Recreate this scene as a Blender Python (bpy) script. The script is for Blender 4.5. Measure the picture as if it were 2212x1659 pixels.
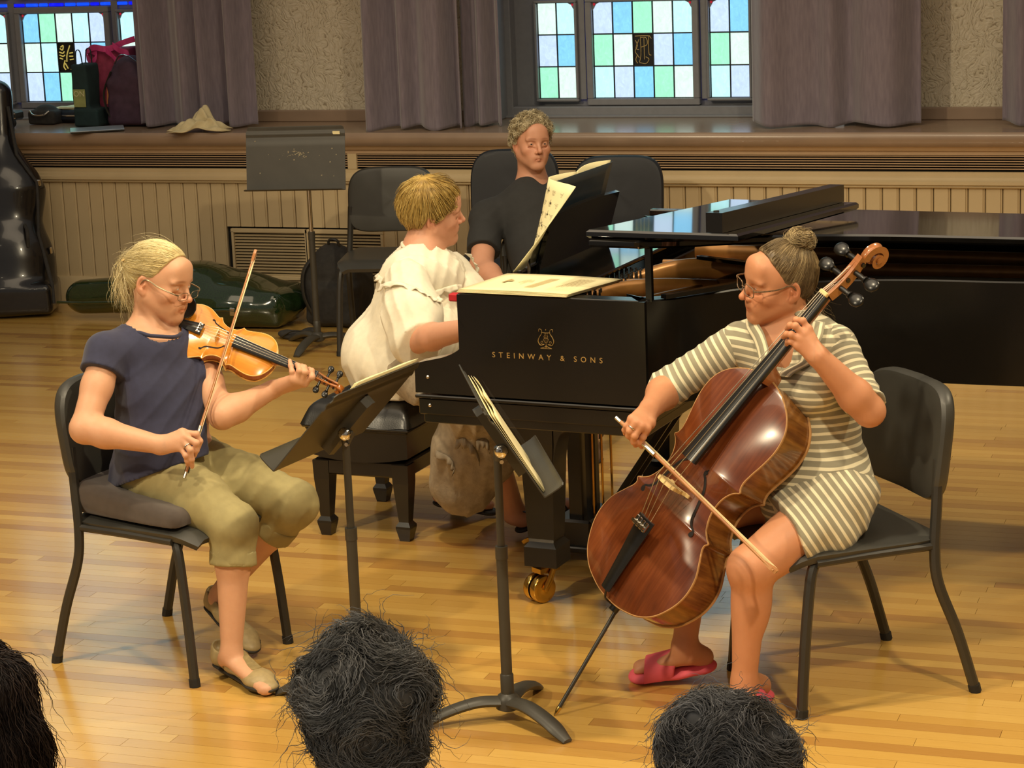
import bpy, bmesh, math, random
import numpy as np
from mathutils import Vector, Matrix, Quaternion

# ------------------------------------------------------------------ scene
for _o in list(bpy.data.objects):
    bpy.data.objects.remove(_o, do_unlink=True)
SC = bpy.context.scene
COL = SC.collection
rnd = random.Random(7)
NPR = np.random.RandomState(11)

# ------------------------------------------------------------------ camera (77 mm phone lens, held up at 2.17 m)
FPX, CXP, CYP = 4920.0, 1106.0, 829.5
PITCH, ROLL, YAW, HCAM = 0.2217, 0.0412, 0.345, 2.17
def _axes():
    c, s = math.cos, math.sin
    f0 = np.array([-s(YAW), c(YAW), 0.0]); r0 = np.array([c(YAW), s(YAW), 0.0]); u0 = np.array([0, 0, 1.0])
    fw = f0 * c(PITCH) - u0 * s(PITCH); u1 = u0 * c(PITCH) + f0 * s(PITCH)
    return r0 * c(ROLL) - u1 * s(ROLL), u1 * c(ROLL) + r0 * s(ROLL), fw
RR, UU, DD = _axes()
CC = np.array([0.0, 0.0, HCAM])
def ray(u, v): return DD + RR * (u - CXP) / FPX - UU * (v - CYP) / FPX
def P(u, v, d): return CC + ray(u, v) * d                       # point at camera depth d
def G(u, v, z=0.0): r = ray(u, v); return CC + r * ((z - HCAM) / r[2])
def YP(u, v, y): r = ray(u, v); return CC + r * (y / r[1])
cam = bpy.data.cameras.new('camera'); cam.sensor_width = 36; cam.sensor_fit = 'HORIZONTAL'
cam.lens = FPX / 2212 * 36; cam.clip_start = 0.1; cam.clip_end = 100
camo = bpy.data.objects.new('camera', cam); COL.objects.link(camo)
camo.matrix_world = Matrix(((RR[0], UU[0], -DD[0], 0), (RR[1], UU[1], -DD[1], 0), (RR[2], UU[2], -DD[2], HCAM), (0, 0, 0, 1)))
SC.camera = camo

# ------------------------------------------------------------------ light and exposure
SC.view_settings.view_transform = 'Standard'; SC.view_settings.look = 'None'
SC.view_settings.gamma = 1.0; SC.view_settings.use_curve_mapping = False
SC.view_settings.exposure = 0.0
SC.cycles.use_denoising = True
SC.cycles.max_bounces = 6; SC.cycles.diffuse_bounces = 3; SC.cycles.glossy_bounces = 3
SC.cycles.sample_clamp_indirect = 6.0
W = bpy.data.worlds.new('world'); SC.world = W; W.use_nodes = True
W.node_tree.nodes['Background'].inputs[0].default_value = (1.0, 0.90, 0.78, 1)
W.node_tree.nodes['Background'].inputs[1].default_value = 0.26
def spot(name, loc, target, power, size_deg, blend, radius, color):
    l = bpy.data.lights.new(name, 'SPOT'); l.energy = power; l.spot_size = math.radians(size_deg); l.spot_blend = blend
    l.shadow_soft_size = radius; l.color = color
    o = bpy.data.objects.new(name, l); COL.objects.link(o); o.location = loc
    o.rotation_euler = (Vector(target) - Vector(loc)).to_track_quat('-Z', 'Y').to_euler()
    return o
def area(name, loc, target, power, sx, sy, color):
    l = bpy.data.lights.new(name, 'AREA'); l.energy = power; l.shape = 'RECTANGLE'; l.size = sx; l.size_y = sy; l.color = color
    o = bpy.data.objects.new(name, l); COL.objects.link(o); o.location = loc
    o.rotation_euler = (Vector(target) - Vector(loc)).to_track_quat('-Z', 'Y').to_euler()
    return o
WARM = (1.0, 0.83, 0.55)
spot('stage_light', (-5.2, 1.6, 4.6), (-3.0, 6.2, 0.6), 620, 62, 0.6, 0.12, WARM)
spot('stage_light', (0.9, 2.6, 4.8), (-1.7, 6.0, 0.5), 620, 62, 0.6, 0.12, WARM)
spot('stage_light', (1.6, 7.4, 4.9), (-1.6, 6.0, 0.3), 480, 60, 0.6, 0.12, WARM)
spot('stage_light', (-2.4, 4.4, 5.2), (-2.4, 6.4, 0.2), 420, 75, 0.7, 0.15, WARM)
area('overhead_fill', (-3.0, 5.5, 5.3), (-3.0, 5.5, 0), 130, 5.0, 4.0, (1.0, 0.80, 0.55))  # broad overhead fill added for ambient light, no fixture behind it

# ------------------------------------------------------------------ helpers
def srgb(r, g, b):
    f = lambda c: (c / 255 / 12.92) if c / 255 <= 0.04045 else ((c / 255 + 0.055) / 1.055) ** 2.4
    return (f(r), f(g), f(b), 1.0)
MATS = {}
class NT:
    def __init__(s, name):
        s.m = bpy.data.materials.new(name); s.m.use_nodes = True; s.t = s.m.node_tree; s.b = s.t.nodes['Principled BSDF']
        s.out = s.t.nodes['Material Output']
    def n(s, ty, **kw):
        nd = s.t.nodes.new(ty)
        for k, v in kw.items():
            if k.startswith('i_'):
                key = k[2:]; key = int(key) if key.isdigit() else key.replace('_', ' ')
                nd.inputs[key].default_value = v
            else: setattr(nd, k, v)
        return nd
    def l(s, a, b): s.t.links.new(a, b)
    def obj(s): return s.n('ShaderNodeTexCoord').outputs['Object']
    def mapped(s, vec, scale=(1, 1, 1), rot=(0, 0, 0)):
        mp = s.n('ShaderNodeMapping'); mp.inputs['Scale'].default_value = scale; mp.inputs['Rotation'].default_value = rot
        s.l(vec, mp.inputs['Vector']); return mp.outputs[0]
    def noise(s, vec, scale=5, detail=3, rough=0.5, dist=0.0):
        nd = s.n('ShaderNodeTexNoise'); nd.inputs['Scale'].default_value = scale; nd.inputs['Detail'].default_value = detail
        nd.inputs['Roughness'].default_value = rough; nd.inputs['Distortion'].default_value = dist
        s.l(vec, nd.inputs['Vector']); return nd.outputs[0]
    def ramp(s, fac, stops):
        r = s.n('ShaderNodeValToRGB'); e = r.color_ramp.elements
        while len(e) < len(stops): e.new(0.5)
        for i, (p, c) in enumerate(stops):
            e[i].position = p; e[i].color = c if len(c) == 4 else (*c, 1)
        s.l(fac, r.inputs[0]); return r.outputs[0]
    def mix(s, fac, a, b, mode='MIX'):
        m = s.n('ShaderNodeMix', data_type='RGBA', blend_type=mode)
        for sock, v in ((m.inputs[0], fac), (m.inputs[6], a), (m.inputs[7], b)):
            if isinstance(v, (int, float)): sock.default_value = v
            elif isinstance(v, tuple): sock.default_value = v
            else: s.l(v, sock)
        return m.outputs[2]
    def math(s, op, a, b=0.0):
        m = s.n('ShaderNodeMath', operation=op)
        for i, v in enumerate((a, b)):
            if isinstance(v, (int, float)): m.inputs[i].default_value = v
            else: s.l(v, m.inputs[i])
        return m.outputs[0]
    def attr(s, name, out='Fac'):
        a = s.n('ShaderNodeAttribute'); a.attribute_name = name; return a.outputs[out]
    def bump(s, h, strength=0.3, dist=0.01):
        b = s.n('ShaderNodeBump'); b.inputs['Strength'].default_value = strength; b.inputs['Distance'].default_value = dist
        s.l(h, b.inputs['Height']); s.l(b.outputs[0], s.b.inputs['Normal'])
    def set(s, color=None, rough=None, metal=None, spec=None, coat=None, sheen=None, sss=None):
        b = s.b
        if color is not None:
            if isinstance(color, tuple): b.inputs['Base Color'].default_value = color
            else: s.l(color, b.inputs['Base Color'])
        if rough is not None:
            if isinstance(rough, (int, float)): b.inputs['Roughness'].default_value = rough
            else: s.l(rough, b.inputs['Roughness'])
        if metal is not None: b.inputs['Metallic'].default_value = metal
        if spec is not None: b.inputs['Specular IOR Level'].default_value = spec
        if coat is not None: b.inputs['Coat Weight'].default_value = coat; b.inputs['Coat Roughness'].default_value = 0.05
        if sheen is not None: b.inputs['Sheen Weight'].default_value = sheen
        if sss is not None: b.inputs['Subsurface Weight'].default_value = sss; b.inputs['Subsurface Radius'].default_value = (0.02, 0.008, 0.004); b.inputs['Subsurface Scale'].default_value = 0.3
        return s.m
def simple(name, color, rough=0.5, metal=0.0, spec=0.5, var=0.12, nscale=30, bump=0.0, bdist=0.002, bscale=200, coat=None, sheen=None):
    """plain coloured surface with a little procedural unevenness"""
    if name in MATS: return MATS[name]
    t = NT(name); v = t.obj()
    n = t.noise(v, nscale, 4)
    dark = tuple(c * (1 - var) for c in color[:3]) + (1,); lite = tuple(min(1, c * (1 + var)) for c in color[:3]) + (1,)
    c = t.ramp(n, [(0.3, dark), (0.7, lite)])
    t.set(c, rough, metal, spec, coat, sheen)
    if bump: t.bump(t.noise(v, bscale, 3), bump, bdist)
    MATS[name] = t.m; return t.m

def wm(o):
    """world matrix without waiting for a depsgraph update"""
    return (wm(o.parent) @ o.matrix_parent_inverse @ o.matrix_basis) if o.parent is not None else o.matrix_basis.copy()
class MB:
    """collects faces of ONE mesh"""
    def __init__(s): s.v = []; s.f = []; s.mi = []; s.cur = 0; s.nv = 0
    def add(s, vs, fs):
        vs = np.asarray(vs, float).reshape(-1, 3); s.v.append(vs); o = s.nv
        s.f.extend([tuple(int(i) + o for i in f) for f in fs]); s.mi.extend([s.cur] * len(fs)); s.nv += len(vs)
        return s
    def box(s, c, size, M=None, ch=0.0):
        hx, hy, hz = [q / 2 for q in size]; c = np.asarray(c, float)
        if ch <= 0:
            vs = np.array([(x, y, z) for x in (-hx, hx) for y in (-hy, hy) for z in (-hz, hz)])
            fs = [(0, 1, 3, 2), (4, 6, 7, 5), (0, 4, 5, 1), (2, 3, 7, 6), (0, 2, 6, 4), (1, 5, 7, 3)]
        else:
            ch = min(ch, hx * .95, hy * .95, hz * .95); vs = []; idx = {}
            for sx in (-1, 1):
                for sy in (-1, 1):
                    for sz in (-1, 1):
                        for a in range(3):
                            p = [sx * (hx - ch), sy * (hy - ch), sz * (hz - ch)]; p[a] = (sx * hx, sy * hy, sz * hz)[a]
                            idx[(sx, sy, sz, a)] = len(vs); vs.append(p)
            fs = []
            for a in range(3):
                b, d = [(1, 2), (2, 0), (0, 1)][a]
                for sg in (-1, 1):
                    q = []
                    for (pb, pd) in ((-1, -1), (1, -1), (1, 1), (-1, 1)):
                        k = [0, 0, 0]; k[a] = sg; k[b] = pb; k[d] = pd; q.append(idx[(*k, a)])
                    fs.append(tuple(q if sg > 0 else q[::-1]))
            for a in range(3):                     # edges along axis a
                b, d = [(1, 2), (2, 0), (0, 1)][a]
                for pb in (-1, 1):
                    for pd in (-1, 1):
                        k0 = [0, 0, 0]; k0[a] = -1; k0[b] = pb; k0[d] = pd; k1 = list(k0); k1[a] = 1
                        q = [idx[(*k0, b)], idx[(*k1, b)], idx[(*k1, d)], idx[(*k0, d)]]
                        fs.append(tuple(q if pb * pd < 0 else q[::-1]))
            for sx in (-1, 1):
                for sy in (-1, 1):
                    for sz in (-1, 1):
                        q = [idx[(sx, sy, sz, a)] for a in range(3)]
                        fs.append(tuple(q if sx * sy * sz > 0 else q[::-1]))
            vs = np.array(vs)
        if M is not None: vs = vs @ np.asarray(M, float).T
        return s.add(vs + c, fs)
    def tube(s, path, rad, n=8, cap=True, flat=None, up=None):
        """round (or flat=(a,b) scaled) bar along a path"""
        path = np.asarray(path, float); m = len(path)
        rad = np.asarray(rad, float); rad = np.full(m, float(rad)) if rad.ndim == 0 else rad
        tg = np.gradient(path, axis=0); tg /= np.linalg.norm(tg, axis=1)[:, None] + 1e-12
        u = np.array(up, float) if up is not None else (np.array([0, 0, 1.0]) if abs(tg[0][2]) < 0.9 else np.array([1.0, 0, 0]))
        vs = []
        for i in range(m):
            if up is not None: u = np.array(up, float)
            u = u - tg[i] * (u @ tg[i]); u /= np.linalg.norm(u) + 1e-12; w = np.cross(tg[i], u)
            a = np.arange(n) / n * 2 * math.pi + (math.pi / n)
            fx, fy = (1, 1) if flat is None else flat
            vs.append(path[i] + rad[i] * (np.cos(a)[:, None] * u * fx + np.sin(a)[:, None] * w * fy))
        fs = [(i * n + j, i * n + (j + 1) % n, (i + 1) * n + (j + 1) % n, (i + 1) * n + j) for i in range(m - 1) for j in range(n)]
        if cap: fs += [tuple(range(n))[::-1], tuple((m - 1) * n + j for j in range(n))]
        return s.add(np.concatenate(vs), fs)
    def cyl(s, a, b, r0, r1=None, n=16): return s.tube([a, b], [r0, r0 if r1 is None else r1], n)
    def lathe(s, prof, n=16, c=(0, 0, 0), M=None):
        """profile [(r,z)...] spun round z"""
        vs = []; m = len(prof)
        for r, z in prof:
            a = np.arange(n) / n * 2 * math.pi; vs.append(np.stack([r * np.cos(a), r * np.sin(a), np.full(n, z)], 1))
        vs = np.concatenate(vs)
        if M is not None: vs = vs @ np.asarray(M, float).T
        fs = [(i * n + j, i * n + (j + 1) % n, (i + 1) * n + (j + 1) % n, (i + 1) * n + j) for i in range(m - 1) for j in range(n)]
        fs += [tuple(range(n))[::-1], tuple((m - 1) * n + j for j in range(n))]
        return s.add(vs + np.asarray(c, float), fs)
    def prism(s, poly, h, M=None, c=(0, 0, 0)):
        """polygon in xy, extruded h along z (from z=0)"""
        p = np.asarray(poly, float); n = len(p)
        vs = np.concatenate([np.c_[p, np.zeros(n)], np.c_[p, np.full(n, h)]])
        if M is not None: vs = vs @ np.asarray(M, float).T
        ar = 0.5 * np.sum(p[:, 0] * np.roll(p[:, 1], -1) - np.roll(p[:, 0], -1) * p[:, 1])
        fs = [tuple(range(n))[::-1], tuple(n + i for i in range(n))] + [(i, (i + 1) % n, n + (i + 1) % n, n + i) for i in range(n)]
        if ar < 0: fs = [f[::-1] for f in fs]
        return s.add(vs + np.asarray(c, float), fs)
    def grid(s, pts, closed_u=False, flip=False):
        """pts[m,n,3] surface"""
        pts = np.asarray(pts, float); m, n = pts.shape[:2]; fs = []
        for i in range(m - 1):
            for j in range(n if closed_u else n - 1):
                q = (i * n + j, i * n + (j + 1) % n, (i + 1) * n + (j + 1) % n, (i + 1) * n + j)
                fs.append(q[::-1] if flip else q)
        return s.add(pts.reshape(-1, 3), fs)
    def sheet(s, pts, th):
        """thin double-sided slab from a grid of points, thickness th along the normals"""
        pts = np.asarray(pts, float); m, n = pts.shape[:2]
        du = np.gradient(pts, axis=0); dv = np.gradient(pts, axis=1); nn = np.cross(du, dv); nn /= np.linalg.norm(nn, axis=2)[..., None] + 1e-12
        a = pts + nn * th / 2; b = pts - nn * th / 2
        vs = np.concatenate([a.reshape(-1, 3), b.reshape(-1, 3)]); N = m * n; fs = []
        I = lambda i, j: i * n + j
        for i in range(m - 1):
            for j in range(n - 1):
                fs.append((I(i, j), I(i + 1, j), I(i + 1, j + 1), I(i, j + 1)))
                fs.append((N + I(i, j), N + I(i, j + 1), N + I(i + 1, j + 1), N + I(i + 1, j)))
        for i in range(m - 1):
            fs.append((I(i, 0), N + I(i, 0), N + I(i + 1, 0), I(i + 1, 0))); fs.append((I(i, n - 1), I(i + 1, n - 1), N + I(i + 1, n - 1), N + I(i, n - 1)))
        for j in range(n - 1):
            fs.append((I(0, j), I(0, j + 1), N + I(0, j + 1), N + I(0, j))); fs.append((I(m - 1, j), N + I(m - 1, j), N + I(m - 1, j + 1), I(m - 1, j + 1)))
        return s.add(vs, fs)
    def build(s, name, mat, parent=None, smooth=None, world=False, attrs=None):
        me = bpy.data.meshes.new(name)
        vs = np.concatenate(s.v) if s.v else np.zeros((0, 3))
        if world and parent is not None:
            MI = np.array(wm(parent).inverted()); vs = vs @ MI[:3, :3].T + MI[:3, 3]
        me.from_pydata(vs.tolist(), [], s.f)
        ms = mat if isinstance(mat, (list, tuple)) else [mat]
        for m_ in ms: me.materials.append(m_)
        if len(ms) > 1: me.polygons.foreach_set('material_index', np.array(s.mi, dtype=np.int32))
        if attrs:
            for k, a in attrs.items():
                a = np.asarray(a, dtype=np.float32)
                if a.ndim == 1:
                    at = me.attributes.new(k, 'FLOAT', 'POINT'); at.data.foreach_set('value', a)
                else:
                    at = me.attributes.new(k, 'FLOAT_COLOR', 'POINT'); at.data.foreach_set('color', np.c_[a, np.ones(len(a))].astype(np.float32).ravel())
        if smooth is not None:
            me.polygons.foreach_set('use_smooth', np.ones(len(me.polygons), dtype=bool))
            if smooth < 180: me.set_sharp_from_angle(angle=math.radians(smooth))
        me.update()
        o = bpy.data.objects.new(name, me); COL.objects.link(o)
        if parent is not None: o.parent = parent
        return o
def thing(name, label, cat, loc=(0, 0, 0), rz=0.0, group=None, M=None):
    o = bpy.data.objects.new(name, None); COL.objects.link(o); o.empty_display_size = 0.1
    if M is not None: o.matrix_world = M
    else: o.matrix_world = Matrix.Translation(Vector([float(q) for q in loc])) @ Matrix.Rotation(rz, 4, 'Z')
    o['label'] = label; o['category'] = cat
    if group: o['group'] = group
    return o
def tag(o, label, cat, group=None):
    o['label'] = label; o['category'] = cat
    if group: o['group'] = group
    return o
def struct(o): o['kind'] = 'structure'; return o
def copy_tree(o, parent=None):
    c = o.copy(); COL.objects.link(c)
    if parent is not None: c.parent = parent
    for ch in list(o.children): copy_tree(ch, c)
    return c
def text_mesh(txt, size, sp, extrude, mat, parent, name='lettering', align='CENTER'):
    cu = bpy.data.curves.new('lettering', 'FONT'); cu.body = txt; cu.size = size; cu.space_character = sp; cu.align_x = align; cu.extrude = extrude; cu.resolution_u = 4
    o = bpy.data.objects.new('lettering_tmp', cu); COL.objects.link(o)
    me = bpy.data.meshes.new_from_object(o); bpy.data.objects.remove(o); bpy.data.curves.remove(cu)
    me.materials.clear(); me.materials.append(mat)
    r = bpy.data.objects.new(name, me); COL.objects.link(r)
    if parent is not None: r.parent = parent
    return r
def frame(o, x, y, z):
    M = Matrix.Identity(4)
    for i in range(3): M[i][0] = x[i]; M[i][1] = y[i]; M[i][2] = z[i]; M[i][3] = o[i]
    return M
def unit(v): v = np.asarray(v, float); return v / (np.linalg.norm(v) + 1e-12)
def lerp(a, b, t): return np.asarray(a, float) * (1 - t) + np.asarray(b, float) * t
def spline(pts, n=12, closed=False):
    """Catmull-Rom through pts, n samples per span"""
    p = np.asarray(pts, float); m = len(p)
    if closed: q = np.concatenate([p[-1:], p, p[:2]]); spans = m
    else: q = np.concatenate([2 * p[:1] - p[1:2], p, 2 * p[-1:] - p[-2:-1]]); spans = m - 1
    out = []
    for i in range(spans):
        a, b, c, d = q[i:i + 4]
        for t in np.arange(n) / n:
            out.append(0.5 * (2 * b + (c - a) * t + (2 * a - 5 * b + 4 * c - d) * t * t + (3 * b - a - 3 * c + d) * t ** 3))
    if not closed: out.append(p[-1])
    return np.array(out)
# ------------------------------------------------------------------ setting
YW = 10.53                                   # face of the wainscot
def m_floor():
    t = NT('maple_strip'); v = t.obj(); g = t.attr('tint')
    v2 = t.mapped(v, (1.6, 26, 1)); n1 = t.noise(v2, 4, 5, 0.6, 0.4); n2 = t.noise(t.mapped(v, (5, 120, 1)), 3, 3)
    base = t.ramp(g, [(0.0, srgb(178, 128, 56)), (0.12, srgb(204, 158, 72)), (0.6, srgb(214, 170, 82)), (1.0, srgb(222, 180, 92))])
    c = t.mix(t.math('MULTIPLY', n1, 0.38), base, srgb(172, 120, 46), 'MIX')
    c = t.mix(t.math('MULTIPLY', n2, 0.22), c, srgb(232, 196, 130))
    r = t.math('ADD', t.math('MULTIPLY', t.noise(v, 6, 3), 0.10), 0.20)
    t.set(c, r, 0, 0.9); t.b.inputs['Coat Weight'].default_value = .7; t.b.inputs['Coat Roughness'].default_value = .16; t.bump(t.noise(t.mapped(v, (2, 14, 1)), 6, 2), 0.09, 0.004); return t.m
M_FLOOR = m_floor()
M_PAINT = simple('beige_paint', srgb(196, 176, 138), 0.45, var=0.05, nscale=6)
M_TRIMP = simple('tan_trim_paint', srgb(184, 156, 124), 0.4, var=0.06, nscale=8)
M_SILL = simple('sill_varnish', srgb(150, 128, 108), 0.22, var=0.08, nscale=6)
M_DARK = simple('recess_dark', srgb(14, 12, 10), 0.9)
M_FRAME = simple('grey_window_paint', srgb(132, 134, 140), 0.45, var=0.05)
M_LEAD = simple('lead_came', srgb(38, 40, 44), 0.5)
def m_plaster():
    t = NT('chopped_plaster'); v = t.obj()
    w = t.noise(v, 9, 2)
    vv = t.n('ShaderNodeVectorMath', operation='ADD'); t.l(v, vv.inputs[0])
    sc = t.n('ShaderNodeVectorMath', operation='SCALE'); sc.inputs['Scale'].default_value = 0.22
    nn = t.n('ShaderNodeTexNoise'); nn.inputs['Scale'].default_value = 7; t.l(v, nn.inputs['Vector']); t.l(nn.outputs['Color'], sc.inputs[0]); t.l(sc.outputs[0], vv.inputs[1])
    a = t.n('ShaderNodeTexVoronoi', feature='DISTANCE_TO_EDGE'); a.inputs['Scale'].default_value = 26; t.l(t.mapped(vv.outputs[0], (1.0, 1, 0.62)), a.inputs['Vector'])
    b = t.n('ShaderNodeTexWave'); b.inputs['Scale'].default_value = 15; b.inputs['Distortion'].default_value = 9; b.inputs['Detail'].default_value = 3; b.inputs['Detail Scale'].default_value = 2.2; t.l(vv.outputs[0], b.inputs['Vector'])
    h = t.math('ADD', t.math('MULTIPLY', t.ramp(a.outputs[0], [(0.0, (0, 0, 0)), (0.22, (1, 1, 1))]), 0.45), t.math('MULTIPLY', b.outputs[1], 0.55))
    c = t.ramp(h, [(0.06, srgb(160, 146, 122)), (0.16, srgb(206, 194, 168)), (0.8, srgb(216, 205, 182))])
    t.set(c, 0.85); t.bump(h, 0.40, 0.014); return t.m
M_PLASTER = m_plaster()
def m_velvet():
    t = NT('mauve_velvet'); v = t.obj(); n = t.noise(t.mapped(v, (30, 30, 4)), 3, 3)
    c = t.ramp(n, [(0.3, srgb(116, 106, 118)), (0.7, srgb(132, 122, 132))]); t.set(c, 0.85, sheen=0.5)
    t.bump(t.noise(v, 260, 2), 0.15, 0.001); return t.m
M_VELVET = m_velvet()

# floor: maple strips, the nearest 290 in view one by one, the rest joined
def build_floor():
    b = MB(); b.box((-3.4, 5.4, -0.035), (12.4, 11.6, 0.04)); fl = struct(b.build('floor', simple('subfloor', srgb(60, 40, 22), 0.8)))
    w = 0.0525; boards = []
    y = 1.2; r = random.Random(3)
    while y < YW:
        x = -9.4 + r.random() * 0.8
        while x < 2.6:
            L = r.choice([0.45, 0.6, 0.75, 0.9, 1.1, 1.3, 1.6]) * (0.9 + 0.2 * r.random()); L = min(L, 2.6 - x)
            boards.append((x, y, L, r.random() if r.random() > 0.09 else -0.25)); x += L
        y += w
    def vis(bd):
        q = np.array([bd[0] + bd[2] / 2, bd[1], 0]) - CC; z = q @ DD; u = CXP + FPX * (q @ RR) / z; v = CYP - FPX * (q @ UU) / z
        return -150 < u < 2360 and 650 < v < 1700
    seen = sorted([bd for bd in boards if vis(bd)], key=lambda q: q[1])[:290]; ss = set(id(q) for q in seen)
    def one(mb, bd):
        mb.box((bd[0] + bd[2] / 2, bd[1] + w / 2, -0.0075), (bd[2] - 0.0012, w - 0.0011, 0.015)); return [max(0.0, bd[3])] * 8
    for bd in seen:
        mb = MB(); a = one(mb, bd); mb.build('plank', M_FLOOR, fl, attrs={'tint': a})
    mb = MB(); at = []
    for bd in boards:
        if id(bd) not in ss: at += one(mb, bd)
    o = mb.build('plank_field', M_FLOOR, fl, attrs={'tint': at}); o['kind'] = 'stuff'
build_floor()

def build_wall():
    b = MB(); b.box((-3.4, YW + 0.03, 0.42), (12.4, 0.02, 0.84)); wb = struct(b.build('wall_back', M_DARK))
    # beaded boards, 79 mm pitch
    pit = 0.0793; x = -2.0686 - pit * 72; k = 0
    VX0, VX1 = -5.31, -4.47
    board = {}
    def plank(x0, z0, z1):
        key = (round(z0, 3), round(z1, 3))
        if key not in board:
            m = MB(); h = z1 - z0; y = 0.0; g = pit
            prof = [(0.0015, 0.02), (0.0015, 0.006), (0.006, 0.0), (g - 0.012, 0.0), (g - 0.0095, 0.004), (g - 0.008, 0.0), (g - 0.004, 0.0015), (g - 0.0015, 0.006), (g - 0.0015, 0.02)]
            vs = np.array([(p[0], p[1], zz) for zz in (0, h) for p in prof]); n = len(prof)
            m.add(vs, [(i, i + 1, n + i + 1, n + i) for i in range(n - 1)] + [tuple(range(n))[::-1], tuple(range(n, 2 * n))])
            o = m.build('plank', M_PAINT, wb); board[key] = o; o.location = (x0, YW, z0)
        else:
            o = board[key].copy(); COL.objects.link(o); o.location = (x0, YW, z0)
    while x < 0.9:
        inv = VX0 - pit * 0.6 < x < VX1 - pit * 0.3
        plank(x, 0.43 if inv else 0.15, 0.662); x += pit
    # mouldings, band, sill
    def run(prof, name, mat, x0=-9.5, x1=2.7, parent=None):
        m = MB(); p = np.array(prof); n = len(p)
        vs = np.concatenate([np.c_[np.full(n, x0), p], np.c_[np.full(n, x1), p]])
        m.add(vs, [(i, n + i, n + i + 1, i + 1) for i in range(n - 1)] + [tuple(range(n)), tuple(range(n, 2 * n))[::-1]])
        o = m.build(name, mat, parent, smooth=35); return o
    struct(run([(YW + .03, 0.0), (YW - .022, 0.0), (YW - .022, 0.13), (YW - .012, 0.15), (YW + .03, 0.155)], 'baseboard_back', M_PAINT))
    struct(run([(YW + .03, 0.655), (YW - .012, 0.657), (YW - .018, 0.662), (YW - .012, 0.668), (YW - .026, 0.674), (YW - .026, 0.688), (YW - .016, 0.694), (YW - .014, 0.706), (YW - .006, 0.712), (YW - .006, 0.731), (YW + .03, 0.731)], 'trim_1', M_PAINT))
    struct(run([(YW + .03, 0.81), (YW - .006, 0.81), (YW - .006, 0.828), (YW - .02, 0.832), (YW - .03, 0.85), (YW - .036, 0.853), (YW + .03, 0.853)], 'trim_2', M_TRIMP))
    m = MB(); prof = [(YW + .03, 0.853), (YW - .04, 0.853), (YW - .05, 0.862), (YW - .058, 0.885), (YW - .055, 0.908), (YW - .045, 0.92), (11.5, 0.92), (11.5, 0.853)]
    struct(run(prof, 'trim_3', M_SILL))
    # narrow louvre band under the sill: six long slats in each panel
    lv = thing('louver_band', 'narrow dark louvre band running along the wall under the window ledge', 'vent', (0, YW, 0.733))
    for (x0, x1) in ((-9.4, -5.2), (-5.2, -4.615), (-4.565, 2.6)):
        for i in range(6):
            m = MB(); z = 0.0065 + 0.0118 * i
            m.box(((x0 + x1) / 2, 0.004, z + 0.0055), (x1 - x0, 0.008, 0.0048), ch=0.001); m.build('slat', M_TRIMP, lv)
    m = MB(); m.box((-4.59, 0.004, 0.038), (0.05, 0.02, 0.08), ch=0.002); m.build('stile', M_PAINT, lv)
    # wide lower vents near the floor
    lb = ['wide slatted floor vent left half, behind the tall music stand', 'wide slatted floor vent right half, partly behind the dark backpack']
    for i, (x0, x1) in enumerate(((-5.275, -4.872), (-4.855, -4.452))):
        vt = thing('floor_vent', lb[i], 'vent', ((x0 + x1) / 2, YW - 0.006, 0.16), group='slatted vents low in the wainscot')
        w = x1 - x0
        m = MB(); t_ = 0.012
        for (cx, cz, sx, sz) in ((0, 0.252, w + 0.03, 0.02), (0, 0.006, w + 0.03, 0.02), (-w / 2 - .006, 0.128, 0.014, 0.24), (w / 2 + .006, 0.128, 0.014, 0.24)):
            m.box((cx, 0, cz), (sx, 0.024, sz), ch=0.002)
        m.build('vent_frame', M_PAINT, vt)
        m = MB(); m.box((0, 0.02, 0.128), (w, 0.005, 0.24)); m.build('vent_back', M_DARK, vt)
        c, s = math.cos(0.35), math.sin(0.35); R = np.array([[1, 0, 0], [0, c, -s], [0, s, c]])
        for k in range(15):
            m = MB(); m.box((0, 0.004, 0.0215 + 0.0158 * k), (w, 0.016, 0.0045), M=R); m.build('slat', M_PAINT, vt)
    # upper walls: rough plaster panels between the window bays, standing on the ledge
    for i, (x0, x1) in enumerate(((-5.72, -4.02), (-2.12, 2.7))):
        m = MB(); m.box(((x0 + x1) / 2, 11.22, 2.75), (x1 - x0, 0.42, 3.56)); struct(m.build('wall_back', M_PLASTER))
        m = MB(); m.box(((x0 + x1) / 2, 10.995, 0.95), (x1 - x0, 0.03, 0.062), ch=0.006); struct(m.build('baseboard_ledge', M_SILL))
    m = MB(); m.box((-8.6, 11.22, 2.75), (1.6, 0.42, 3.56)); struct(m.build('wall_back', M_PLASTER))
    m = MB(); m.box((-3.4, 11.25, 4.1), (12.2, 0.4, 0.9)); struct(m.build('wall_back', M_PLASTER))
    # bay reveals (painted grey)
    for (x, s) in ((-3.99, 1), (-2.15, -1), (-5.75, -1), (-7.78, 1)):
        m = MB(); m.box((x, 11.12, 2.3), (0.05, 0.3, 2.76), ch=0.004); m.box((x + s * 0.035, 11.2, 2.3), (0.04, 0.12, 2.76), ch=0.004); struct(m.build('trim_4', M_FRAME))
    # the rest of the hall shell
    ms = simple('hall_wall_paint', srgb(190, 170, 135), 0.7)
    m = MB(); m.box((-9.6, 5.2, 2.6), (0.1, 12.6, 5.4)); struct(m.build('wall_left', ms))
    m = MB(); m.box((2.85, 5.2, 2.6), (0.1, 12.6, 5.4)); struct(m.build('wall_right', ms))
build_wall()

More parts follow.
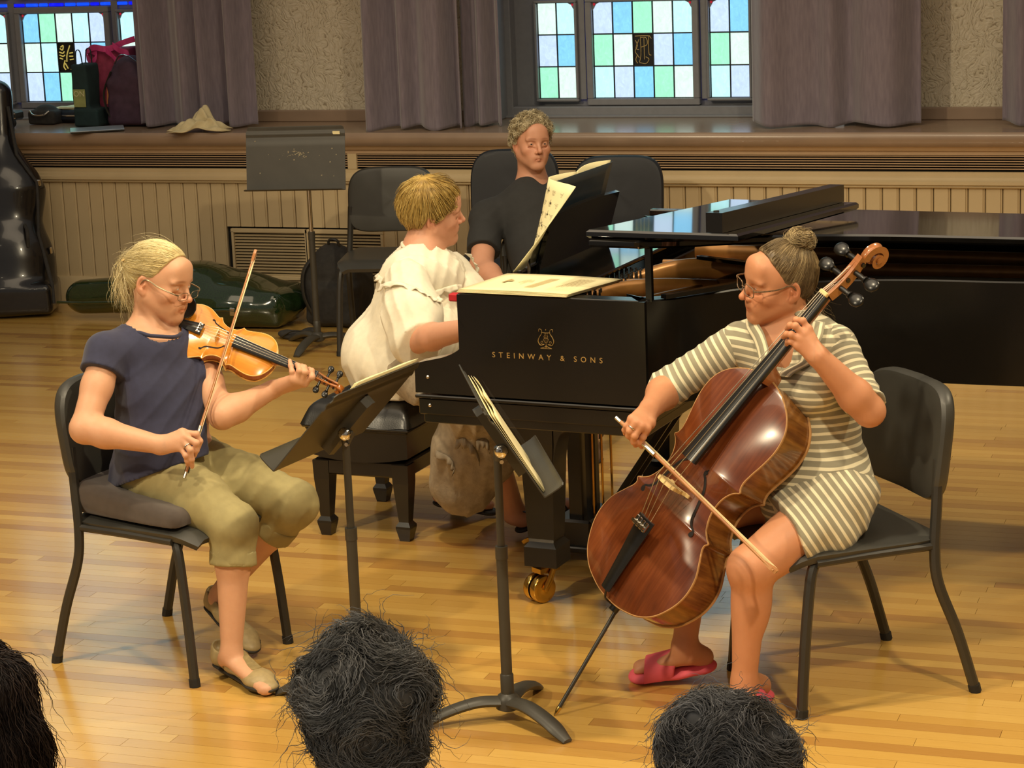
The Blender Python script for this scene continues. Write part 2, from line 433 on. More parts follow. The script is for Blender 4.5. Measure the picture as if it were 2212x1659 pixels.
# stained-glass casements
def m_glass(name, col, st):
    t = NT(name); v = t.obj(); n = t.noise(t.mapped(v, (14, 14, 9)), 3, 3, 0.6, 1.2)
    c = t.ramp(n, [(0.25, tuple(q * 0.86 for q in col[:3]) + (1,)), (0.55, col), (0.8, tuple(min(1, q * 1.12 + 0.02) for q in col[:3]) + (1,))])
    t.set(tuple(q * 0.25 for q in col[:3]) + (1,), 0.15); t.l(c, t.b.inputs['Emission Color']); t.b.inputs['Emission Strength'].default_value = st
    t.bump(n, 0.4, 0.004); return t.m
GL = 1.45
GLASS = dict(p=m_glass('glass_pale', srgb(198, 224, 212), GL), c=m_glass('glass_cyan', srgb(176, 226, 232), GL), l=m_glass('glass_lilac', srgb(178, 200, 226), GL),
             b=m_glass('glass_blue', srgb(122, 190, 230), GL), g=m_glass('glass_green', srgb(146, 218, 184), GL),
             k=m_glass('glass_cobalt', srgb(10, 70, 235), GL), d=m_glass('glass_ultramarine', srgb(8, 20, 215), GL), r=m_glass('glass_ruby', srgb(214, 40, 60), 0.6), y=m_glass('glass_amber', srgb(226, 208, 120), 0.8))
M_EMBL = simple('emblem_black_glass', srgb(26, 30, 34), 0.3)
M_GILT = NT('emblem_gilt'); M_GILT.set(srgb(214, 190, 90), 0.5); M_GILT.b.inputs['Emission Color'].default_value = srgb(214, 196, 104); M_GILT.b.inputs['Emission Strength'].default_value = 0.5; M_GILT = M_GILT.m
M_GILT2 = simple('emblem_gold_paint', srgb(196, 172, 112), 0.5)
YG = 11.2
def casement(win, x0, cw, z0, rh, rows, emblem=None, corners=True):
    """one sash: rows[] bottom row first; every pane an object"""
    n = len(rows[0]); W_ = cw * n; m = len(rows)
    for r_, row in enumerate(rows):
        for c_, ch in enumerate(row):
            if ch == ' ': continue
            xx, zz = x0 + cw * (c_ + .5), z0 + rh * (r_ + .5)
            mb = MB(); mb.box((xx, YG, zz), (cw - 0.004, 0.006, rh - 0.004), ch=0.0015)
            mb.build('pane', M_EMBL if ch == '#' else GLASS[ch], win)
    mb = MB()
    for c_ in range(n + 1): mb.box((x0 + cw * c_, YG - 0.004, z0 + rh * m / 2), (0.007, 0.012, rh * m), ch=0.002)
    for r_ in range(m + 1): mb.box((x0 + W_ / 2, YG - 0.004, z0 + rh * r_), (W_, 0.012, 0.007), ch=0.002)
    mb.build('lead_came', M_LEAD, win)
def frame_sash(win, xa, xb, za, zb, t_=0.03):
    mb = MB()
    for (cx, cz, sx, sz) in (((xa + xb) / 2, za - t_ / 2, xb - xa + 2 * t_, t_), ((xa + xb) / 2, zb + t_ / 2, xb - xa + 2 * t_, t_), (xa - t_ / 2, (za + zb) / 2, t_, zb - za), (xb + t_ / 2, (za + zb) / 2, t_, zb - za)):
        mb.box((cx, YG - 0.01, cz), (sx, 0.05, sz), ch=0.004)
    mb.build('sash', M_FRAME, win)
def blue_strip(win, x, z0, z1, w=0.019):
    z = z0; k = 0
    while z < z1 - 0.05:
        h = [0.088, 0.062, 0.11, 0.082, 0.1][k % 5]
        mb = MB(); mb.box((x, YG, z + h / 2), (w, 0.008, h - 0.006), ch=0.004); mb.build('pane', GLASS['d' if k % 3 == 1 else 'k'], win); z += h; k += 1
    mb = MB(); mb.box((x, YG - 0.002, (z0 + z1) / 2), (w + 0.022, 0.006, z1 - z0)); mb.build('lead_came', M_FRAME, win)
def blue_row(win, xa, xb, z, h=0.017):
    x = xa; k = 0
    while x < xb - 0.04:
        w = [0.085, 0.062, 0.1, 0.075][k % 4]; mb = MB(); mb.box((x + w / 2, YG, z), (w - 0.006, 0.008, h), ch=0.004); mb.build('pane', GLASS['k' if k % 3 else 'd'], win); x += w; k += 1
def corner_dots(win, x, z, s):
    mb = MB(); mb.prism([(0, 0), (s * 0.045, 0), (s * 0.02, -0.012), (s * 0.01, -0.03), (0, -0.045)], 0.012, M=[[1, 0, 0], [0, 0, 1], [0, 1, 0]], c=(x, YG - 0.012, z)); mb.build('spandrel', M_FRAME, win)
    mb = MB(); mb.box((x + s * 0.012, YG - 0.014, z - 0.012), (0.012, 0.006, 0.012), ch=0.003); mb.build('pane', GLASS['r'], win)
def upper(win, xs, z0):
    pat = ['lbgpc', 'gpclb', 'clbgp', 'pclgb', 'bgplc', 'gcblp', 'plbgc', 'cgplb', 'lbcpg', 'gplcb', 'bclgp', 'pgbcl']
    for (x0, cw, n) in xs: casement(win, x0, cw, z0, 0.165, [p[:n] for p in pat])
def window(num, label, ox, center_rows, left_rows, right_rows):
    win = struct(bpy.data.objects.new('window_%d' % num, None)); COL.objects.link(win); win['label'] = label
    z0 = 1.012; cw = 0.1052; rh = 0.163
    xc = ox; casement(win, xc, cw, z0, rh, center_rows)
    xe = xc + 5 * cw; frame_sash(win, xc, xe, z0, z0 + 3 * rh, 0.034)
    blue_strip(win, xc - 0.066, z0 - 0.005, z0 + 3 * rh + 0.06); blue_strip(win, xe + 0.058, z0 - 0.005, z0 + 3 * rh + 0.06)
    xl = xc - 0.093 - len(left_rows[0]) * 0.102; casement(win, xl, 0.102, z0, rh, left_rows); frame_sash(win, xl, xl + len(left_rows[0]) * 0.102, z0, z0 + 3 * rh, 0.014)
    xr = xe + 0.086; casement(win, xr, 0.102, z0, rh, right_rows); frame_sash(win, xr, xr + len(right_rows[0]) * 0.102, z0, z0 + 3 * rh, 0.014)
    zt = z0 + 3 * rh
    for (xa, s) in ((xc, 1), (xe, -1), (xl + len(left_rows[0]) * .102, -1), (xr, 1)): corner_dots(win, xa, zt, s)
    blue_row(win, xl, xr + .3, zt + 0.045)
    mb = MB(); mb.box(((xl + xr + .3) / 2, YG + 0.014, zt + 0.045), (xr + .3 - xl, 0.01, 0.06)); mb.build('transom', M_FRAME, win)
    upper(win, ((xc, cw, 5), (xl, .102, len(left_rows[0])), (xr, .102, len(right_rows[0]))), zt + 0.1)
    for (xa, xb) in ((xc, xe), (xl, xl + len(left_rows[0]) * .102), (xr, xr + len(right_rows[0]) * .102)): frame_sash(win, xa, xb, zt + 0.1, zt + 0.1 + 12 * .165, 0.016)
    mb = MB(); mb.box((xc + 0.26, YG - 0.02, 0.947), (1.9, 0.07, 0.056), ch=0.006); mb.box((xc + 0.26, YG - 0.04, 0.926), (1.9, 0.09, 0.014), ch=0.004); mb.box((xc + .26, YG + 0.03, 2.4), (1.95, 0.02, 3.1)); mb.build('window_frame', M_FRAME, win)
    return win, xc, z0, cw, rh
w1 = window(2, 'leaded casement window with pastel panes above the piano', -3.505, ['clbgp', 'gp#lb', 'lbgpc'], ['gp', 'lb', 'pc'], ['cl', 'gp', 'lb'])
w0 = window(1, 'leaded casement window with pastel panes at the left behind the bags', -6.832, ['lbgcl', 'pc#lb', 'bgpcl'], ['cl', 'gp', 'lc'], ['bg', 'pl', 'cb'])
def emblem(win, x, z, w, h, strokes, r, mat):
    for st in strokes:
        p = spline([(x + a * w, YG - 0.007, z + b * h) for a, b in st], 5); mb = MB(); mb.tube(p, r, 5); mb.build('emblem', mat, win)
EX, EZ = w1[1] + 2 * w1[3], w1[2] + w1[4]
emblem(w1[0], EX, EZ, w1[3], w1[4], [[(.1, .92), (.5, .93), (.85, .92)], [(.38, .9), (.38, .35), (.3, .12)], [(.38, .88), (.66, .86), (.7, .66), (.42, .58)], [(.12, .8), (.22, .62), (.1, .45), (.3, .25)], [(.3, .82), (.14, .55), (.3, .5)], [(.92, .84), (.8, .9), (.78, .4), (.9, .32)], [(.3, .1), (.62, .07), (.78, .2), (.62, .28)], [(.55, .86), (.55, .2)], [(.22, .35), (.12, .2), (.2, .08)]], 0.0022, M_GILT2)
EX, EZ = w0[1] + 2 * w0[3], w0[2] + w0[4]
emblem(w0[0], EX, EZ, w0[3], w0[4], [[(.2, .85), (.35, .9), (.3, .75), (.15, .8)], [(.75, .9), (.55, .6), (.5, .35)], [(.1, .68), (.3, .64), (.4, .7)], [(.1, .58), (.3, .54), (.42, .58)], [(.1, .48), (.28, .44)], [(.9, .66), (.7, .64)], [(.9, .54), (.68, .54)], [(.92, .44), (.7, .42)], [(.4, .4), (.3, .2), (.4, .08)], [(.4, .3), (.55, .12)], [(.75, .15), (.9, .2), (.85, .08), (.72, .1)]], 0.0034, M_GILT)

# velvet curtains standing on the ledge
def curtain(name, label, x0, x1, yb, amp, folds, seed, z1=3.75, flare=0.0, zb=0.925):
    r = random.Random(seed); n = 90; m = 26; pts = np.zeros((m, n, 3)); ph = r.random() * 6
    ks = [(folds, 1.0, ph), (folds * 1.7, 0.42, r.random() * 6), (folds * 0.55, 0.7, r.random() * 6)]
    for i in range(m):
        t = (i / (m - 1)) ** 1.6; z = zb + (z1 - zb) * t
        for j in range(n):
            s = j / (n - 1); q = s + 0.018 * math.sin(3 * s * math.pi + ph + 1.2 * t)
            a = sum(w * math.sin(2 * math.pi * k * q + p + 0.5 * math.sin(2.2 * t + p)) for k, w, p in ks)
            fl = 1 + flare * (1 - t) ** 3
            pts[i, j] = (lerp(x0, x1, 0.5 + (s - .5) * fl), yb + amp * a * (0.82 + 0.3 * (1 - t)) - 0.01 * math.exp(-z * 0), z + 0.006 * math.sin(9 * s + ph) * (1 - t) + 0.012 * (1 - t) * (1 + math.sin(2 * math.pi * folds * s + ph)) * 0.5)
    mb = MB(); mb.sheet(pts, 0.006); o = mb.build(name, M_VELVET, smooth=180); o.location = (0, 0, 0)
    return tag(o, label, 'curtain', 'mauve velvet curtains along the ledge')
curtain('curtain', 'mauve velvet curtain beside the bags at the left window', -5.88, -5.20, 10.74, 0.040, 4.2, 1)
curtain('curtain', 'wide mauve velvet curtain left of the piano window, right of the plaster', -4.52, -4.02, 10.62, 0.038, 3.0, 5)
curtain('curtain', 'narrow inner fall of mauve velvet drawn back beside the grey window reveal', -4.07, -3.86, 10.76, 0.030, 2.2, 9)
curtain('curtain', 'broad mauve velvet curtain at the right side of the piano window', -2.57, -1.765, 10.70, 0.034, 3.1, 4)
curtain('curtain', 'mauve velvet curtain cut by the right picture edge beyond the bare plaster', -1.39, -0.70, 10.72, 0.036, 3.5, 8)
# ------------------------------------------------------------------ chairs, stands, bench
M_CHAIR = simple('charcoal_plastic', srgb(60, 59, 55), 0.42, var=0.10, nscale=12, bump=0.25, bdist=0.0006, bscale=700)
M_STEEL = simple('black_powder_steel', srgb(50, 48, 44), 0.38, var=0.08, nscale=20)
M_STAND = simple('black_stand_enamel', srgb(62, 59, 52), 0.44, var=0.10, nscale=14)
M_CHROME = simple('chrome', srgb(215, 210, 200), 0.14, 1.0, var=0.03)
M_RUBBER = simple('rubber_foot', srgb(30, 29, 27), 0.7)
M_PAPERW = simple('paper_cream', srgb(236, 224, 176), 0.75, var=0.04, nscale=8)
M_INK = simple('ink', srgb(60, 54, 40), 0.8)

def oct_leg(m, path, r): m.tube(spline(path, 6), r, 8)
def backrest_mb(w, z0, z1, y0, y1, th, rc, curve=0.03):
    """rounded shell, slightly dished; from z0,y0 (bottom) to z1,y1 (top)"""
    n = 28; m = 12; ring = []
    out = []
    hw, hh = w / 2, (z1 - z0) / 2
    for k in range(64):
        a = 2 * math.pi * k / 64; e = 2 / 5.0
        cx, sx = math.cos(a), math.sin(a); x = hw * math.copysign(abs(cx) ** e, cx); z = hh * math.copysign(abs(sx) ** e, sx)
        if z > 0: z = hh * math.copysign(abs(sx) ** (2 / (5.0 - 2.0 * rc)), sx)
        out.append((x, z))
    out = np.array(out)
    def pt(x, z, off):
        t = (z + hh) / (2 * hh); y = y0 + (y1 - y0) * t + curve * (1 - (x / hw) ** 2) * -1 + off
        return (x, y, z0 + hh + z)
    mb = MB(); layers = []
    for s, off in ((0.0, -th / 2), (0.5, -th / 2), (0.88, -th / 2), (0.965, -th * .42), (1.0, -th * .2), (1.0, th * .2), (0.965, th * .42), (0.88, th / 2), (0.5, th / 2), (0.0, th / 2)):
        layers.append([pt(x * s, z * s, off) for x, z in out])
    mb.grid(np.array(layers), closed_u=True, flip=True); return mb
def music_chair(name, label, loc, rz, backh=0.82, backw=0.44, wrap=True, M=None):
    t = thing(name, label, 'chair', loc, rz)
    # seat: thin moulded pan, front edge rolled down
    n = 14; m = 14; pts = np.zeros((m, n, 3))
    for i in range(m):
        v = i / (m - 1); y = lerp(-0.185, 0.235, v)
        hw = lerp(0.215, 0.20, v)
        for j in range(n):
            u = j / (n - 1) * 2 - 1; e = min(1.0, (1 - abs(u)) * 6 + 0.0)
            rc = 1 - 0.16 * max(0, (v - 0.75) / 0.25) ** 3 - 0.08 * max(0, (0.2 - v) / 0.2) ** 2
            pts[i, j] = (u * hw * rc, y, 0.432 - 0.012 * (1 - u * u) * math.sin(math.pi * min(1, v * 1.1)) - 0.03 * max(0, (v - 0.82) / 0.18) ** 2 - 0.012 * max(0, (abs(u) - 0.86) / 0.14) ** 2)
    mb = MB(); mb.sheet(pts, 0.020); mb.build('seat', M_CHAIR, t, smooth=50)
    backrest_mb(backw, 0.515, backh, -0.175, -0.215, 0.046, 1.0).build('backrest', M_CHAIR, t, smooth=40)
    for s in (-1, 1):
        mb = MB(); oct_leg(mb, [(s * .235, -.275, 0.008), (s * .230, -.225, .17), (s * .222, -.172, .31), (s * .214, -.165, .40), (s * .205, -.176, .52), (s * .198, -.186, .64)], 0.0145)
        leg = mb.build('leg', M_STEEL, t, smooth=40); mb = MB(); mb.tube([(s * .2352, -.2765, 0), (s * .2345, -.271, .022)], 0.0165, 8); mb.build('rubber_foot', M_RUBBER, leg)
        mb = MB(); oct_leg(mb, [(s * .204, .222, 0.008), (s * .198, .206, .2), (s * .190, .186, .355), (s * .175, .165, .402), (s * .12, .13, .411)], 0.0145)
        leg = mb.build('leg', M_STEEL, t, smooth=40); mb = MB(); mb.tube([(s * .2042, .2225, 0), (s * .2038, .2205, .022)], 0.0165, 8); mb.build('rubber_foot', M_RUBBER, leg)
        mb = MB(); oct_leg(mb, [(s * .195, .17, .408), (s * .205, 0, .412), (s * .212, -.168, .412)], 0.011); mb.build('side_rail', M_STEEL, t, smooth=40)
    mb = MB(); oct_leg(mb, [(-.196, .195, .255), (-.1, .182, .225), (0, .178, .218), (.1, .182, .225), (.196, .195, .255)], 0.013); 
    if wrap: mb.build('stretcher', M_STEEL, t, smooth=40)
    return t
VCH = music_chair('music_chair', 'black plastic music chair under the violinist with a wedge cushion on it', (-3.046, 5.573, 0), math.radians(-104.3), wrap=False)
CCH = music_chair('music_chair', 'black plastic music chair at the right on which the cellist sits', (-1.166, 5.767, 0), math.radians(129.7), wrap=False)
BCH = music_chair('music_chair', 'empty charcoal music chair behind the blonde pianist, by the wall vents', (-4.10, 9.75, 0), math.radians(192), backw=0.42, wrap=False)
T1 = music_chair('tall_chair', 'dark navy tall backed chair against the wall behind the man with grey curls', (-3.53, 9.86, 0), math.radians(188), backh=0.89, backw=0.425, wrap=False)
T2 = music_chair('tall_chair', 'dark navy tall backed chair against the wall right of the man, beyond the music desk', (-3.03, 9.86, 0), math.radians(186), backh=0.86, backw=0.425, wrap=False)
M_NAVYCH = simple('navy_vinyl', srgb(26, 29, 36), 0.55, var=0.08)
for t_ in (T1, T2):
    for ch in t_.children:
        if ch.name.split('.')[0] in ('seat', 'backrest'): ch.data.materials[0] = M_NAVYCH
MCH = music_chair('music_chair', 'black music chair on which the man in the dark polo shirt sits', (-2.86, 8.50, 0), math.radians(197), backh=0.74, wrap=False)

def music_stand(label, hub, yaw0, O, X, Y, scale, knob, ridge_side=-1, show_front=False, legr=0.235):
    """hub on the floor; desk pose O (bottom centre), X along width, Y up the panel; Z = X x Y"""
    t = thing('music_stand', label, 'music stand', (hub[0], hub[1], 0))
    B = np.array([hub[0], hub[1], 0.0]); L = lambda p: np.asarray(p, float) - B
    X, Y = unit(X), unit(Y); Y = unit(Y - X * (X @ Y)); Z = np.cross(X, Y); F = Z * (-ridge_side)     # F = front normal (towards reader)
    for k in range(3):
        a = yaw0 + k * 2 * math.pi / 3; d = np.array([math.cos(a), math.sin(a), 0])
        path = spline([d * 0.012 + [0, 0, .052], d * legr * .35 + [0, 0, .055], d * legr * .7 + [0, 0, .036], d * legr + [0, 0, .004]], 6)
        mb = MB(); r = np.interp(np.linspace(0, 1, len(path)), [0, .8, 1], [.026, .024, .015]); mb.tube(path, r, 10, flat=(0.55, 1.0), up=(0, 0, 1)); mb.build('leg', M_STAND, t, smooth=40)
    mb = MB(); mb.lathe([(0.02, 0.028), (0.032, 0.034), (0.034, 0.055), (0.026, 0.068), (0.0175, 0.075), (0.0175, 0.125), (0.0155, 0.128)], 20); mb.build('hub', M_STAND, t, smooth=40)
    kz = knob[2]
    mb = MB(); mb.cyl((0, 0, .12), (0, 0, kz * .62), .0148, n=16); mb.build('lower_tube', M_STAND, t, smooth=40)
    mb = MB(); mb.cyl((0, 0, kz * .62), (0, 0, kz - .02), .0105, n=14); mb.build('upper_tube', M_CHROME if show_front else M_STAND, t, smooth=40)
    mb = MB(); mb.cyl((0, 0, kz * .60), (0, 0, kz * .645), .0165, n=16); mb.build('collar', M_STAND, t, smooth=40)
    W_, H_ = 0.466 * scale, 0.292 * scale
    R = np.array([X, Y, Z]).T; OL = L(O)
    def D(x, y, z): return OL + R @ np.array([x, y, z])
    sg = -ridge_side
    # panel with rounded upper corners, folded ridges near the top
    rows = []; ys = [0, .02, .12, .2, .232, .238, .246, .252, .262, .268, .276, .285, .292]; of = [0, 0, 0, 0, 0, .003, .003, 0, 0, .003, .003, 0, 0]
    for y, o_ in zip(ys, of):
        ins = 0.0 if y < .275 else (0.006 if y < .288 else 0.018)
        rows.append([D(u * (W_ / 2 - ins), y * scale, -sg * o_) for u in np.linspace(-1, 1, 9)])
    mb = MB(); mb.sheet(rows, 0.003); desk = mb.build('desk', M_STAND, t, smooth=30)
    mb = MB(); rows = [[D(u * W_ / 2 * (1 if k < 4 else .97), dy, sg * dz) for u in np.linspace(-1, 1, 9)] for k, (dy, dz) in enumerate([(0, 0), (-.001, .02), (-.001, .042), (0.001, .054), (.004, .058)])]
    mb.sheet(rows, 0.003); mb.build('ledge', M_STAND, t, smooth=30)
    # tilt bracket and clamp knob at the back
    mid = D(0, 0.10 * scale, 0); back = -F
    mb = MB(); bx = unit(np.cross(Y, back)); Rb = np.array([bx, Y, back]).T
    poly = [(-.018, -.075), (.018, -.085), (.024, -.02), (.02, .11), (0.008, .125), (-.008, .125), (-.02, .11), (-.024, -.02)]
    mb.prism(poly, 0.03, M=Rb, c=mid + back * 0.0015); mb.build('tilt_bracket', M_STAND, t, smooth=30)
    K = L(knob)
    mb = MB(); mb.tube([mid + back * .02 - Y * .03, lerp(mid + back * .03, K, .5), K * [1, 1, 1], np.array([0, 0, kz - .03])], [.017, .017, .0165, .0125], 10); mb.build('neck', M_STAND, t, smooth=50)
    vdir = unit(CC - np.asarray(knob)); vdir[2] *= .3
    side = bx if (bx @ vdir) > 0 else -bx
    a0 = K + side * .014; zax = side; xa = unit(np.cross(zax, [0, 0, 1])); ya = np.cross(zax, xa); Rk = np.array([xa, ya, zax]).T
    mb = MB(); mb.lathe([(.009, 0), (.0135, .004), (.0185, .009), (.0175, .016), (.012, .020), (.004, .021), (.004, .024), (.001, .025)], 20, c=a0, M=Rk); mb.build('clamp_knob', M_CHROME, t, smooth=60)
    mb = MB(); mb.cyl(K + side * .012 - [0, 0, .03], K + side * .02 - [0, 0, .03], .0055, n=12); mb.build('bolt', M_CHROME, t, smooth=60)
    return t, D, F
def rescale(O, k): return CC + (np.asarray(O) - CC) * k
# front left (violinist's)
SLX, SLY, SLO = np.array((0.125, 0.992, -0.012)), np.array((0.673, -0.075, 0.737)), np.array((-2.516, 5.443, 0.660))
SL = music_stand('black music stand between violinist and piano bench, seen from behind', (-2.396, 5.35), math.radians(188), rescale(SLO, 0.988), SLX, SLY, 0.988, (-2.384, 5.35, 0.742), ridge_side=1)
SCX, SCY, SCO = np.array((-0.462, 0.886, 0.03)), np.array((-0.45, -0.263, 0.853)), np.array((-1.915, 5.445, 0.631))
SCT = music_stand('black music stand nearly edge on between cello and piano leg', (-1.947, 5.285), math.radians(-31), rescale(SCO, 0.976), SCX, SCY, 0.976, (-1.937, 5.28, 0.735), ridge_side=-1)
SBO = rescale((-4.401, 9.437, .782), 1.013)
SB = music_stand('scratched black music stand standing upright near the back wall', (-4.44, 9.66), math.radians(-92), SBO, (0.985, 0.17, 0), (-0.03, 0.16, 0.985), 1.013, (-4.435, 9.70, 0.86), ridge_side=-1, show_front=True)
# paint chips and a small label on the back stand
_o, _D, _F = SB; r_ = random.Random(4)
M_CHIP = simple('bare_metal_chip', srgb(150, 142, 120), 0.5); mb = MB()
for k in range(60):
    x, y = (r_.gauss(0.01, .024), r_.gauss(.165, .012)) if k < 48 else (r_.uniform(-.2, .2), r_.uniform(.03, .24)); s = r_.uniform(.0012, .0045)
    c = _D(x, y, 0.0022)
    mb.add([c + [-s, -.0003, -s * .6], c + [s * r_.uniform(.4, 1), -.0003, -s * .5], c + [s, -.0003, s * r_.uniform(.2, .8)], c + [-s * .7, -.0003, s * .7]], [(0, 1, 2, 3)])
mb.build('paint_chip', M_CHIP, _o)
mb = MB(); c = _D(.196, .262, 0) + _F * .004; mb.box(c, (.036, .002, .014)); mb.build('sticker', M_PAPERW, _o)

# sheet music on the two front stands
def staff_lines(mb, D, x0, x1, y, z, gap=.0028, w=.00035):
    for k in range(5):
        yy = y + k * gap; mb.add([D(x0, yy - w, z), D(x1, yy - w, z), D(x1, yy + w, z), D(x0, yy + w, z)], [(0, 1, 2, 3)])
def sheet_book(name, label, stand, x0, x1, y0, y1, pages, curl, col=M_PAPERW):
    o_, D, F = stand; t = thing(name, label, 'sheet music', D(0, 0, 0) * 0 + np.array(o_.location) + D(0, 0, 0))
    off = np.array(o_.location); Z = np.cross(unit(D(1, 0, 0) - D(0, 0, 0)), unit(D(0, 1, 0) - D(0, 0, 0))); sg = 1 if Z @ F > 0 else -1
    def PT(x, y, z): return off + D(x, y, sg * z)
    for k in range(pages):
        rows = []
        for y in np.linspace(y0, y1 - k * .006, 7):
            rows.append([PT(x + .002 * k, y, .004 + .0022 * k + curl * k * abs(math.sin((x - x0) / (x1 - x0) * math.pi * 2)) * .5 + curl * (y / y1) ** 2 * k * .6) for x in np.linspace(x0, x1, 13)])
        mb = MB(); mb.sheet(rows, .0012); mb.build('page', col, t, smooth=180, world=True)
    mb = MB()
    for r in range(9): staff_lines(mb, lambda x, y, z: PT(x, y, z), x0 + .02, (x0 + x1) / 2 - .01, y0 + .02 + r * .024, .0062 + .0022 * pages + curl * pages); staff_lines(mb, lambda x, y, z: PT(x, y, z), (x0 + x1) / 2 + .01, x1 - .02, y0 + .02 + r * .024, .0062 + .0022 * pages + curl * pages)
    mb.build('staves', M_INK, t, world=True)
    return t
sheet_book('sheet_music', 'cream sheet music showing above the violinist\'s stand', SL, -.12, .20, .004, .302, 3, .002)
sheet_book('sheet_music', 'sheaf of white parts on the cellist\'s edge-on stand', SCT, -.20, .20, .004, .25, 3, .005)

# piano bench (tufted leather, spade feet), piano yaw
PTH = math.radians(-5.3)
M_LEATH = simple('black_leather', srgb(28, 27, 25), 0.30, var=0.1, nscale=40, bump=0.2, bdist=0.001, bscale=220)
M_EBON = simple('satin_ebony', srgb(24, 21, 17), 0.24, var=0.08, nscale=10)
def bench():
    t = thing('piano_bench', 'black artist bench with buttoned leather cushion beside the pianist', 'bench', (-2.96, 6.985, 0), math.radians(-3.5))
    wx, wy = 0.155, 0.225
    for sx in (-1, 1):
        for sy in (-1, 1):
            mb = MB(); c = (sx * (wx - .008), sy * (wy - .012))
            sec = [(.030, .265), (.0285, .20), (.0185, .075), (.0175, .066), (.0265, .052), (.0265, .044), (.0175, 0.0)]
            vs = []; fs = []
            for w, z in sec: vs += [(c[0] - w, c[1] - w, z), (c[0] + w, c[1] - w, z), (c[0] + w, c[1] + w, z), (c[0] - w, c[1] + w, z)]
            for i in range(len(sec) - 1):
                for j in range(4): a = i * 4 + j; b_ = i * 4 + (j + 1) % 4; fs.append((a, a + 4, b_ + 4, b_))
            fs += [(0, 1, 2, 3), tuple(len(vs) - 4 + k for k in (3, 2, 1, 0))]; mb.add(vs, fs); mb.build('leg', M_EBON, t)
    mb = MB(); mb.box((0, 0, .245), (2 * wx + .03, 2 * wy + .03, .055), ch=.006); mb.build('rail', M_EBON, t)
    mb = MB(); arc = [(x, .292 - .022 * (1 - (x / (wx + .03)) ** 2)) for x in np.linspace(-wx - .03, wx + .03, 13)]
    poly = arc + [(wx + .03, .375), (-wx - .03, .375)]
    mb.prism([(p[0], p[1]) for p in poly], 2 * wy + .06, M=[[1, 0, 0], [0, 0, -1], [0, 1, 0]], c=(0, wy + .03, 0)); mb.build('apron', M_EBON, t)
    mb = MB(); mb.box((0, 0, .38), (2 * wx + .07, 2 * wy + .07, .014), ch=.005); mb.build('moulding', M_EBON, t)
    n, m = 41, 49; pts = np.zeros((m, n, 3)); hx, hy = wx + .045, wy + .045
    btn = [(x, y) for x in (-.1, 0, .1) for y in (-.16, -.055, .055, .16)]
    for i in range(m):
        for j in range(n):
            u, v = j / (n - 1) * 2 - 1, i / (m - 1) * 2 - 1
            uu, vv = math.copysign(min(1, abs(u) * 1.03), u), math.copysign(min(1, abs(v) * 1.03), v)
            d = max(0, 1 - max(abs(uu), abs(vv)) ** 5); side = max(abs(u), abs(v))
            x, y = u * hx, v * hy; z = .395 + .085 * d ** .45
            x *= 1 + .02 * d * 0; q = min(math.hypot(x - a, y - b) for a, b in btn); z -= .02 * math.exp(-(q / .022) ** 2)
            z -= .006 * (math.exp(-((abs(((x + .05) % .1) - .05)) / .008) ** 2)) * d
            z += .004 * math.sin(9 * x / hx + 3) * math.sin(7 * y / hy) * (1 - d)
            pts[i, j] = (x, y, z)
    mb = MB(); mb.grid(pts); mb.box((0, 0, .39), (2 * hx, 2 * hy, .014), ch=.006); mb.build('cushion', M_LEATH, t, smooth=60)
    for a, b in btn: mb = MB(); mb.lathe([(.009, 0), (.008, .004), (.003, .006)], 10, c=(a, b, .459)); mb.build('button', M_LEATH, t, smooth=60)
    return t
bench()
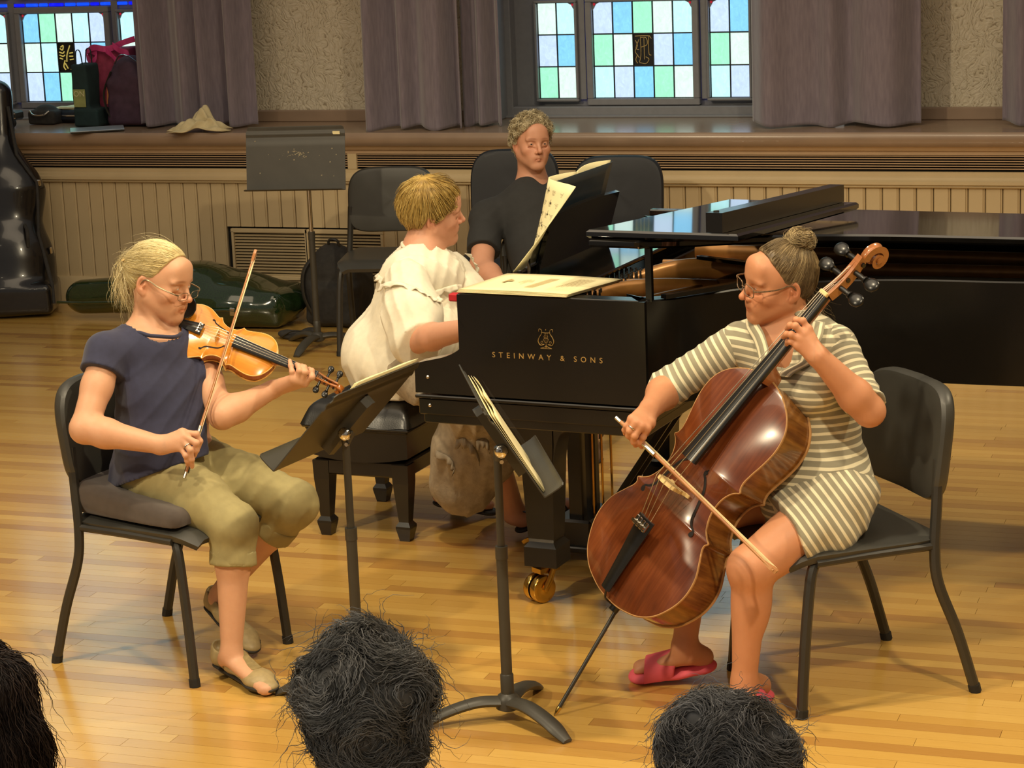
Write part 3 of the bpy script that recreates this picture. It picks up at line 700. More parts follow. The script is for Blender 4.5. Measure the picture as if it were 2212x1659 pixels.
# ------------------------------------------------------------------ grand piano
M_POLY = NT('black_piano_polish'); M_POLY.set(srgb(13, 12, 11), 0.07, 0, 0.5, coat=0.5); M_POLY = M_POLY.m
M_SATIN = simple('black_piano_satin', srgb(17, 15, 13), 0.22, var=0.05)
M_GOLD = simple('brass_lettering', srgb(206, 170, 104), 0.35, 0.6)
M_BRASS = simple('polished_brass', srgb(214, 176, 92), 0.18, 1.0)
M_PLATE = simple('bronze_iron_plate', srgb(150, 104, 50), 0.35, 0.35)
M_SBOARD = simple('soundboard_spruce', srgb(150, 96, 50), 0.4)
M_IVORY = simple('white_key', srgb(232, 226, 210), 0.25)
M_RED = simple('red_felt', srgb(176, 24, 34), 0.7)
def piano():
    t = thing('grand_piano', 'large black grand piano with gold lettering and lid on short prop', 'piano', (-2.461, 6.033, 0), PTH)
    def pr_(xz, y0, y1): m = MB(); m.prism(xz, y1 - y0, M=[[1, 0, 0], [0, 0, 1], [0, 1, 0]], c=(0, y0, 0)); return m
    near = [(.14, 0), (.45, 0), (.70, 0.0)]; curve = spline([(.70, 0.0), (.80, .08), (.93, .26), (1.10, .40), (1.32, .475), (1.66, .505), (2.02, .57), (2.26, .75), (2.36, 1.0), (2.30, 1.28), (2.10, 1.45), (1.9, 1.48)], 6)
    out = near + [tuple(p) for p in curve] + [(.14, 1.48)]
    out = np.array(out); c0 = np.array([1.1, .8])
    def inset(poly, d):
        p = np.asarray(poly); n = len(p); o = []
        for i in range(n):
            a, b, c = p[i - 1], p[i], p[(i + 1) % n]; e1, e2 = unit(b - a), unit(c - b); n1, n2 = np.array([-e1[1], e1[0]]), np.array([-e2[1], e2[0]]); q = unit(n1 + n2); o.append(b + q * d / max(.45, q @ n1))
        return np.array(o)
    inn = inset(out, .055); n = len(out)
    m = MB(); vs = np.concatenate([np.c_[out, np.full(n, .69)], np.c_[out, np.full(n, .986)], np.c_[inset(out, .004), np.full(n, .99)], np.c_[inn, np.full(n, .99)], np.c_[inn, np.full(n, .86)]])
    # rim: open at the keyboard end (skip the closing edge)
    fs = []
    for k in range(4):
        for i in range(n - 1): fs.append((k * n + i, k * n + i + 1, (k + 1) * n + i + 1, (k + 1) * n + i))
    fs.append(tuple(i for i in range(n))[::-1]); m.add(vs, fs); m.build('case', M_SATIN, t, smooth=40)
    # cheeks (arms) at both ends of the keyboard
    prof = [(.15, .988), (.145, .93)] + [tuple(p) for p in spline([(.148, .915), (.160, .895), (.166, .865), (.155, .84), (.130, .818), (.09, .80), (.04, .788), (0, .778)], 4)] + [(-.006, .77), (-.007, .69), (.72, .69), (.72, .988)]
    for y0, y1 in ((-.003, .055), (1.43, 1.483)): pr_(prof, y0, y1).build('cheek', M_SATIN, t, smooth=30)
    m = MB(); m.box((.355, .74, .6785), (.73, 1.49, .011), ch=.003); m.box((.355, .74, .648), (.715, 1.475, .05), ch=.004); m.box((.36, .74, .612), (.70, 1.46, .03), ch=.003); m.build('keybed', M_SATIN, t)
    for zz in (.738, .652):
        m = MB(); m.lathe([(.0, 0), (.006, .0), (.004, .004), (.0, .005)], 12, c=(.035, -.003 if zz > .7 else .002, zz), M=[[1, 0, 0], [0, 0, -1], [0, 1, 0]]); m.build('screw', M_CHROME, t, smooth=60)
    m = MB(); m.box((.005, .74, .72), (.02, 1.37, .05), ch=.004); m.build('key_slip', M_SATIN, t)
    for y in (.095, 1.385): m = MB(); m.box((.085, y, .745), (.15, .08, .04), ch=.005); m.build('key_block', M_SATIN, t)
    wk = MB(); w = 1.22 / 52; wk.box((0, 0, 0), (.145, w - .0012, .02), ch=.0015); k0 = wk.build('white_key', M_IVORY, t); k0.location = (.095, .13 + w / 2, .742)
    for i in range(1, 52): k = k0.copy(); COL.objects.link(k); k.location = (.095, .13 + w * (i + .5), .742)
    bk = MB(); bk.box((0, 0, 0), (.092, .011, .014), ch=.002); b0 = None; pat = [1, 0, 1, 1, 0, 1, 1]
    for i in range(51):
        if pat[(i + 5) % 7] == 0: continue
        if b0 is None: b0 = bk.build('black_key', M_POLY, t); k = b0
        else: k = b0.copy(); COL.objects.link(k)
        k.location = (.125, .13 + w * (i + 1), .757)
    m = MB(); m.box((.19, .74, .81), (.02, 1.37, .13), M=[[.97, 0, .24], [0, 1, 0], [-.24, 0, .97]], ch=.005); m.build('fallboard', M_POLY, t)
    # floor of the case, pin block, plate
    m = MB(); m.prism(inset(out, .05), .012, c=(0, 0, .80)); m.build('soundboard', M_SBOARD, t)
    m = MB(); m.box((.31, .74, .905), (.24, 1.37, .05), ch=.004); m.build('pin_block', M_SATIN, t)
    pl = inset(out, .062); pl = np.array([q for q in pl if q[0] > .30] ); m = MB(); m.prism(np.concatenate([[(.42, .09)], pl[(pl[:, 0] > .45)], [(.42, 1.39)]]), .018, c=(0, 0, .872)); m.build('iron_plate', M_PLATE, t)
    for (pth, r) in (([(.42, .10, .90), (.55, .16, .915), (.66, .30, .93), (.72, .5, .925), (.75, .9, .91)], .02), ([(.40, .25, .91), (.50, .36, .94), (.62, .42, .945), (.75, .5, .93)], .022), ([(.42, .62, .91), (.56, .68, .95), (.70, .74, .95), (.85, .78, .92)], .024), ([(.75, .2, .9), (1.0, .5, .91), (1.3, .65, .91)], .022)):
        m = MB(); p = spline(pth, 8); m.tube(p, r, 10, flat=(1.5, 1.0), up=(0, 0, 1)); m.build('plate_rib', M_PLATE, t, smooth=60)
    for (a, b) in (((.45, .5, .93), (1.7, .8, .92)), ((.45, .85, .93), (2.0, 1.05, .92)), ((.45, 1.15, .93), (1.8, 1.25, .92))):
        m = MB(); m.tube([a, b], .02, 8, flat=(1.3, .8), up=(0, 0, 1)); m.build('plate_strut', M_PLATE, t, smooth=40)
    m = MB(); r = random.Random(2)
    for i in range(9):
        for j in range(26):
            x, y = .335 + i * .016 + .004 * (j % 2), .14 + j * .0205; m.tube([(x, y, .925), (x, y, .962)], .0034, 5)
    pins = m.build('tuning_pins', M_STEEL, t); pins['kind'] = 'stuff'
    m = MB()
    for j in range(90): y = .12 + j * .0138; m.tube([(.47, y, .9), (min(2.1, .75 + j * .017), y + .04, .9)], .0007, 3)
    s = m.build('strings', M_CHROME, t); s['kind'] = 'stuff'
    for j in range(28): m = MB(); m.box((.585, .14 + j * .021, .915), (.10, .0085, .03), ch=.002); m.build('damper', M_SATIN, t)
    m = MB(); m.box((.60, .33, .925), (.05, .05, .02), ch=.004); m.build('damper_felt', M_RED, t)
    # lid, hinged along the far side, resting on the short prop
    sl = .090; hy = 1.492
    def tilt(x, y, z): return (x, y, 1.004 + sl * (hy - y) + z)
    lo = inset(out, -.016); k = [i for i in range(len(lo)) if lo[i][0] > .60]; lo = np.array([(.565, -.016)] + [tuple(lo[i]) for i in k] + [(.565, hy)])
    m = MB(); n = len(lo); d = inset(lo, .008)
    vs = np.array([tilt(*q, 0) for q in d] + [tilt(*q, .006) for q in lo] + [tilt(*q, .018) for q in lo] + [tilt(*q, .024) for q in d])
    fs = [(kk * n + i, kk * n + (i + 1) % n, (kk + 1) * n + (i + 1) % n, (kk + 1) * n + i) for kk in range(3) for i in range(n)] + [tuple(range(n))[::-1], tuple(3 * n + i for i in range(n))]
    m.add(vs, fs); m.build('lid', M_POLY, t, smooth=25)
    fx = [(.555, -.01), (1.0, -.01), (.985, 1.20), (.548, 1.20)]; m = MB(); n = 4; d = inset(fx, .007)
    tf = lambda x, y, z: tilt(x, y, z + .018 * max(0, y) / 1.2)
    vs = np.array([tf(*q, .025) for q in d] + [tf(*q, .031) for q in fx] + [tf(*q, .043) for q in fx] + [tf(*q, .049) for q in d])
    fs = [(kk * n + i, kk * n + (i + 1) % n, (kk + 1) * n + (i + 1) % n, (kk + 1) * n + i) for kk in range(3) for i in range(n)] + [tuple(range(n))[::-1], tuple(3 * n + i for i in range(n))]
    m.add(vs, fs); fl = m.build('folded_front_lid', M_POLY, t, smooth=25)
    m = MB(); vs = [tf(x, y, z) for (x, y) in ((.905, .0), (.952, .0), (.94, 1.19), (.893, 1.19)) for z in (.05, .105)]
    m.add(vs, [(0, 2, 3, 1), (2, 4, 5, 3), (4, 6, 7, 5), (6, 0, 1, 7), (1, 3, 5, 7), (0, 6, 4, 2)]); m.build('lid_lip', M_SATIN, t)
    m = MB(); m.cyl(tilt(.925, .03, .105), tilt(.925, .03, .109), .008, n=12); m.build('bumper', M_RUBBER, fl)
    m = MB(); m.box((.37, 1.47, 1.005), (.4, .035, .022), ch=.004); m.build('hinge_rail', M_POLY, t)
    # prop sticks
    m = MB(); m.tube([(.725, .028, .985), (.725, .028, 1.135)], .0125, 4, up=(1, .0, 0)); m.build('short_prop', M_SATIN, t)
    m = MB(); m.tube([(.765, .03, 1.0), (1.12, .62, 1.0)], .017, 4, flat=(.5, 1.0), up=(0, 0, 1)); m.build('long_prop', M_POLY, t)
    m = MB(); m.tube([(.64, .66, 1.0), (1.02, .50, 1.0)], .015, 4, flat=(.5, 1), up=(0, 0, 1)); m.build('long_prop', M_POLY, t)
    # music desk
    c = np.array([.235, .755, .985]); hw = .36
    b0, t0 = np.array([.200, 0, .985]), np.array([.250, 0, 1.15])
    m = MB(); rows = [[lerp(b0, t0, v) + [0, .44 + (u * .54), .008 * math.sin(u * math.pi) * v] for u in np.linspace(0, 1, 9)] for v in np.linspace(0, 1, 7)]
    m.sheet(rows, .014); m.build('music_desk', M_POLY, t, smooth=30)
    m = MB(); m.box((.30, .74, .978), (.26, 1.37, .014), ch=.004); ds = m.build('desk_shelf', M_POLY, t)
    m = MB(); m.box((.172, .67, .992), (.030, .64, .012), ch=.003); m.build('desk_ledge', M_POLY, t)
    for y in (.40, .95): m = MB(); m.box((.186, y, 1.005), (.012, .02, .045), ch=.003); m.build('hinge', M_CHROME, t)
    # legs with brackets and brass casters
    def leg(x, y, ang, big):
        L_ = MB(); sec = [(.055, .60), (.055, .50), (.052, .44), (.042, .20), (.040, .19), (.053, .175), (.053, .115)]
        vs = []; fs = []
        for w, z in sec: vs += [(x - w, y - w, z), (x + w, y - w, z), (x + w, y + w, z), (x - w, y + w, z)]
        for i in range(len(sec) - 1):
            for j in range(4): a = i * 4 + j; b_ = i * 4 + (j + 1) % 4; fs.append((a, a + 4, b_ + 4, b_))
        fs += [(0, 1, 2, 3), tuple(len(vs) - 4 + k for k in (3, 2, 1, 0))]; L_.add(vs, fs); lo_ = L_.build('leg', M_SATIN, t)
        if big:
            arc = [tuple(q) for q in spline([(.050, .40), (.056, .46), (.075, .525), (.115, .57), (.15, .585)], 5)]
            poly = [(.05, .62), (.15, .62)] + arc[::-1] + [(.048, .40)]
            for s in (1, -1):
                mm = MB(); mm.prism([(p[0] * s, p[1]) for p in poly], .10, M=[[1, 0, 0], [0, 0, 1], [0, 1, 0]], c=(x, y - .05, 0)); mm.build('bracket', M_SATIN, t, smooth=40)
        ca, sa = math.cos(ang), math.sin(ang); ax = np.array([ca, sa, 0]); fo = np.array([-sa, ca, 0]); cx = np.array([x, y, 0]) - fo * .035 + [0, 0, .043]
        mm = MB(); mm.cyl((x, y, .085), (x, y, .115), .02, n=14); mm.tube([np.array([x, y, .098]) + fo * .03, np.array([x, y, .098]) - fo * .045], .03, 4, flat=(.35, 1.0), up=(0, 0, 1)); mm.build('caster_plate', M_BRASS, lo_)
        for s in (-1, 1):
            mm = MB(); a0 = cx + ax * s * .016; zx = ax * s; xa = np.array([0, 0, 1.0]); ya = np.cross(zx, xa); Rm_ = np.array([xa, ya, zx]).T
            mm.lathe([(.008, .012), (.02, .010), (.030, .0125), (.041, .012), (.043, .008), (.043, -.008), (.041, -.012), (.008, -.012)], 28, c=a0, M=Rm_); mm.build('caster_wheel', M_BRASS, lo_, smooth=30)
        mm = MB(); mm.cyl(cx - ax * .034, cx + ax * .034, .007, n=12); 
        for s in (-1, 1): mm.tube([cx + ax * s * .031, cx + ax * s * .031 + fo * .02 + [0, 0, .03], np.array([x, y, .098]) + ax * s * .026], .012, 6, flat=(.4, 1), up=ax)
        mm.build('caster_fork', M_BRASS, lo_, smooth=40)
    leg(.275, .265, math.radians(-28), True); leg(.275, 1.25, .4, True); leg(1.75, .98, .9, True)
    # pedal lyre
    lx, ly = .20, .74
    m = MB(); m.box((lx, ly, .085), (.13, .22, .11), ch=.008); m.box((lx, ly, .045), (.15, .25, .02), ch=.004); m.build('lyre_box', M_SATIN, t)
    for s in (-1, 1): m = MB(); m.box((lx, ly + s * .055, .36), (.05, .035, .46), ch=.004); m.build('lyre_post', M_SATIN, t)
    m = MB(); m.box((lx, ly, .585), (.12, .24, .03), ch=.004); m.build('lyre_top', M_SATIN, t)
    for s in (-1, 1): m = MB(); m.tube([(lx + .06, ly + s * .045, .10), (lx + .40, ly + s * .045, .60)], .012, 6); m.build('lyre_brace', M_SATIN, t)
    for j in range(3):
        m = MB(); m.cyl((lx + .045 + .02 * j, ly - .03 + .03 * j, .13), (lx + .045 + .02 * j, ly - .03 + .03 * j, .60), .004, n=6); m.build('pedal_rod', M_BRASS, t)
        y = ly + (j - 1) * .065; m = MB(); rows = [[(x, y + w_ * ww, z) for w_ in (-1, -.4, .4, 1)] for x, z, ww in ((lx - .06, .065, .012), (lx - .10, .07, .013), (lx - .14, .064, .02), (lx - .175, .05, .024), (lx - .19, .04, .016))]
        m.sheet(rows, .012); m.build('pedal', M_BRASS, t, smooth=60)
    # gilded maker's lettering and lyre emblem on the near cheek
    def lettering(txt, x, z, size, sp):
        o = text_mesh(txt, size, sp, .0006, M_GOLD, t); o.location = (x, -.0036, z); o.rotation_euler = (math.pi / 2, 0, 0); return o
    lettering('STEINWAY & SONS', .4185, .8085, .0225, 1.95)
    ex, ez, s = .4185, .8415, .0575
    def st(pts, r, name='emblem'):
        p = spline([(ex + a * s, -.0045, ez + b * s) for a, b in pts], 6); m = MB(); m.tube(p, np.array(r) if np.isscalar(r) else np.interp(np.linspace(0, 1, len(p)), np.linspace(0, 1, len(r)), r), 6, flat=(1, .4), up=(0, -1, 0)); m.build(name, M_GOLD, t, smooth=60)
    for q in (1, -1):
        st([(q * .1, .22), (q * .3, .18), (q * .42, .36), (q * .36, .56), (q * .22, .78), (q * .24, .95), (q * .36, .98), (q * .38, .86)], [.0012, .0024, .0026, .0022, .0014, .0012, .0016, .0012])
        st([(q * .1, .22), (q * .24, .24), (q * .28, .34), (q * .2, .38), (q * .18, .3)], .0012)
        st([(0, .14), (q * .16, .06), (q * .3, .02)], .002)
        st([(q * .02, .3), (q * .12, .42), (q * .12, .5), (q * -.1, .58), (q * -.06, .68)], .0009)
    st([(-.24, .82), (0, .80), (.24, .82)], .0014); st([(0, .12), (0, .28), (0, .8)], .0008); st([(0, .04), (0, .2)], .003)
    for q in (-.08, .08): st([(q, .3), (q, .8)], .0005)
    st([(-.26, .015), (.26, .015)], .0016); st([(0, .93), (0.001, .99)], .0016)
    # red felt strip at the near end of the desk shelf
    m = MB(); m.box((.135, .02, .975), (.05, .03, .022), ch=.003); tg = m.build('red_felt_strip', M_RED, t)
    return t
PIANO = piano()
PM = np.array(PIANO.matrix_world)
def PW(x, y, z): return PM[:3, :3] @ np.array([x, y, z], float) + PM[:3, 3]
# score lying over the near cheek
def flat_score():
    t = thing('music_score', 'cream score lying flat on the near end of the piano', 'sheet music', PW(.33, .16, .992)); 
    c = [np.array(q) for q in ((.14, .002, 0), (.485, -.004, 0), (.545, .25, 0), (.17, .27, 0))]
    for k in range(4):
        rows = []
        for v in np.linspace(0, 1, 8):
            rows.append([PW(*(lerp(lerp(c[0], c[1], u), lerp(c[3], c[2], u), v) + [0.002 * k, .001 * k, .9935 + .0024 * k + .002 * k * math.sin(u * 3) * .4])) for u in np.linspace(0, 1, 12)])
        mb = MB(); mb.sheet(rows, .0022); mb.build('page' if k else 'cover', M_PAPERW, t, smooth=180, world=True)
    mb = MB(); z = 1.0037 + .0022; r = random.Random(5)
    def mark(u0, u1, v0, v1):
        q = [lerp(lerp(c[0], c[1], u), lerp(c[3], c[2], u), v) for u, v in ((u0, v0), (u1, v0), (u1, v1), (u0, v1))]; mb.add([PW(p[0] + .006, p[1] + .003, z) for p in q], [(0, 1, 2, 3)])
    for k in range(7): mark(.50 + .012 * k, .506 + .012 * k, .2, .75)
    for k in range(5): mark(.74 + .03 * k, .747 + .03 * k, .3 + .03 * k, .8)
    for k in range(6): mark(.34 + .018 * k, .345 + .018 * k, .35 + r.random() * .15, .55 + r.random() * .1)
    mark(.2, .225, .42, .62); mark(.225, .26, .5, .56)
    mb.build('print', simple('faded_print', srgb(170, 150, 100), .8), t, world=True)
flat_score()
# open score on the music desk, its left page hanging past the desk
def desk_score():
    t = thing('music_score', 'open cream score standing on the piano music desk, dark cover behind', 'sheet music', PW(.2, .75, 1.0))
    up = unit(np.array([.05, 0, .17])); fr = np.array([-up[2], 0, up[0]])
    def pt(y, s, off): return PW(*(np.array([.184 + .13 * min(1, max(0, (.47 - y) / .13)) ** 1.4 * (.25 + .75 * s / .268), y, .998]) + up * s + fr * off))
    M_COV = simple('score_cover', srgb(34, 44, 52), .4)
    for nm, mt, o0, y0, y1, h in (('cover', M_COV, .003, .47, .93, .262), ('page', M_PAPERW, .007, .33, .645, .268), ('page', M_PAPERW, .007, .645, .92, .268)):
        rows = []
        for s in np.linspace(0, h, 9):
            rows.append([pt(lerp(y0, y1, u) - (.05 * (1 - s / h) ** 2 * (1 - u) if y0 < .4 else 0), s, o0 + (.02 * math.sin(u * math.pi) * (s / h) if nm == 'page' else 0) + (.018 * (1 - u) ** 2 * (1 - s / h) if y0 < .4 else 0)) for u in np.linspace(0, 1, 12)])
        mb = MB(); mb.sheet(rows, .0016); mb.build(nm, mt, t, smooth=180, world=True)
    for sgn, oo in ((1, .0086), (-1, .0054)):
        mb = MB(); r = random.Random(8)
        for k in range(6):
            s0 = .05 + .035 * k
            for (ya, yb) in ((.36, .63), (.66, .90)):
                f = lambda y, s: pt(y - (.05 * (1 - s / .268) ** 2 * (1 - (y - .33) / .315) if y < .645 else 0), s, oo + .02 * math.sin(((y - .33) / .315 if y < .645 else (y - .645) / .275) * math.pi) * s / .268 + (.018 * (1 - (y - .33) / .315) ** 2 * (1 - s / .268) if y < .645 else 0))
                for l in range(5):
                    s = s0 + l * .0032; ys = np.linspace(ya, yb, 8)
                    for a, b in zip(ys[:-1], ys[1:]): mb.add([f(a, s), f(b, s), f(b, s + .0007), f(a, s + .0007)], [(0, 1, 2, 3)])
                for q in range(14):
                    y = r.uniform(ya + .01, yb - .02); s = s0 + r.uniform(-.002, .014); mb.add([f(y, s), f(y + .007, s + .001), f(y + .007, s + .0055), f(y, s + .0045)], [(0, 1, 2, 3)]); mb.add([f(y + .006, s), f(y + .0072, s), f(y + .0072, s + .014), f(y + .006, s + .014)], [(0, 1, 2, 3)])
        mb.build('notation', M_INK, t, world=True)
desk_score()
# ------------------------------------------------------------------ violin, cello and their bows
def m_wood(name, c0, c1, c2, rough=0.22, scale=(3, 40, 3), coat=0.6, flame=None):
    t = NT(name); v = t.obj(); n = t.noise(t.mapped(v, scale), 3, 4, .6, .5); n2 = t.noise(v, 6, 3)
    c = t.ramp(t.math('ADD', t.math('MULTIPLY', n, .35), t.math('MULTIPLY', n2, .65)), [(0.32, c0), (0.5, c1), (0.68, c2)])
    if flame:
        w = t.n('ShaderNodeTexWave'); w.wave_type = 'BANDS'; w.bands_direction = 'Y'; w.inputs['Scale'].default_value = flame; w.inputs['Distortion'].default_value = 5; w.inputs['Detail'].default_value = 2; w.inputs['Detail Scale'].default_value = .8; t.l(v, w.inputs['Vector'])
        c = t.mix(t.math('MULTIPLY', w.outputs[1], .38), c, c0)
    t.set(c, rough, 0, .5, coat); return t.m
M_VTOP = m_wood('violin_spruce', srgb(196, 116, 30), srgb(222, 142, 42), srgb(232, 160, 62), scale=(60, 3, 3))
M_VRIB = m_wood('violin_maple', srgb(130, 74, 26), srgb(176, 104, 40), srgb(196, 128, 56), flame=60)
M_VEDGE = simple('violin_edge', srgb(236, 186, 96), .35)
M_CTOP = m_wood('cello_spruce', srgb(78, 36, 16), srgb(106, 52, 24), srgb(132, 72, 36), scale=(30, 2, 2))
M_CRIB = m_wood('cello_maple', srgb(84, 46, 18), srgb(140, 92, 40), srgb(168, 118, 58), flame=11)
M_CEDGE = simple('cello_edge', srgb(178, 134, 84), .4)
M_CNECK = m_wood('cello_neck_maple', srgb(128, 74, 36), srgb(160, 98, 52), srgb(178, 118, 68))
M_EBONY = simple('ebony', srgb(24, 23, 21), .28, var=.15)
M_BRIDGE = simple('bridge_maple', srgb(226, 198, 138), .5)
M_STRING = simple('steel_string', srgb(190, 184, 168), .25, .9)
M_BSTICK = m_wood('bow_stick', srgb(140, 84, 46), srgb(176, 118, 70), srgb(200, 150, 100), scale=(5, 5, 5))
M_BHAIR = simple('bow_hair', srgb(236, 218, 168), .5)
M_SILVER = simple('silver', srgb(224, 220, 210), .2, 1.0)
M_FHOLE = simple('f_hole_shade', srgb(22, 12, 8), .8)
def instrument(t, D):
    """D: L body length, y0 bottom, hw profile (normalised), arch, rib, etc; local frame x treble, y to the scroll, z out of the table"""
    L, y0, sc = D['L'], D['y0'], D['sc']
    pr = np.array(D['prof']); seg = D['corners']
    # dense outline half width
    ys, hs = [], []
    def addseg(p):
        q = spline(p, 10); ys.extend(q[:, 0]); hs.extend(q[:, 1])
    for s in D['segs']: addseg(np.array(s))
    ys = np.array(ys) * L + y0; hs = np.maximum(np.array(hs) * L, 0.0005)
    arch = D['arch']; rib = D['rib']; ed = D['edge']
    def ztop(x, y, hw):
        v = (y - y0) / L; A = max(0, 1 - abs(2 * v - 1) ** 3.2) ** .75; s = min(1, abs(x) / max(hw, 1e-4))
        return arch * A * (1 - s ** 2.3) ** 1.0 * (min(1, hw / (.10 * L)))
    def hw_at(y): return float(np.interp(y, ys + np.arange(len(ys)) * 1e-9, hs))
    M_ = 27; u = np.sin(np.linspace(-1, 1, M_) * math.pi / 2)
    def plate(sign, zb, mat, nm, inset=0.0):
        rows = []; low = []
        for y, h in zip(ys, hs):
            rows.append([(a * h, y, zb + sign * ztop(a * h, y, h)) for a in u]); low.append([(a * h, y, zb - sign * ed) for a in u])
        mb = MB(); a = np.array(rows); b = np.array(low); mb.grid(a, flip=sign < 0); mb.grid(b, flip=sign > 0)
        for k in (0, -1):
            mb.grid(np.stack([a[:, k], b[:, k]], 1), flip=(k == 0) ^ (sign < 0) ^ True)
        for k in (0, -1): mb.grid(np.stack([a[k], b[k]], 0), flip=(k == 0))
        return mb.build(nm, mat, t, smooth=45)
    plate(1, 0, D['mtop'], 'top_plate'); plate(-1, -rib - ed, D['mrib'], 'back_plate')
    ins = D['over']
    loop = [(max(h - ins, .0004), y) for y, h in zip(ys, hs)]
    # keep the ribs inside at both ends
    loop = [(x, min(max(y, y0 + ins), y0 + L - ins)) for x, y in loop]
    full = np.array(loop + [(-x, y) for x, y in loop[::-1]])
    mb = MB(); mb.grid(np.stack([np.c_[full, np.full(len(full), -ed * .5)], np.c_[full, np.full(len(full), -rib - ed)]], 0), closed_u=True); mb.build('ribs', D['mrib'], t, smooth=50)
    for z, nm in ((0, 'edge'), (-rib - ed, 'edge')):
        for sx in (1, -1):
            mb = MB(); p = np.array([(sx * h, y, z - (ed * .5 if z == 0 else -ed * .5)) for y, h in zip(ys, hs)]); mb.tube(p, ed * .62, 6, up=(0, 0, 1)); mb.build(nm, D['medge'], t, smooth=60)
    # f-holes: dark strips laid on the table, shade of uncut openings put in colour
    for sx in (1, -1):
        def on(x, y, off=.0004 * sc): return (sx * x, y, ztop(x, y, hw_at(y)) + off)
        pts = spline([on(*p) for p in D['fhole']], 8); n = len(pts); tt = np.linspace(0, 1, n); r = (.0009 + .0016 * np.sin(tt * math.pi) ** 1.2) * sc
        pts[:, 2] = [on(abs(p[0]), p[1])[2] for p in pts]
        mb = MB(); mb.tube(pts, r, 6, flat=(.22, 1.0), up=(0, 0, 1))
        for (ex, ey, er) in D['eyes']:
            c = on(ex, ey); mb.lathe([(er, -.0004 * sc), (er, .0003 * sc), (0.0001, .0004 * sc)], 14, c=c)
        mb.build('f_hole', M_FHOLE, t, smooth=60)
    # neck, fingerboard, nut
    nut, fbe, zn, zf, w0, w1 = D['nut'], D['fb_end'], D['z_nut'], D['z_fb'], D['w_nut'], D['w_fb']
    th = D['fb_th']; rows = []
    for v in np.linspace(0, 1, 12):
        y = lerp(nut, fbe, v); w = lerp(w0, w1, v) / 2; z = lerp(zn, zf, v)
        ring = [(w * math.sin(a), y, z - (1 - math.cos(a)) * w * .35) for a in np.linspace(-1.2, 1.2, 9)]; s = 1 / math.sin(1.2)
        ring = [(x * s, yy, zz) for x, yy, zz in ring]; e = ring[0][2]; ring = ring + [(w, y, e - th), (-w, y, e - th)]; rows.append(ring)
    mb = MB(); mb.grid(np.array(rows), closed_u=True); n = 11; mb.add(np.array(rows[0]), [tuple(range(n))[::-1]]); mb.add(np.array(rows[-1]), [tuple(range(n))]); mb.build('fingerboard', M_EBONY, t, smooth=35)
    ytop = y0 + L; rows = []
    for v, k in ((0, 1), (.5, 1.02), (.86, 1.1), (.94, 1.5), (1.0, 2.2), (1.06, 2.4)):
        y = lerp(nut, ytop, v); w = lerp(w0, lerp(w0, w1, (nut - ytop) / (nut - fbe)), v) / 2; zt = lerp(zn, zf, (nut - y) / (nut - fbe)) - th * 1.05
        dp = D['neck_d'] * k if v < .9 else (zt + rib * (.5 if v < .97 else .95))
        rows.append([(w * math.cos(a) * (1 if v < .9 else .95), y, zt - dp * abs(math.sin(a)) ** .8) for a in np.linspace(0, math.pi, 11)])
    mb = MB(); mb.grid(np.array(rows), closed_u=True, flip=True); mb.build('neck', D['mneck'], t, smooth=45)
    mb = MB(); mb.box((0, nut + .003 * sc, zn + .0005 * sc), (w0, .006 * sc, .006 * sc), ch=.001 * sc); mb.build('nut', M_EBONY if sc < 1.5 else M_BRIDGE, t)
    # bridge
    bh, by, bw = D['br_h'], D['br_y'], D['br_w']; zb = ztop(0, by, hw_at(by))
    def bp(pts): return [(x * bw / 2, z * bh) for x, z in pts]
    half = [(0, .30), (.14, .34), (.22, .26), (.40, .22), (.62, .10), (.66, 0), (1.0, 0), (.98, .08), (.80, .16), (.72, .28), (.84, .42), (.92, .52), (.80, .62), (.82, .80), (.60, .92), (.3, .985), (0, 1.0)]
    poly = bp(half) + [(-x, z) for x, z in bp(half)[::-1][1:-1]]
    mb = MB(); mb.prism(poly, D['br_t'], M=[[1, 0, 0], [0, 0, -1], [0, 1, 0]], c=(0, by + D['br_t'] / 2, zb - .003 * sc)); mb.build('bridge', M_BRIDGE, t, smooth=30)
    # tailpiece, strings
    ty0, ty1, tz0, tz1 = y0 - .002, D['tail_y'], .012 * sc + .004, D['tail_z']
    rows = []
    for v in np.linspace(0, 1, 9):
        y = lerp(ty0 + .012 * sc, ty1, v); w = D['tail_w'] / 2 * (.5 + .5 * v ** 1.3 if v < .93 else .98); z = lerp(tz0, tz1, v)
        rows.append([(w * a, y, z + w * .35 * (1 - a * a)) for a in np.linspace(-1, 1, 7)])
    mb = MB(); mb.sheet(rows, .005 * sc); tp = mb.build('tailpiece', M_EBONY, t, smooth=40)
    mb = MB(); mb.tube(spline([(0, ty0 + .014 * sc, tz0), (0, y0 + .001, .006 * sc), (0, y0 - .004 * sc, -.004 * sc), (0, y0 - .006 * sc, -rib * .4)], 4), .0016 * sc, 6); mb.cyl((0, y0 + .002, -rib * .45), (0, y0 - .014 * sc, -rib * .45), .007 * sc, n=12); mb.build('end_button', M_EBONY, t, smooth=60)
    for k in range(4):
        a = (k - 1.5) / 1.5; xb = a * bw * .38; zz = zb + bh * (1 - .10 * a * a) - .002 * sc + .0006; xn = a * w0 * .36
        mb = MB(); yp = nut + D['peg0'] + D['pegd'] * (3 - (0, 2, 3, 1)[k])
        mb.tube([(a * D['tail_w'] * .34, ty1 - .004, tz1 + .004 * sc), (xb, by, zz), (xn, nut, zn + .004 * sc), (xn * .6, nut + .02 * sc, zn - .004 * sc), (xn * .5, yp, zn - .016 * sc)], D['str_r'] * (1.3 - .16 * k), 5); mb.build('string', M_STRING, t, smooth=60)
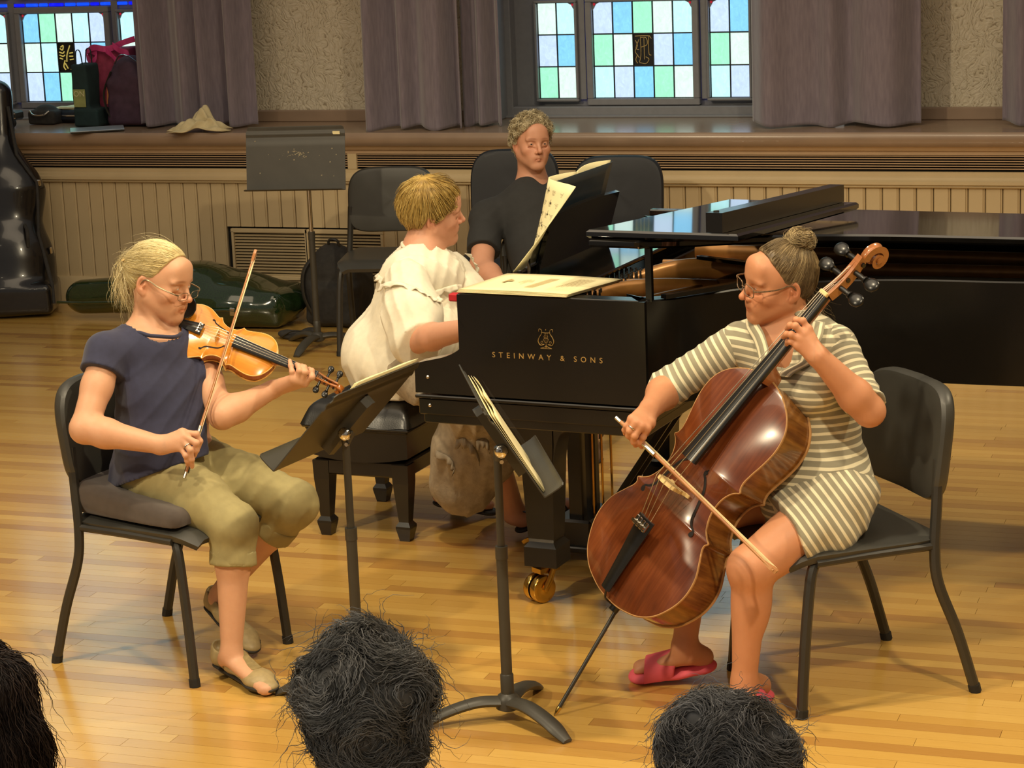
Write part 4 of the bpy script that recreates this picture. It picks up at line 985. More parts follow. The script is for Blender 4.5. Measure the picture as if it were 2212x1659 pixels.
        mb = MB(); px = a * D['tail_w'] * .34; mb.cyl((px, ty1 - .012 * sc, tz1 + .004 * sc), (px, ty1 - .012 * sc, tz1 + .013 * sc), .0024 * sc, n=8); mb.box((px, ty1 - .010 * sc, tz1 + .006 * sc), (.006 * sc, .014 * sc, .004 * sc), ch=.001 * sc); mb.build('fine_tuner', M_CHROME, tp)
    # pegbox and scroll
    pl = D['pegbox']; c, s_ = math.cos(D['tilt']), math.sin(D['tilt'])
    def PB(x, a, b): return (x, nut + .004 * sc + a * c + b * s_, zn - .002 * sc - a * s_ + b * c)     # a along the box, b towards the strings
    for sx in (-1, 1):
        rows = []
        for v in np.linspace(0, 1, 10):
            w = lerp(w0 * .52, w0 * .34, v); tk = .0055 * sc; top = lerp(.002, .006, v) * sc - .004 * sc * math.sin(v * math.pi); bot = -lerp(D['neck_d'] * 1.05, D['neck_d'] * .72, v) - .006 * sc * math.sin(v * math.pi)
            rows.append([PB(sx * w, v * pl, top), PB(sx * (w - tk), v * pl, top), PB(sx * (w - tk), v * pl, bot), PB(sx * w, v * pl, bot)])
        mb = MB(); mb.grid(np.array(rows), closed_u=True, flip=sx < 0); mb.build('pegbox_cheek', D['mneck'], t, smooth=35)
    rows = []
    for v in np.linspace(0, 1, 10):
        w = lerp(w0 * .5, w0 * .33, v); bot = -lerp(D['neck_d'] * 1.05, D['neck_d'] * .72, v) - .006 * sc * math.sin(v * math.pi)
        rows.append([PB(x, v * pl, bot + o) for x, o in ((-w, 0), (w, 0), (w, .006 * sc), (-w, .006 * sc))])
    mb = MB(); mb.grid(np.array(rows), closed_u=True); mb.build('pegbox_back', D['mneck'], t, smooth=35)
    R0 = D['scroll']; rows = []; n = 66; k_ = math.log(6.0) / (2 * math.pi * 2.1); cc = (pl + R0 * .62, -R0 * .80)
    for i in range(n):
        f = i / (n - 1); th_ = f * 2 * math.pi * 2.1; r = R0 * math.exp(-k_ * th_); ang = -2.5 + math.pi * .0 - th_ * -1
        hwid = lerp(w0 * .30, w0 * .62, f ** .7); thick = r * .42 + .0012 * sc
        ca, sa = math.cos(2.45 - th_), math.sin(2.45 - th_); ctr = (cc[0] + r * ca, cc[1] + r * sa); inn = (cc[0] + (r - thick) * ca, cc[1] + (r - thick) * sa)
        rows.append([PB(-hwid, *inn), PB(-hwid, *ctr), PB(-hwid * .3, cc[0] + (r - .0025 * sc * min(1, 2 * (1 - f))) * ca, cc[1] + (r - .0025 * sc * min(1, 2 * (1 - f))) * sa), PB(hwid * .3, cc[0] + (r - .0025 * sc * min(1, 2 * (1 - f))) * ca, cc[1] + (r - .0025 * sc * min(1, 2 * (1 - f))) * sa), PB(hwid, *ctr), PB(hwid, *inn)])
    mb = MB(); mb.grid(np.array(rows), closed_u=True, flip=True); mb.add(np.array(rows[-1]), [tuple(range(6))]); mb.add(np.array(rows[0]), [tuple(range(6))[::-1]])
    mb.tube([PB(-w0 * .64, cc[0], cc[1]), PB(w0 * .64, cc[0], cc[1])], R0 * .16, 12); mb.build('scroll', D['mneck'], t, smooth=40)
    for k in range(4):
        a = D['peg0'] + D['pegd'] * k; sx = 1 if k % 2 == 0 else -1; b = -D['neck_d'] * .5
        mb = MB(); p0, p1 = np.array(PB(-sx * w0 * .55, a, b)), np.array(PB(sx * (w0 * .5 + .018 * sc), a, b)); ax = unit(p1 - p0)
        mb.tube([p0, lerp(p0, p1, .8), p1], [.0032 * sc, .004 * sc, .003 * sc], 10)
        for q, r in ((.002, .0048),): mb.tube([p1, p1 + ax * .003 * sc], .0052 * sc, 10)
        hd = p1 + ax * .014 * sc; e2 = np.array(PB(0, 1, 0)) - np.array(PB(0, 0, 0)); e3 = np.cross(ax, e2); 
        prf = [(.001, -.012), (.006, -.010), (.0095, -.003), (.0100, .003), (.0085, .009), (.004, .0125), (.001, .013)]
        M3 = np.array([e2, e3 * .42, ax]).T; mb.lathe([(r * sc, z * sc) for r, z in prf], 14, c=hd, M=M3); mb.build('peg', M_EBONY, t, smooth=60)
    return ztop
SEGS = [[(0, 0.001), (.002, .05), (.012, .10), (.035, .165), (.08, .225), (.15, .268), (.215, .284), (.28, .275), (.335, .245), (.372, .222), (.392, .218), (.406, .228)],
        [(.409, .224), (.418, .206), (.44, .181), (.48, .160), (.52, .153), (.56, .158), (.59, .172), (.608, .188), (.618, .203)],
        [(.622, .206), (.634, .196), (.66, .192), (.70, .200), (.76, .216), (.82, .224), (.88, .214), (.93, .18), (.965, .13), (.985, .085), (.996, .04), (1.0, .002)]]
SVR = .917
def pose(R, t_): M = Matrix.Identity(4); R = np.array(R) * SVR; [M.__setitem__(i, (*R[i], t_[i])) for i in range(3)]; return M
VR = [[-0.10128482890626778, 0.9180244816722487, 0.3833698403419664], [-0.7734612800459253, 0.1696969785369743, -0.6107049891274345], [-0.6256988346666046, -0.358376877777876, 0.6928686612706875]]
VT = [-3.052186453862379, 5.641357059626086, 0.9627573221715346]
CR = [[0.7282419535721842, 0.5631782301992853, -0.39050472223385924], [-0.5866271618716997, 0.2176781633870183, -0.7800543507594679], [-0.35430527799014505, 0.7971489811911228, 0.48889801776469005]]
CT = [-1.7073846150317842, 5.472825516879565, 0.3117624997376601]
VIO = thing('violin', 'honey coloured violin held under the chin of the silver haired woman', 'violin', M=pose(VR, VT))
instrument(VIO, dict(L=.356, y0=0, sc=1.0, prof=[0], corners=0, segs=SEGS, arch=.0155, rib=.031, edge=.0035, over=.0028, mtop=M_VTOP, mrib=M_VRIB, medge=M_VEDGE, mneck=M_VRIB,
    fhole=[(.0235, .2005), (.0205, .193), (.0265, .188), (.0335, .178), (.0385, .160), (.0445, .142), (.0515, .133), (.0575, .130), (.0555, .123)], eyes=[(.0215, .195, .0031), (.0555, .1265, .0039)],
    nut=.487, fb_end=.217, z_nut=.0115, z_fb=.0335, w_nut=.0240, w_fb=.0425, fb_th=.0055, neck_d=.0125, br_h=.032, br_y=.161, br_w=.041, br_t=.0035, tail_y=.112, tail_z=.024, tail_w=.042, str_r=.00048,
    peg0=.018, pegd=.0155, pegbox=.070, tilt=.28, scroll=.0205))
mb = MB(); pts = np.zeros((9, 13, 3))
for i in range(9):
    for j in range(13):
        r = i / 8; a = j / 12 * 2 * math.pi; x, y = -.052 + .040 * r * math.cos(a), .036 + .031 * r * math.sin(a) + .006 * r * math.cos(a); pts[i, j] = (x, y, .028 + .006 * r ** 3 - .004 * (1 - r) + .004 * r * math.sin(a - .6))
mb.sheet(pts, .005); mb.cyl((-.03, .008, -.03), (-.03, .008, .028), .003, n=8); mb.build('chin_rest', M_EBONY, VIO, smooth=60)
mb = MB(); mb.tube(spline([(-.085, .06, -.062), (-.04, .052, -.066), (0, .05, -.062), (.05, .056, -.058), (.092, .064, -.052)], 6), .011, 8, flat=(.5, 1.3), up=(0, 0, 1)); mb.build('shoulder_rest', simple('shoulder_rest_foam', srgb(40, 38, 36), .8), VIO, smooth=60)
for x in (-.088, .095): mb = MB(); mb.tube([(x, .062, -.056), (x * 1.05, .062, -.036), (x * .99, .062, -.033)], .0035, 6); mb.build('rest_clamp', M_BRASS, VIO, smooth=60)
CEL = thing('cello', 'reddish brown cello between the knees of the woman in the striped dress', 'cello', M=pose(CR, CT))
instrument(CEL, dict(L=.783, y0=-.028, sc=2.1, prof=[0], corners=0, segs=SEGS, arch=.028, rib=.118, edge=.0058, over=.0055, mtop=M_CTOP, mrib=M_CRIB, medge=M_CEDGE, mneck=M_CNECK,
    fhole=[(.047, .452), (.040, .436), (.054, .424), (.070, .398), (.081, .356), (.093, .316), (.108, .298), (.124, .290), (.121, .274)], eyes=[(.043, .440, .0072), (.121, .281, .0092)],
    nut=1.035, fb_end=.445, z_nut=.022, z_fb=.086, w_nut=.032, w_fb=.064, fb_th=.010, neck_d=.024, br_h=.088, br_y=.355, br_w=.092, br_t=.010, tail_y=.236, tail_z=.062, tail_w=.066, str_r=.0009,
    peg0=.040, pegd=.030, pegbox=.142, tilt=.26, scroll=.053))
_e = np.array(CEL.matrix_world.inverted() @ Vector(list(G(1197, 1547)))); _a = np.array([0, -.03, -.06])
mb = MB(); mb.cyl(_a, lerp(_a, _e, .93), .0058, n=10); mb.build('endpin', M_STEEL, CEL, smooth=60)
mb = MB(); mb.tube([lerp(_a, _e, .92), lerp(_a, _e, .95), _e], [.0066, .0066, .001], 10); mb.build('endpin_tip', M_BRASS, CEL, smooth=60)
mb = MB(); mb.tube([_a + [0, .01, 0], _a - [0, .014, 0], lerp(_a, _e, .05)], [.016, .015, .010], 14); mb.build('endpin_collar', M_BRIDGE, CEL, smooth=60)
def bow(t, A, B, h, cello=False):
    """A screw end, B tip end, h direction from stick to hair"""
    B0 = np.array(t.location); A, B = np.asarray(A) - B0, np.asarray(B) - B0; ax = unit(B - A); h = unit(np.asarray(h) - ax * (np.asarray(h) @ ax)); s = np.cross(ax, h); L = np.linalg.norm(B - A); k = 1.25 if cello else 1.0
    dist = lambda f: h * (.004 + .008 * math.sin(math.pi * min(1, f * 1.0)) )
    p = [A + ax * L * f + dist(f) - h * .004 for f in np.linspace(.02, .985, 24)]
    mb = MB(); mb.tube(p, np.linspace(.0044, .0028, 24) * k, 8, up=h); mb.build('stick', M_BSTICK, t, smooth=60)
    mb = MB(); mb.cyl(A, A + ax * .018, .0046 * k, n=10); mb.build('screw', M_SILVER, t, smooth=60)
    fo = A + ax * .045; mb = MB(); Rm_ = np.array([ax, h, s]).T
    mb.prism([(-.024, .003), (.026, .003), (.024, .017 * k), (.012, .0205 * k), (-.020, .0195 * k), (-.026, .012)], .012 * k, M=Rm_, c=fo - s * .006 * k); mb.build('frog', M_EBONY, t)
    mb = MB(); mb.box(fo + ax * .0255 + h * .0165 * k, (.008, .009 * k, .0145 * k), M=Rm_, ch=.001); mb.build('ferrule', M_SILVER, t)
    mb = MB(); mb.tube([A + ax * .085, A + ax * .155], .0052 * k, 10); mb.build('winding', M_SILVER, t, smooth=60)
    e = A + ax * L; mb = MB(); mb.prism([(-.03, -.001), (-.004, -.003), (.010, .002), (.001, .0235 * k), (-.012, .0235 * k), (-.018, .012)], .0075 * k, M=Rm_, c=e - ax * .012 - s * .00375 * k); mb.build('head', M_BSTICK, t)
    mb = MB(); q0, q1 = fo + ax * .024 + h * .0185 * k, e - ax * .018 + h * .0235 * k
    mb.tube([q0, q1], .0055 * k, 4, flat=(.18, 1.0), up=h); mb.build('bow_hair', M_BHAIR, t)
VW = lambda x, y, z: np.array(VIO.matrix_world @ Vector((x, y, z)))
CW = lambda x, y, z: np.array(CEL.matrix_world @ Vector((x, y, z)))
def dep(p): return float((np.asarray(p) - CC) @ DD)
_h = VW(0, 0, -1) - VW(0, 0, 0)
vc = dep(VW(.004, .185, .047)) - .018
VBA, VBB = P(398, 1033, vc - .125), P(553, 537, vc + .085)
VBOW = thing('violin_bow', 'pale wooden violin bow crossing the violin strings, tip pointing up', 'bow', VBA); bow(VBOW, VBA, VBB, _h)
cc_ = dep(CW(0, .395, .104)) - .012
CBA, CBB = P(1331, 902, cc_ + .10), P(1676, 1238, cc_ - .21)
CBOW = thing('cello_bow', 'cello bow drawn across the cello strings, tip over the bare knee', 'bow', CBA); bow(CBOW, CBA, CBB, CW(0, 0, -1) - CW(0, 0, 0), True)
# ------------------------------------------------------------------ sculpting: smooth blends of limbs meshed as one surface
class Sdf:
    def __init__(s): s.p = []; s.post = []
    def cone(s, a, b, ra, rb, k=.02, sub=False): s.p.append(('c', (np.asarray(a, float), np.asarray(b, float), ra, rb), k, sub)); return s
    def chain(s, pts, rad, k=.02):
        for i in range(len(pts) - 1): s.cone(pts[i], pts[i + 1], rad[i], rad[i + 1], k)
        return s
    def ell(s, c, r, R=None, k=.02, sub=False): s.p.append(('e', (np.asarray(c, float), np.asarray(r, float), np.eye(3) if R is None else np.asarray(R, float)), k, sub)); return s
    def flat(s, a, b, ra, rb, n, f, k=.02, sub=False):
        """cone squashed by f along direction n"""
        s.p.append(('f', (np.asarray(a, float), np.asarray(b, float), ra, rb, unit(n), f), k, sub)); return s
    def box(s, c, h, R=None, rd=.01, k=.01, sub=False): s.p.append(('b', (np.asarray(c, float), np.asarray(h, float), np.eye(3) if R is None else np.asarray(R, float), rd), k, sub)); return s
    def ext(s, o): s.p += o.p; return s
    @staticmethod
    def bb(ty, d):
        if ty in 'cf': r = max(d[2], d[3]); return np.minimum(d[0], d[1]) - r, np.maximum(d[0], d[1]) + r
        if ty == 'e': e = np.abs(d[2]) @ d[1]; return d[0] - e, d[0] + e
        e = np.abs(d[2]) @ (d[1] + d[3]); return d[0] - e, d[0] + e
    @staticmethod
    def dist(ty, d, X, Y, Z):
        if ty == 'c' or ty == 'f':
            a, b, ra, rb = d[:4]; ab = b - a; L2 = ab @ ab + 1e-12
            px, py, pz = X - a[0], Y - a[1], Z - a[2]
            t = np.clip((px * ab[0] + py * ab[1] + pz * ab[2]) / L2, 0, 1)
            qx, qy, qz = px - t * ab[0], py - t * ab[1], pz - t * ab[2]
            if ty == 'f':
                n, f = d[4], d[5]; q = (qx * n[0] + qy * n[1] + qz * n[2]) * (1 / f - 1); qx, qy, qz = qx + q * n[0], qy + q * n[1], qz + q * n[2]
                g = np.sqrt(qx * qx + qy * qy + qz * qz); return (g - (ra + (rb - ra) * t)) * (.5 + .5 * f)
            return np.sqrt(qx * qx + qy * qy + qz * qz) - (ra + (rb - ra) * t)
        c, r, R = d[:3]
        px, py, pz = X - c[0], Y - c[1], Z - c[2]
        u = [px * R[0, i] + py * R[1, i] + pz * R[2, i] for i in range(3)]
        if ty == 'e':
            k0 = np.sqrt(sum((u[i] / r[i]) ** 2 for i in range(3))) + 1e-9; k1 = np.sqrt(sum((u[i] / r[i] ** 2) ** 2 for i in range(3))) + 1e-9
            return k0 * (k0 - 1) / k1
        q = [np.abs(u[i]) - r[i] for i in range(3)]
        return np.sqrt(sum(np.maximum(qq, 0) ** 2 for qq in q)) + np.minimum(np.maximum(np.maximum(q[0], q[1]), q[2]), 0) - d[3]
    def bounds(s):
        lo, hi = np.full(3, 1e9), np.full(3, -1e9)
        for ty, d, k, sub in s.p:
            if not sub: a, b = s.bb(ty, d); lo = np.minimum(lo, a); hi = np.maximum(hi, b)
        return lo, hi
    def grid(s, lo, hi, h, grow=0.0):
        n = np.maximum(4, np.ceil((hi - lo) / h).astype(int) + 1); ax = [lo[i] + h * np.arange(n[i]) for i in range(3)]
        F = np.full(n, .08, np.float32)
        for ty, d, k, sub in s.p:
            a, b = s.bb(ty, d); m = k + grow + 2.5 * h + .002
            i0 = np.clip(np.floor((a - m - lo) / h).astype(int), 0, n); i1 = np.clip(np.ceil((b + m - lo) / h).astype(int) + 1, 0, n)
            if (i1 <= i0).any(): continue
            sl = tuple(slice(i0[i], i1[i]) for i in range(3))
            X, Y, Z = (ax[0][sl[0]][:, None, None].astype(np.float32), ax[1][sl[1]][None, :, None].astype(np.float32), ax[2][sl[2]][None, None, :].astype(np.float32))
            D_ = s.dist(ty, d, X, Y, Z) - (grow if not sub else 0); f = F[sl]; k = max(k, 1e-4)
            if sub:
                D_ = -D_; w = np.clip(.5 - .5 * (f - D_) / k, 0, 1); F[sl] = f + (D_ - f) * w + k * w * (1 - w)
            else:
                w = np.clip(.5 + .5 * (f - D_) / k, 0, 1); F[sl] = f + (D_ - f) * w - k * w * (1 - w)
        for fn in s.post: F = fn(F, ax[0][:, None, None], ax[1][None, :, None], ax[2][None, None, :])
        return F, ax
def nets(F, lo, h):
    """surface nets: verts, quads"""
    S = F < 0; n = np.array(F.shape); c = n - 1
    cnt = np.zeros(c, np.int8)
    offs = [(i, j, k) for i in (0, 1) for j in (0, 1) for k in (0, 1)]
    for o in offs: cnt += S[o[0]:o[0] + c[0], o[1]:o[1] + c[1], o[2]:o[2] + c[2]]
    act = np.argwhere((cnt > 0) & (cnt < 8))
    if len(act) == 0: return np.zeros((0, 3)), np.zeros((0, 4), int), None
    idx = np.full(c, -1, np.int32); idx[tuple(act.T)] = np.arange(len(act))
    V = {o: F[act[:, 0] + o[0], act[:, 1] + o[1], act[:, 2] + o[2]] for o in offs}
    acc = np.zeros((len(act), 3)); num = np.zeros(len(act))
    for a in offs:
        for d in range(3):
            if a[d] == 0:
                b = list(a); b[d] = 1; b = tuple(b); va, vb = V[a], V[b]; m = (va < 0) != (vb < 0)
                t = np.where(m, va / (va - vb + 1e-20), 0); p = np.tile(np.array(a, float), (len(act), 1)); p[:, d] += t
                acc[m] += p[m]; num[m] += 1
    verts = lo + h * (act + acc / num[:, None]); quads = []
    for d in range(3):
        e, f = (d + 1) % 3, (d + 2) % 3
        sl0 = [slice(None)] * 3; sl1 = [slice(None)] * 3; sl0[d] = slice(0, n[d] - 1); sl1[d] = slice(1, n[d])
        A, B = S[tuple(sl0)], S[tuple(sl1)]; ed = np.argwhere(A != B)
        if len(ed) == 0: continue
        ok = (ed[:, e] > 0) & (ed[:, f] > 0) & (ed[:, e] < n[e] - 1) & (ed[:, f] < n[f] - 1); ed = ed[ok]
        ins = A[tuple(ed.T)]
        q = []
        for de, df in ((-1, -1), (0, -1), (0, 0), (-1, 0)):
            g = ed.copy(); g[:, e] += de; g[:, f] += df; q.append(idx[tuple(g.T)])
        q = np.stack(q, 1); q[~ins] = q[~ins][:, ::-1]; quads.append(q)
    return verts, np.concatenate(quads), act
def mesh_sdf(S, h, fine=(), lo=None, hi=None):
    """coarse mesh with finer boxes [(lo,hi,h)] spliced in"""
    l0, h0 = S.bounds(); lo = l0 - 2.5 * h if lo is None else np.asarray(lo, float); hi = h0 + 2.5 * h if hi is None else np.asarray(hi, float)
    F, ax = S.grid(lo, hi, h); v, q, _ = nets(F, lo, h)
    vs, qs, off = [], [], 0
    ctr = v[q].mean(1); keep = np.ones(len(q), bool)
    for (a, b, hf) in fine: keep &= ~((ctr > np.asarray(a)).all(1) & (ctr < np.asarray(b)).all(1))
    def push(v, q):
        nonlocal off
        u, inv = np.unique(q, return_inverse=True); vs.append(v[u]); qs.append(inv.reshape(q.shape) + off); off += len(u)
    push(v, q[keep]); done = []
    for (a, b, hf) in fine:
        a, b = np.asarray(a, float), np.asarray(b, float); pad = h * .7
        la, lb = np.maximum(a - pad - 2 * hf, lo), np.minimum(b + pad + 2 * hf, hi)
        F2, _ = S.grid(la, lb, hf); v2, q2, _ = nets(F2, la, hf)
        if len(q2) == 0: continue
        c2 = v2[q2].mean(1); k2 = ((c2 > a - pad) & (c2 < b + pad)).all(1)
        for (a1, b1) in done: k2 &= ~((c2 > a1) & (c2 < b1)).all(1)
        push(v2, q2[k2]); done.append((a, b))
    return np.concatenate(vs), np.concatenate(qs)
def sdf_object(name, S, h, mat, parent, fine=(), colfn=None, attrs=None):
    v, q = mesh_sdf(S, h, fine); at = {}
    if colfn is not None: at['tone'] = colfn(v)
    if attrs: at.update({k: f(v) for k, f in attrs.items()})
    MI = np.array(wm(parent).inverted()); lv = v @ MI[:3, :3].T + MI[:3, 3]
    me = bpy.data.meshes.new(name); n = len(q)
    me.vertices.add(len(lv)); me.vertices.foreach_set('co', lv.astype(np.float32).ravel())
    me.loops.add(n * 4); me.loops.foreach_set('vertex_index', q.astype(np.int32).ravel())
    me.polygons.add(n); me.polygons.foreach_set('loop_start', np.arange(0, 4 * n, 4, dtype=np.int32)); me.polygons.foreach_set('use_smooth', np.ones(n, bool))
    me.materials.append(mat)
    for k, a in at.items():
        a = np.asarray(a, np.float32)
        if a.ndim == 1: me.attributes.new(k, 'FLOAT', 'POINT').data.foreach_set('value', a)
        else: me.attributes.new(k, 'FLOAT_COLOR', 'POINT').data.foreach_set('color', np.c_[a, np.ones(len(a))].astype(np.float32).ravel())
    me.update(calc_edges=True); me.validate()
    o = bpy.data.objects.new(name, me); COL.objects.link(o); o.parent = parent; return o
def wob(X, Y, Z, f, seed=0):
    r = np.random.RandomState(seed); out = 0
    for k in range(3):
        d = r.randn(3); d /= np.linalg.norm(d); ff = f * (1 + .6 * k); out = out + np.sin(ff * (X * d[0] + Y * d[1] + Z * d[2]) + r.rand() * 6 + 1.3 * np.sin(.6 * ff * (X * d[1] + Y * d[2] + Z * d[0]) + k)) / (1 + .5 * k)
    return out / 2.0
def cut(n, p):
    """keep the side where (x-p).n < 0"""
    n = unit(n); p = np.asarray(p, float)
    return lambda F, X, Y, Z: np.maximum(F, (X - p[0]) * n[0] + (Y - p[1]) * n[1] + (Z - p[2]) * n[2])
def carve(a, b, ra, rb):
    a, b = np.asarray(a, float), np.asarray(b, float)
    return lambda F, X, Y, Z: np.maximum(F, -Sdf.dist('c', (a, b, ra, rb), X, Y, Z))
def wrinkle(amp, f, seed, stretch=(1, 1, 1)):
    return lambda F, X, Y, Z: F + amp * wob(X * stretch[0], Y * stretch[1], Z * stretch[2], f, seed)
def folds(amp, dirn, freq, seed=0, sharp=.6):
    """draped creases running across dirn"""
    d = unit(dirn)
    def fn(F, X, Y, Z):
        s = (X * d[0] + Y * d[1] + Z * d[2]) * freq + 1.1 * wob(X, Y, Z, 14, seed); w = .5 + .5 * wob(X, Y, Z, 9, seed + 5)
        return F + (amp * (np.abs(np.sin(s)) ** sharp - .6) * np.clip(w, 0, 1)).astype(np.float32)
    return fn

def m_skin(name, base, red, rough=.5):
    t = NT(name); v = t.obj(); tone = t.attr('tone', 'Color')
    n = t.noise(v, 60, 4, .6); n2 = t.noise(v, 11, 3)
    c = t.mix(t.math('MULTIPLY', n, .35), base, red); c = t.mix(t.math('MULTIPLY', n2, .30), c, tuple(min(1, q * 1.12) for q in base[:3]) + (1,))
    c = t.mix(1.0, c, tone, 'MULTIPLY'); t.set(c, rough, 0, .4, sss=.12); t.bump(t.noise(v, 420, 2), .12, .0008); return t.m
M_SKIN1 = m_skin('skin_elderly', srgb(214, 164, 130), srgb(186, 124, 92))
M_SKIN2 = m_skin('skin_tan', srgb(206, 146, 108), srgb(182, 112, 78))
M_SKIN3 = m_skin('skin_fair', srgb(214, 160, 130), srgb(190, 120, 96))
M_SKIN4 = m_skin('skin_man', srgb(198, 146, 118), srgb(170, 108, 84))

def add_head(S, c, fwd, up, s=.917, o=None, lid=.5, nose=1.0, neck_to=None, neck_r=.052, heavy=0.0, frown=0.0):
    """adult head; local x right, y forward, z up; eyes at z=0"""
    y = unit(fwd); z = unit(np.asarray(up) - y * (np.asarray(up) @ y)); x = np.cross(y, z); R = np.array([x, y, z]).T; c = np.asarray(c, float)
    W = lambda p: c + R @ (np.asarray(p, float) * s)
    E = lambda p, r, k=.01, sub=False, RR=None: S.ell(W(p), np.asarray(r, float) * s, R if RR is None else R @ RR, k * s, sub)
    C = lambda a, b, ra, rb, k=.01, sub=False: S.cone(W(a), W(b), ra * s, rb * s, k * s, sub)
    E((0, -.014, .034), (.0735, .094, .082), .01)
    E((0, .012, -.008), (.064, .078, .08), .03)
    E((0, .034, -.045), (.054 + .008 * heavy, .052, .062), .03)
    for q in (-1, 1):
        C((q * .053, -.002, -.05), (q * .016, .07, -.098), .018 + .006 * heavy, .017, .03)
        E((q * .043, .058, -.030), (.020, .020, .018), .022)
        E((q * .027, .078, .017), (.026, .012, .009), .014)
        E((q * .022, .070, -.062), (.018 + .004 * heavy, .022, .024), .02)
    E((0, .074, -.102), (.020, .017, .014), .018)
    E((0, .080, .018), (.018, .014, .014), .016)
    E((0, .074, .050), (.045, .022, .034), .03)
    if heavy: E((0, .045, -.112), (.04, .04, .02), .03)
    for q in (-1, 1):
        E((q * .032, .094, -.001), (.0165, .014, .0105), .010, True)
        E((q * .031, .0755, -.001), (.0150, .0135, .0135), .004)
        a = .0075 * lid
        E((q * .031, .093, -.0015), (.0125, .0085, max(a * .55, .0016)), .0022, True)
        C((q * .019, .088, -.020), (q * .042, .075, -.016), .0035, .002, .008, True)
        C((q * .0165, .089, -.046), (q * .030, .079, -.068), .0024, .0016, .006, True)          # nasolabial fold
    n = nose
    C((0, .087, .010), (0, .088 + .022 * n, -.030), .0065, .0090, .012)
    E((0, .088 + .023 * n, -.034), (.0095, .0095, .0088), .008)
    for q in (-1, 1):
        E((q * .0115, .098, -.039), (.0072, .0095, .0070), .006)
        E((q * .0062, .104, -.0455), (.0034, .0050, .0030), .002, True)
    E((0, .087, -.058), (.017, .012, .010), .012)
    dz = .003 * frown
    for q in (-1, 1):
        C((0, .0945, -.0655 + dz), (q * .0255, .0795, -.0692 - dz * 1.2), .0046, .0020, .005)
        C((0, .0930, -.0750 + dz), (q * .0230, .0795, -.0716 - dz * 1.2), .0052, .0020, .005)
        C((0, .0995, -.0700 + dz), (q * .0265, .0820, -.0704 - dz * 1.2), .0015, .0010, .0020, True)
        # ear
        Re = np.array([[math.cos(.35), -math.sin(.35) * q, 0], [math.sin(.35) * q, math.cos(.35), 0], [0, 0, 1.0]])
        E((q * .0755, -.014, -.010), (.0068, .0175, .030), .006, RR=Re); E((q * .072, -.006, -.033), (.0065, .009, .010), .006)
        E((q * .0815, -.012, -.004), (.0060, .0095, .017), .003, True, RR=Re)
        C((q * .078, -.006, -.012), (q * .079, -.004, -.005), .0035, .003, .004)
    if neck_to is not None:
        S.cone(W((0, -.026, -.055)), neck_to, neck_r * s, neck_r * 1.08 * s, .03)
        S.cone(W((0, .005, -.095)), lerp(neck_to, W((0, .02, -.18)), .5), .022 * s, .03 * s, .03)
    return W, R, c
def head_tone(W, R, c, s=.917, lip=(.86, .62, .60), blush=.86, brow=(.62, .52, .42)):
    def fn(v):
        q = (v - c) @ R / s; t = np.ones((len(v), 3)); ax = np.abs(q[:, 0])
        def mixin(w, col):
            nonlocal t; w = np.clip(w, 0, 1)[:, None]; t = t * (1 - w) + t * np.array(col) * w
        near = (np.abs(q) < .15).all(1)
        mixin(near * np.exp(-((ax / .024) ** 4 + ((q[:, 2] + .0700) / .0075) ** 4)) * (q[:, 1] > .07), lip)
        mixin(near * np.exp(-(((ax - .045) / .025) ** 2 + ((q[:, 2] + .035) / .022) ** 2)) * (q[:, 1] > .02) * .8, (1, blush, blush * .97))
        mixin(near * np.exp(-((ax / .014) ** 2 + ((q[:, 2] + .035) / .014) ** 2)) * (q[:, 1] > .085), (1, blush, blush * .97))
        mixin(near * np.exp(-(((ax - .031) / .019) ** 4 + ((q[:, 2] - .0205 - .002 * np.cos((ax - .03) * 80)) / .0042) ** 4)) * (q[:, 1] > .06), brow)
        mixin(near * np.exp(-(((ax - .079) / .012) ** 2 + ((q[:, 2] + .008) / .03) ** 2)) * (q[:, 1] < .02), (1, .84, .80))
        return t
    return fn
def eyes(parent, W, R, gaze=(0, 1, -.2), iris=(.18, .28, .33), s=.917):
    for q in (-1, 1):
        g = unit(R @ unit(gaze)); xa = unit(np.cross(g, [0, 0, 1.])); ya = np.cross(xa, g); M3 = np.array([xa, ya, g]).T; r = .0112 * s
        prof = [(r * math.sin(a), r * math.cos(a)) for a in np.linspace(math.pi - .01, .01, 16)]
        mb = MB(); mb.lathe(prof, 18, c=W((q * .031, .0768, -.0012)), M=M3); v = np.concatenate(mb.v); d = (v - W((q * .031, .0768, -.0012))) @ g / r
        col = np.where(d[:, None] > .975, np.array([[.01, .01, .01]]), np.where(d[:, None] > .86, np.array([iris]), np.array([[.70, .66, .60]])))
        mb.build('eye', M_EYE, parent, smooth=180, world=True, attrs={'tone': col})
_t = NT('eye_wet'); _t.set(_t.attr('tone', 'Color'), .12); M_EYE = _t.m
_t = NT('spectacle_lens'); _g = _t.n('ShaderNodeBsdfTransparent'); _gl = _t.n('ShaderNodeBsdfGlossy'); _gl.inputs['Roughness'].default_value = .03; _m = _t.n('ShaderNodeMixShader'); _m.inputs[0].default_value = .08
_t.l(_g.outputs[0], _m.inputs[1]); _t.l(_gl.outputs[0], _m.inputs[2]); _t.l(_m.outputs[0], _t.out.inputs[0]); M_LENS = _t.m
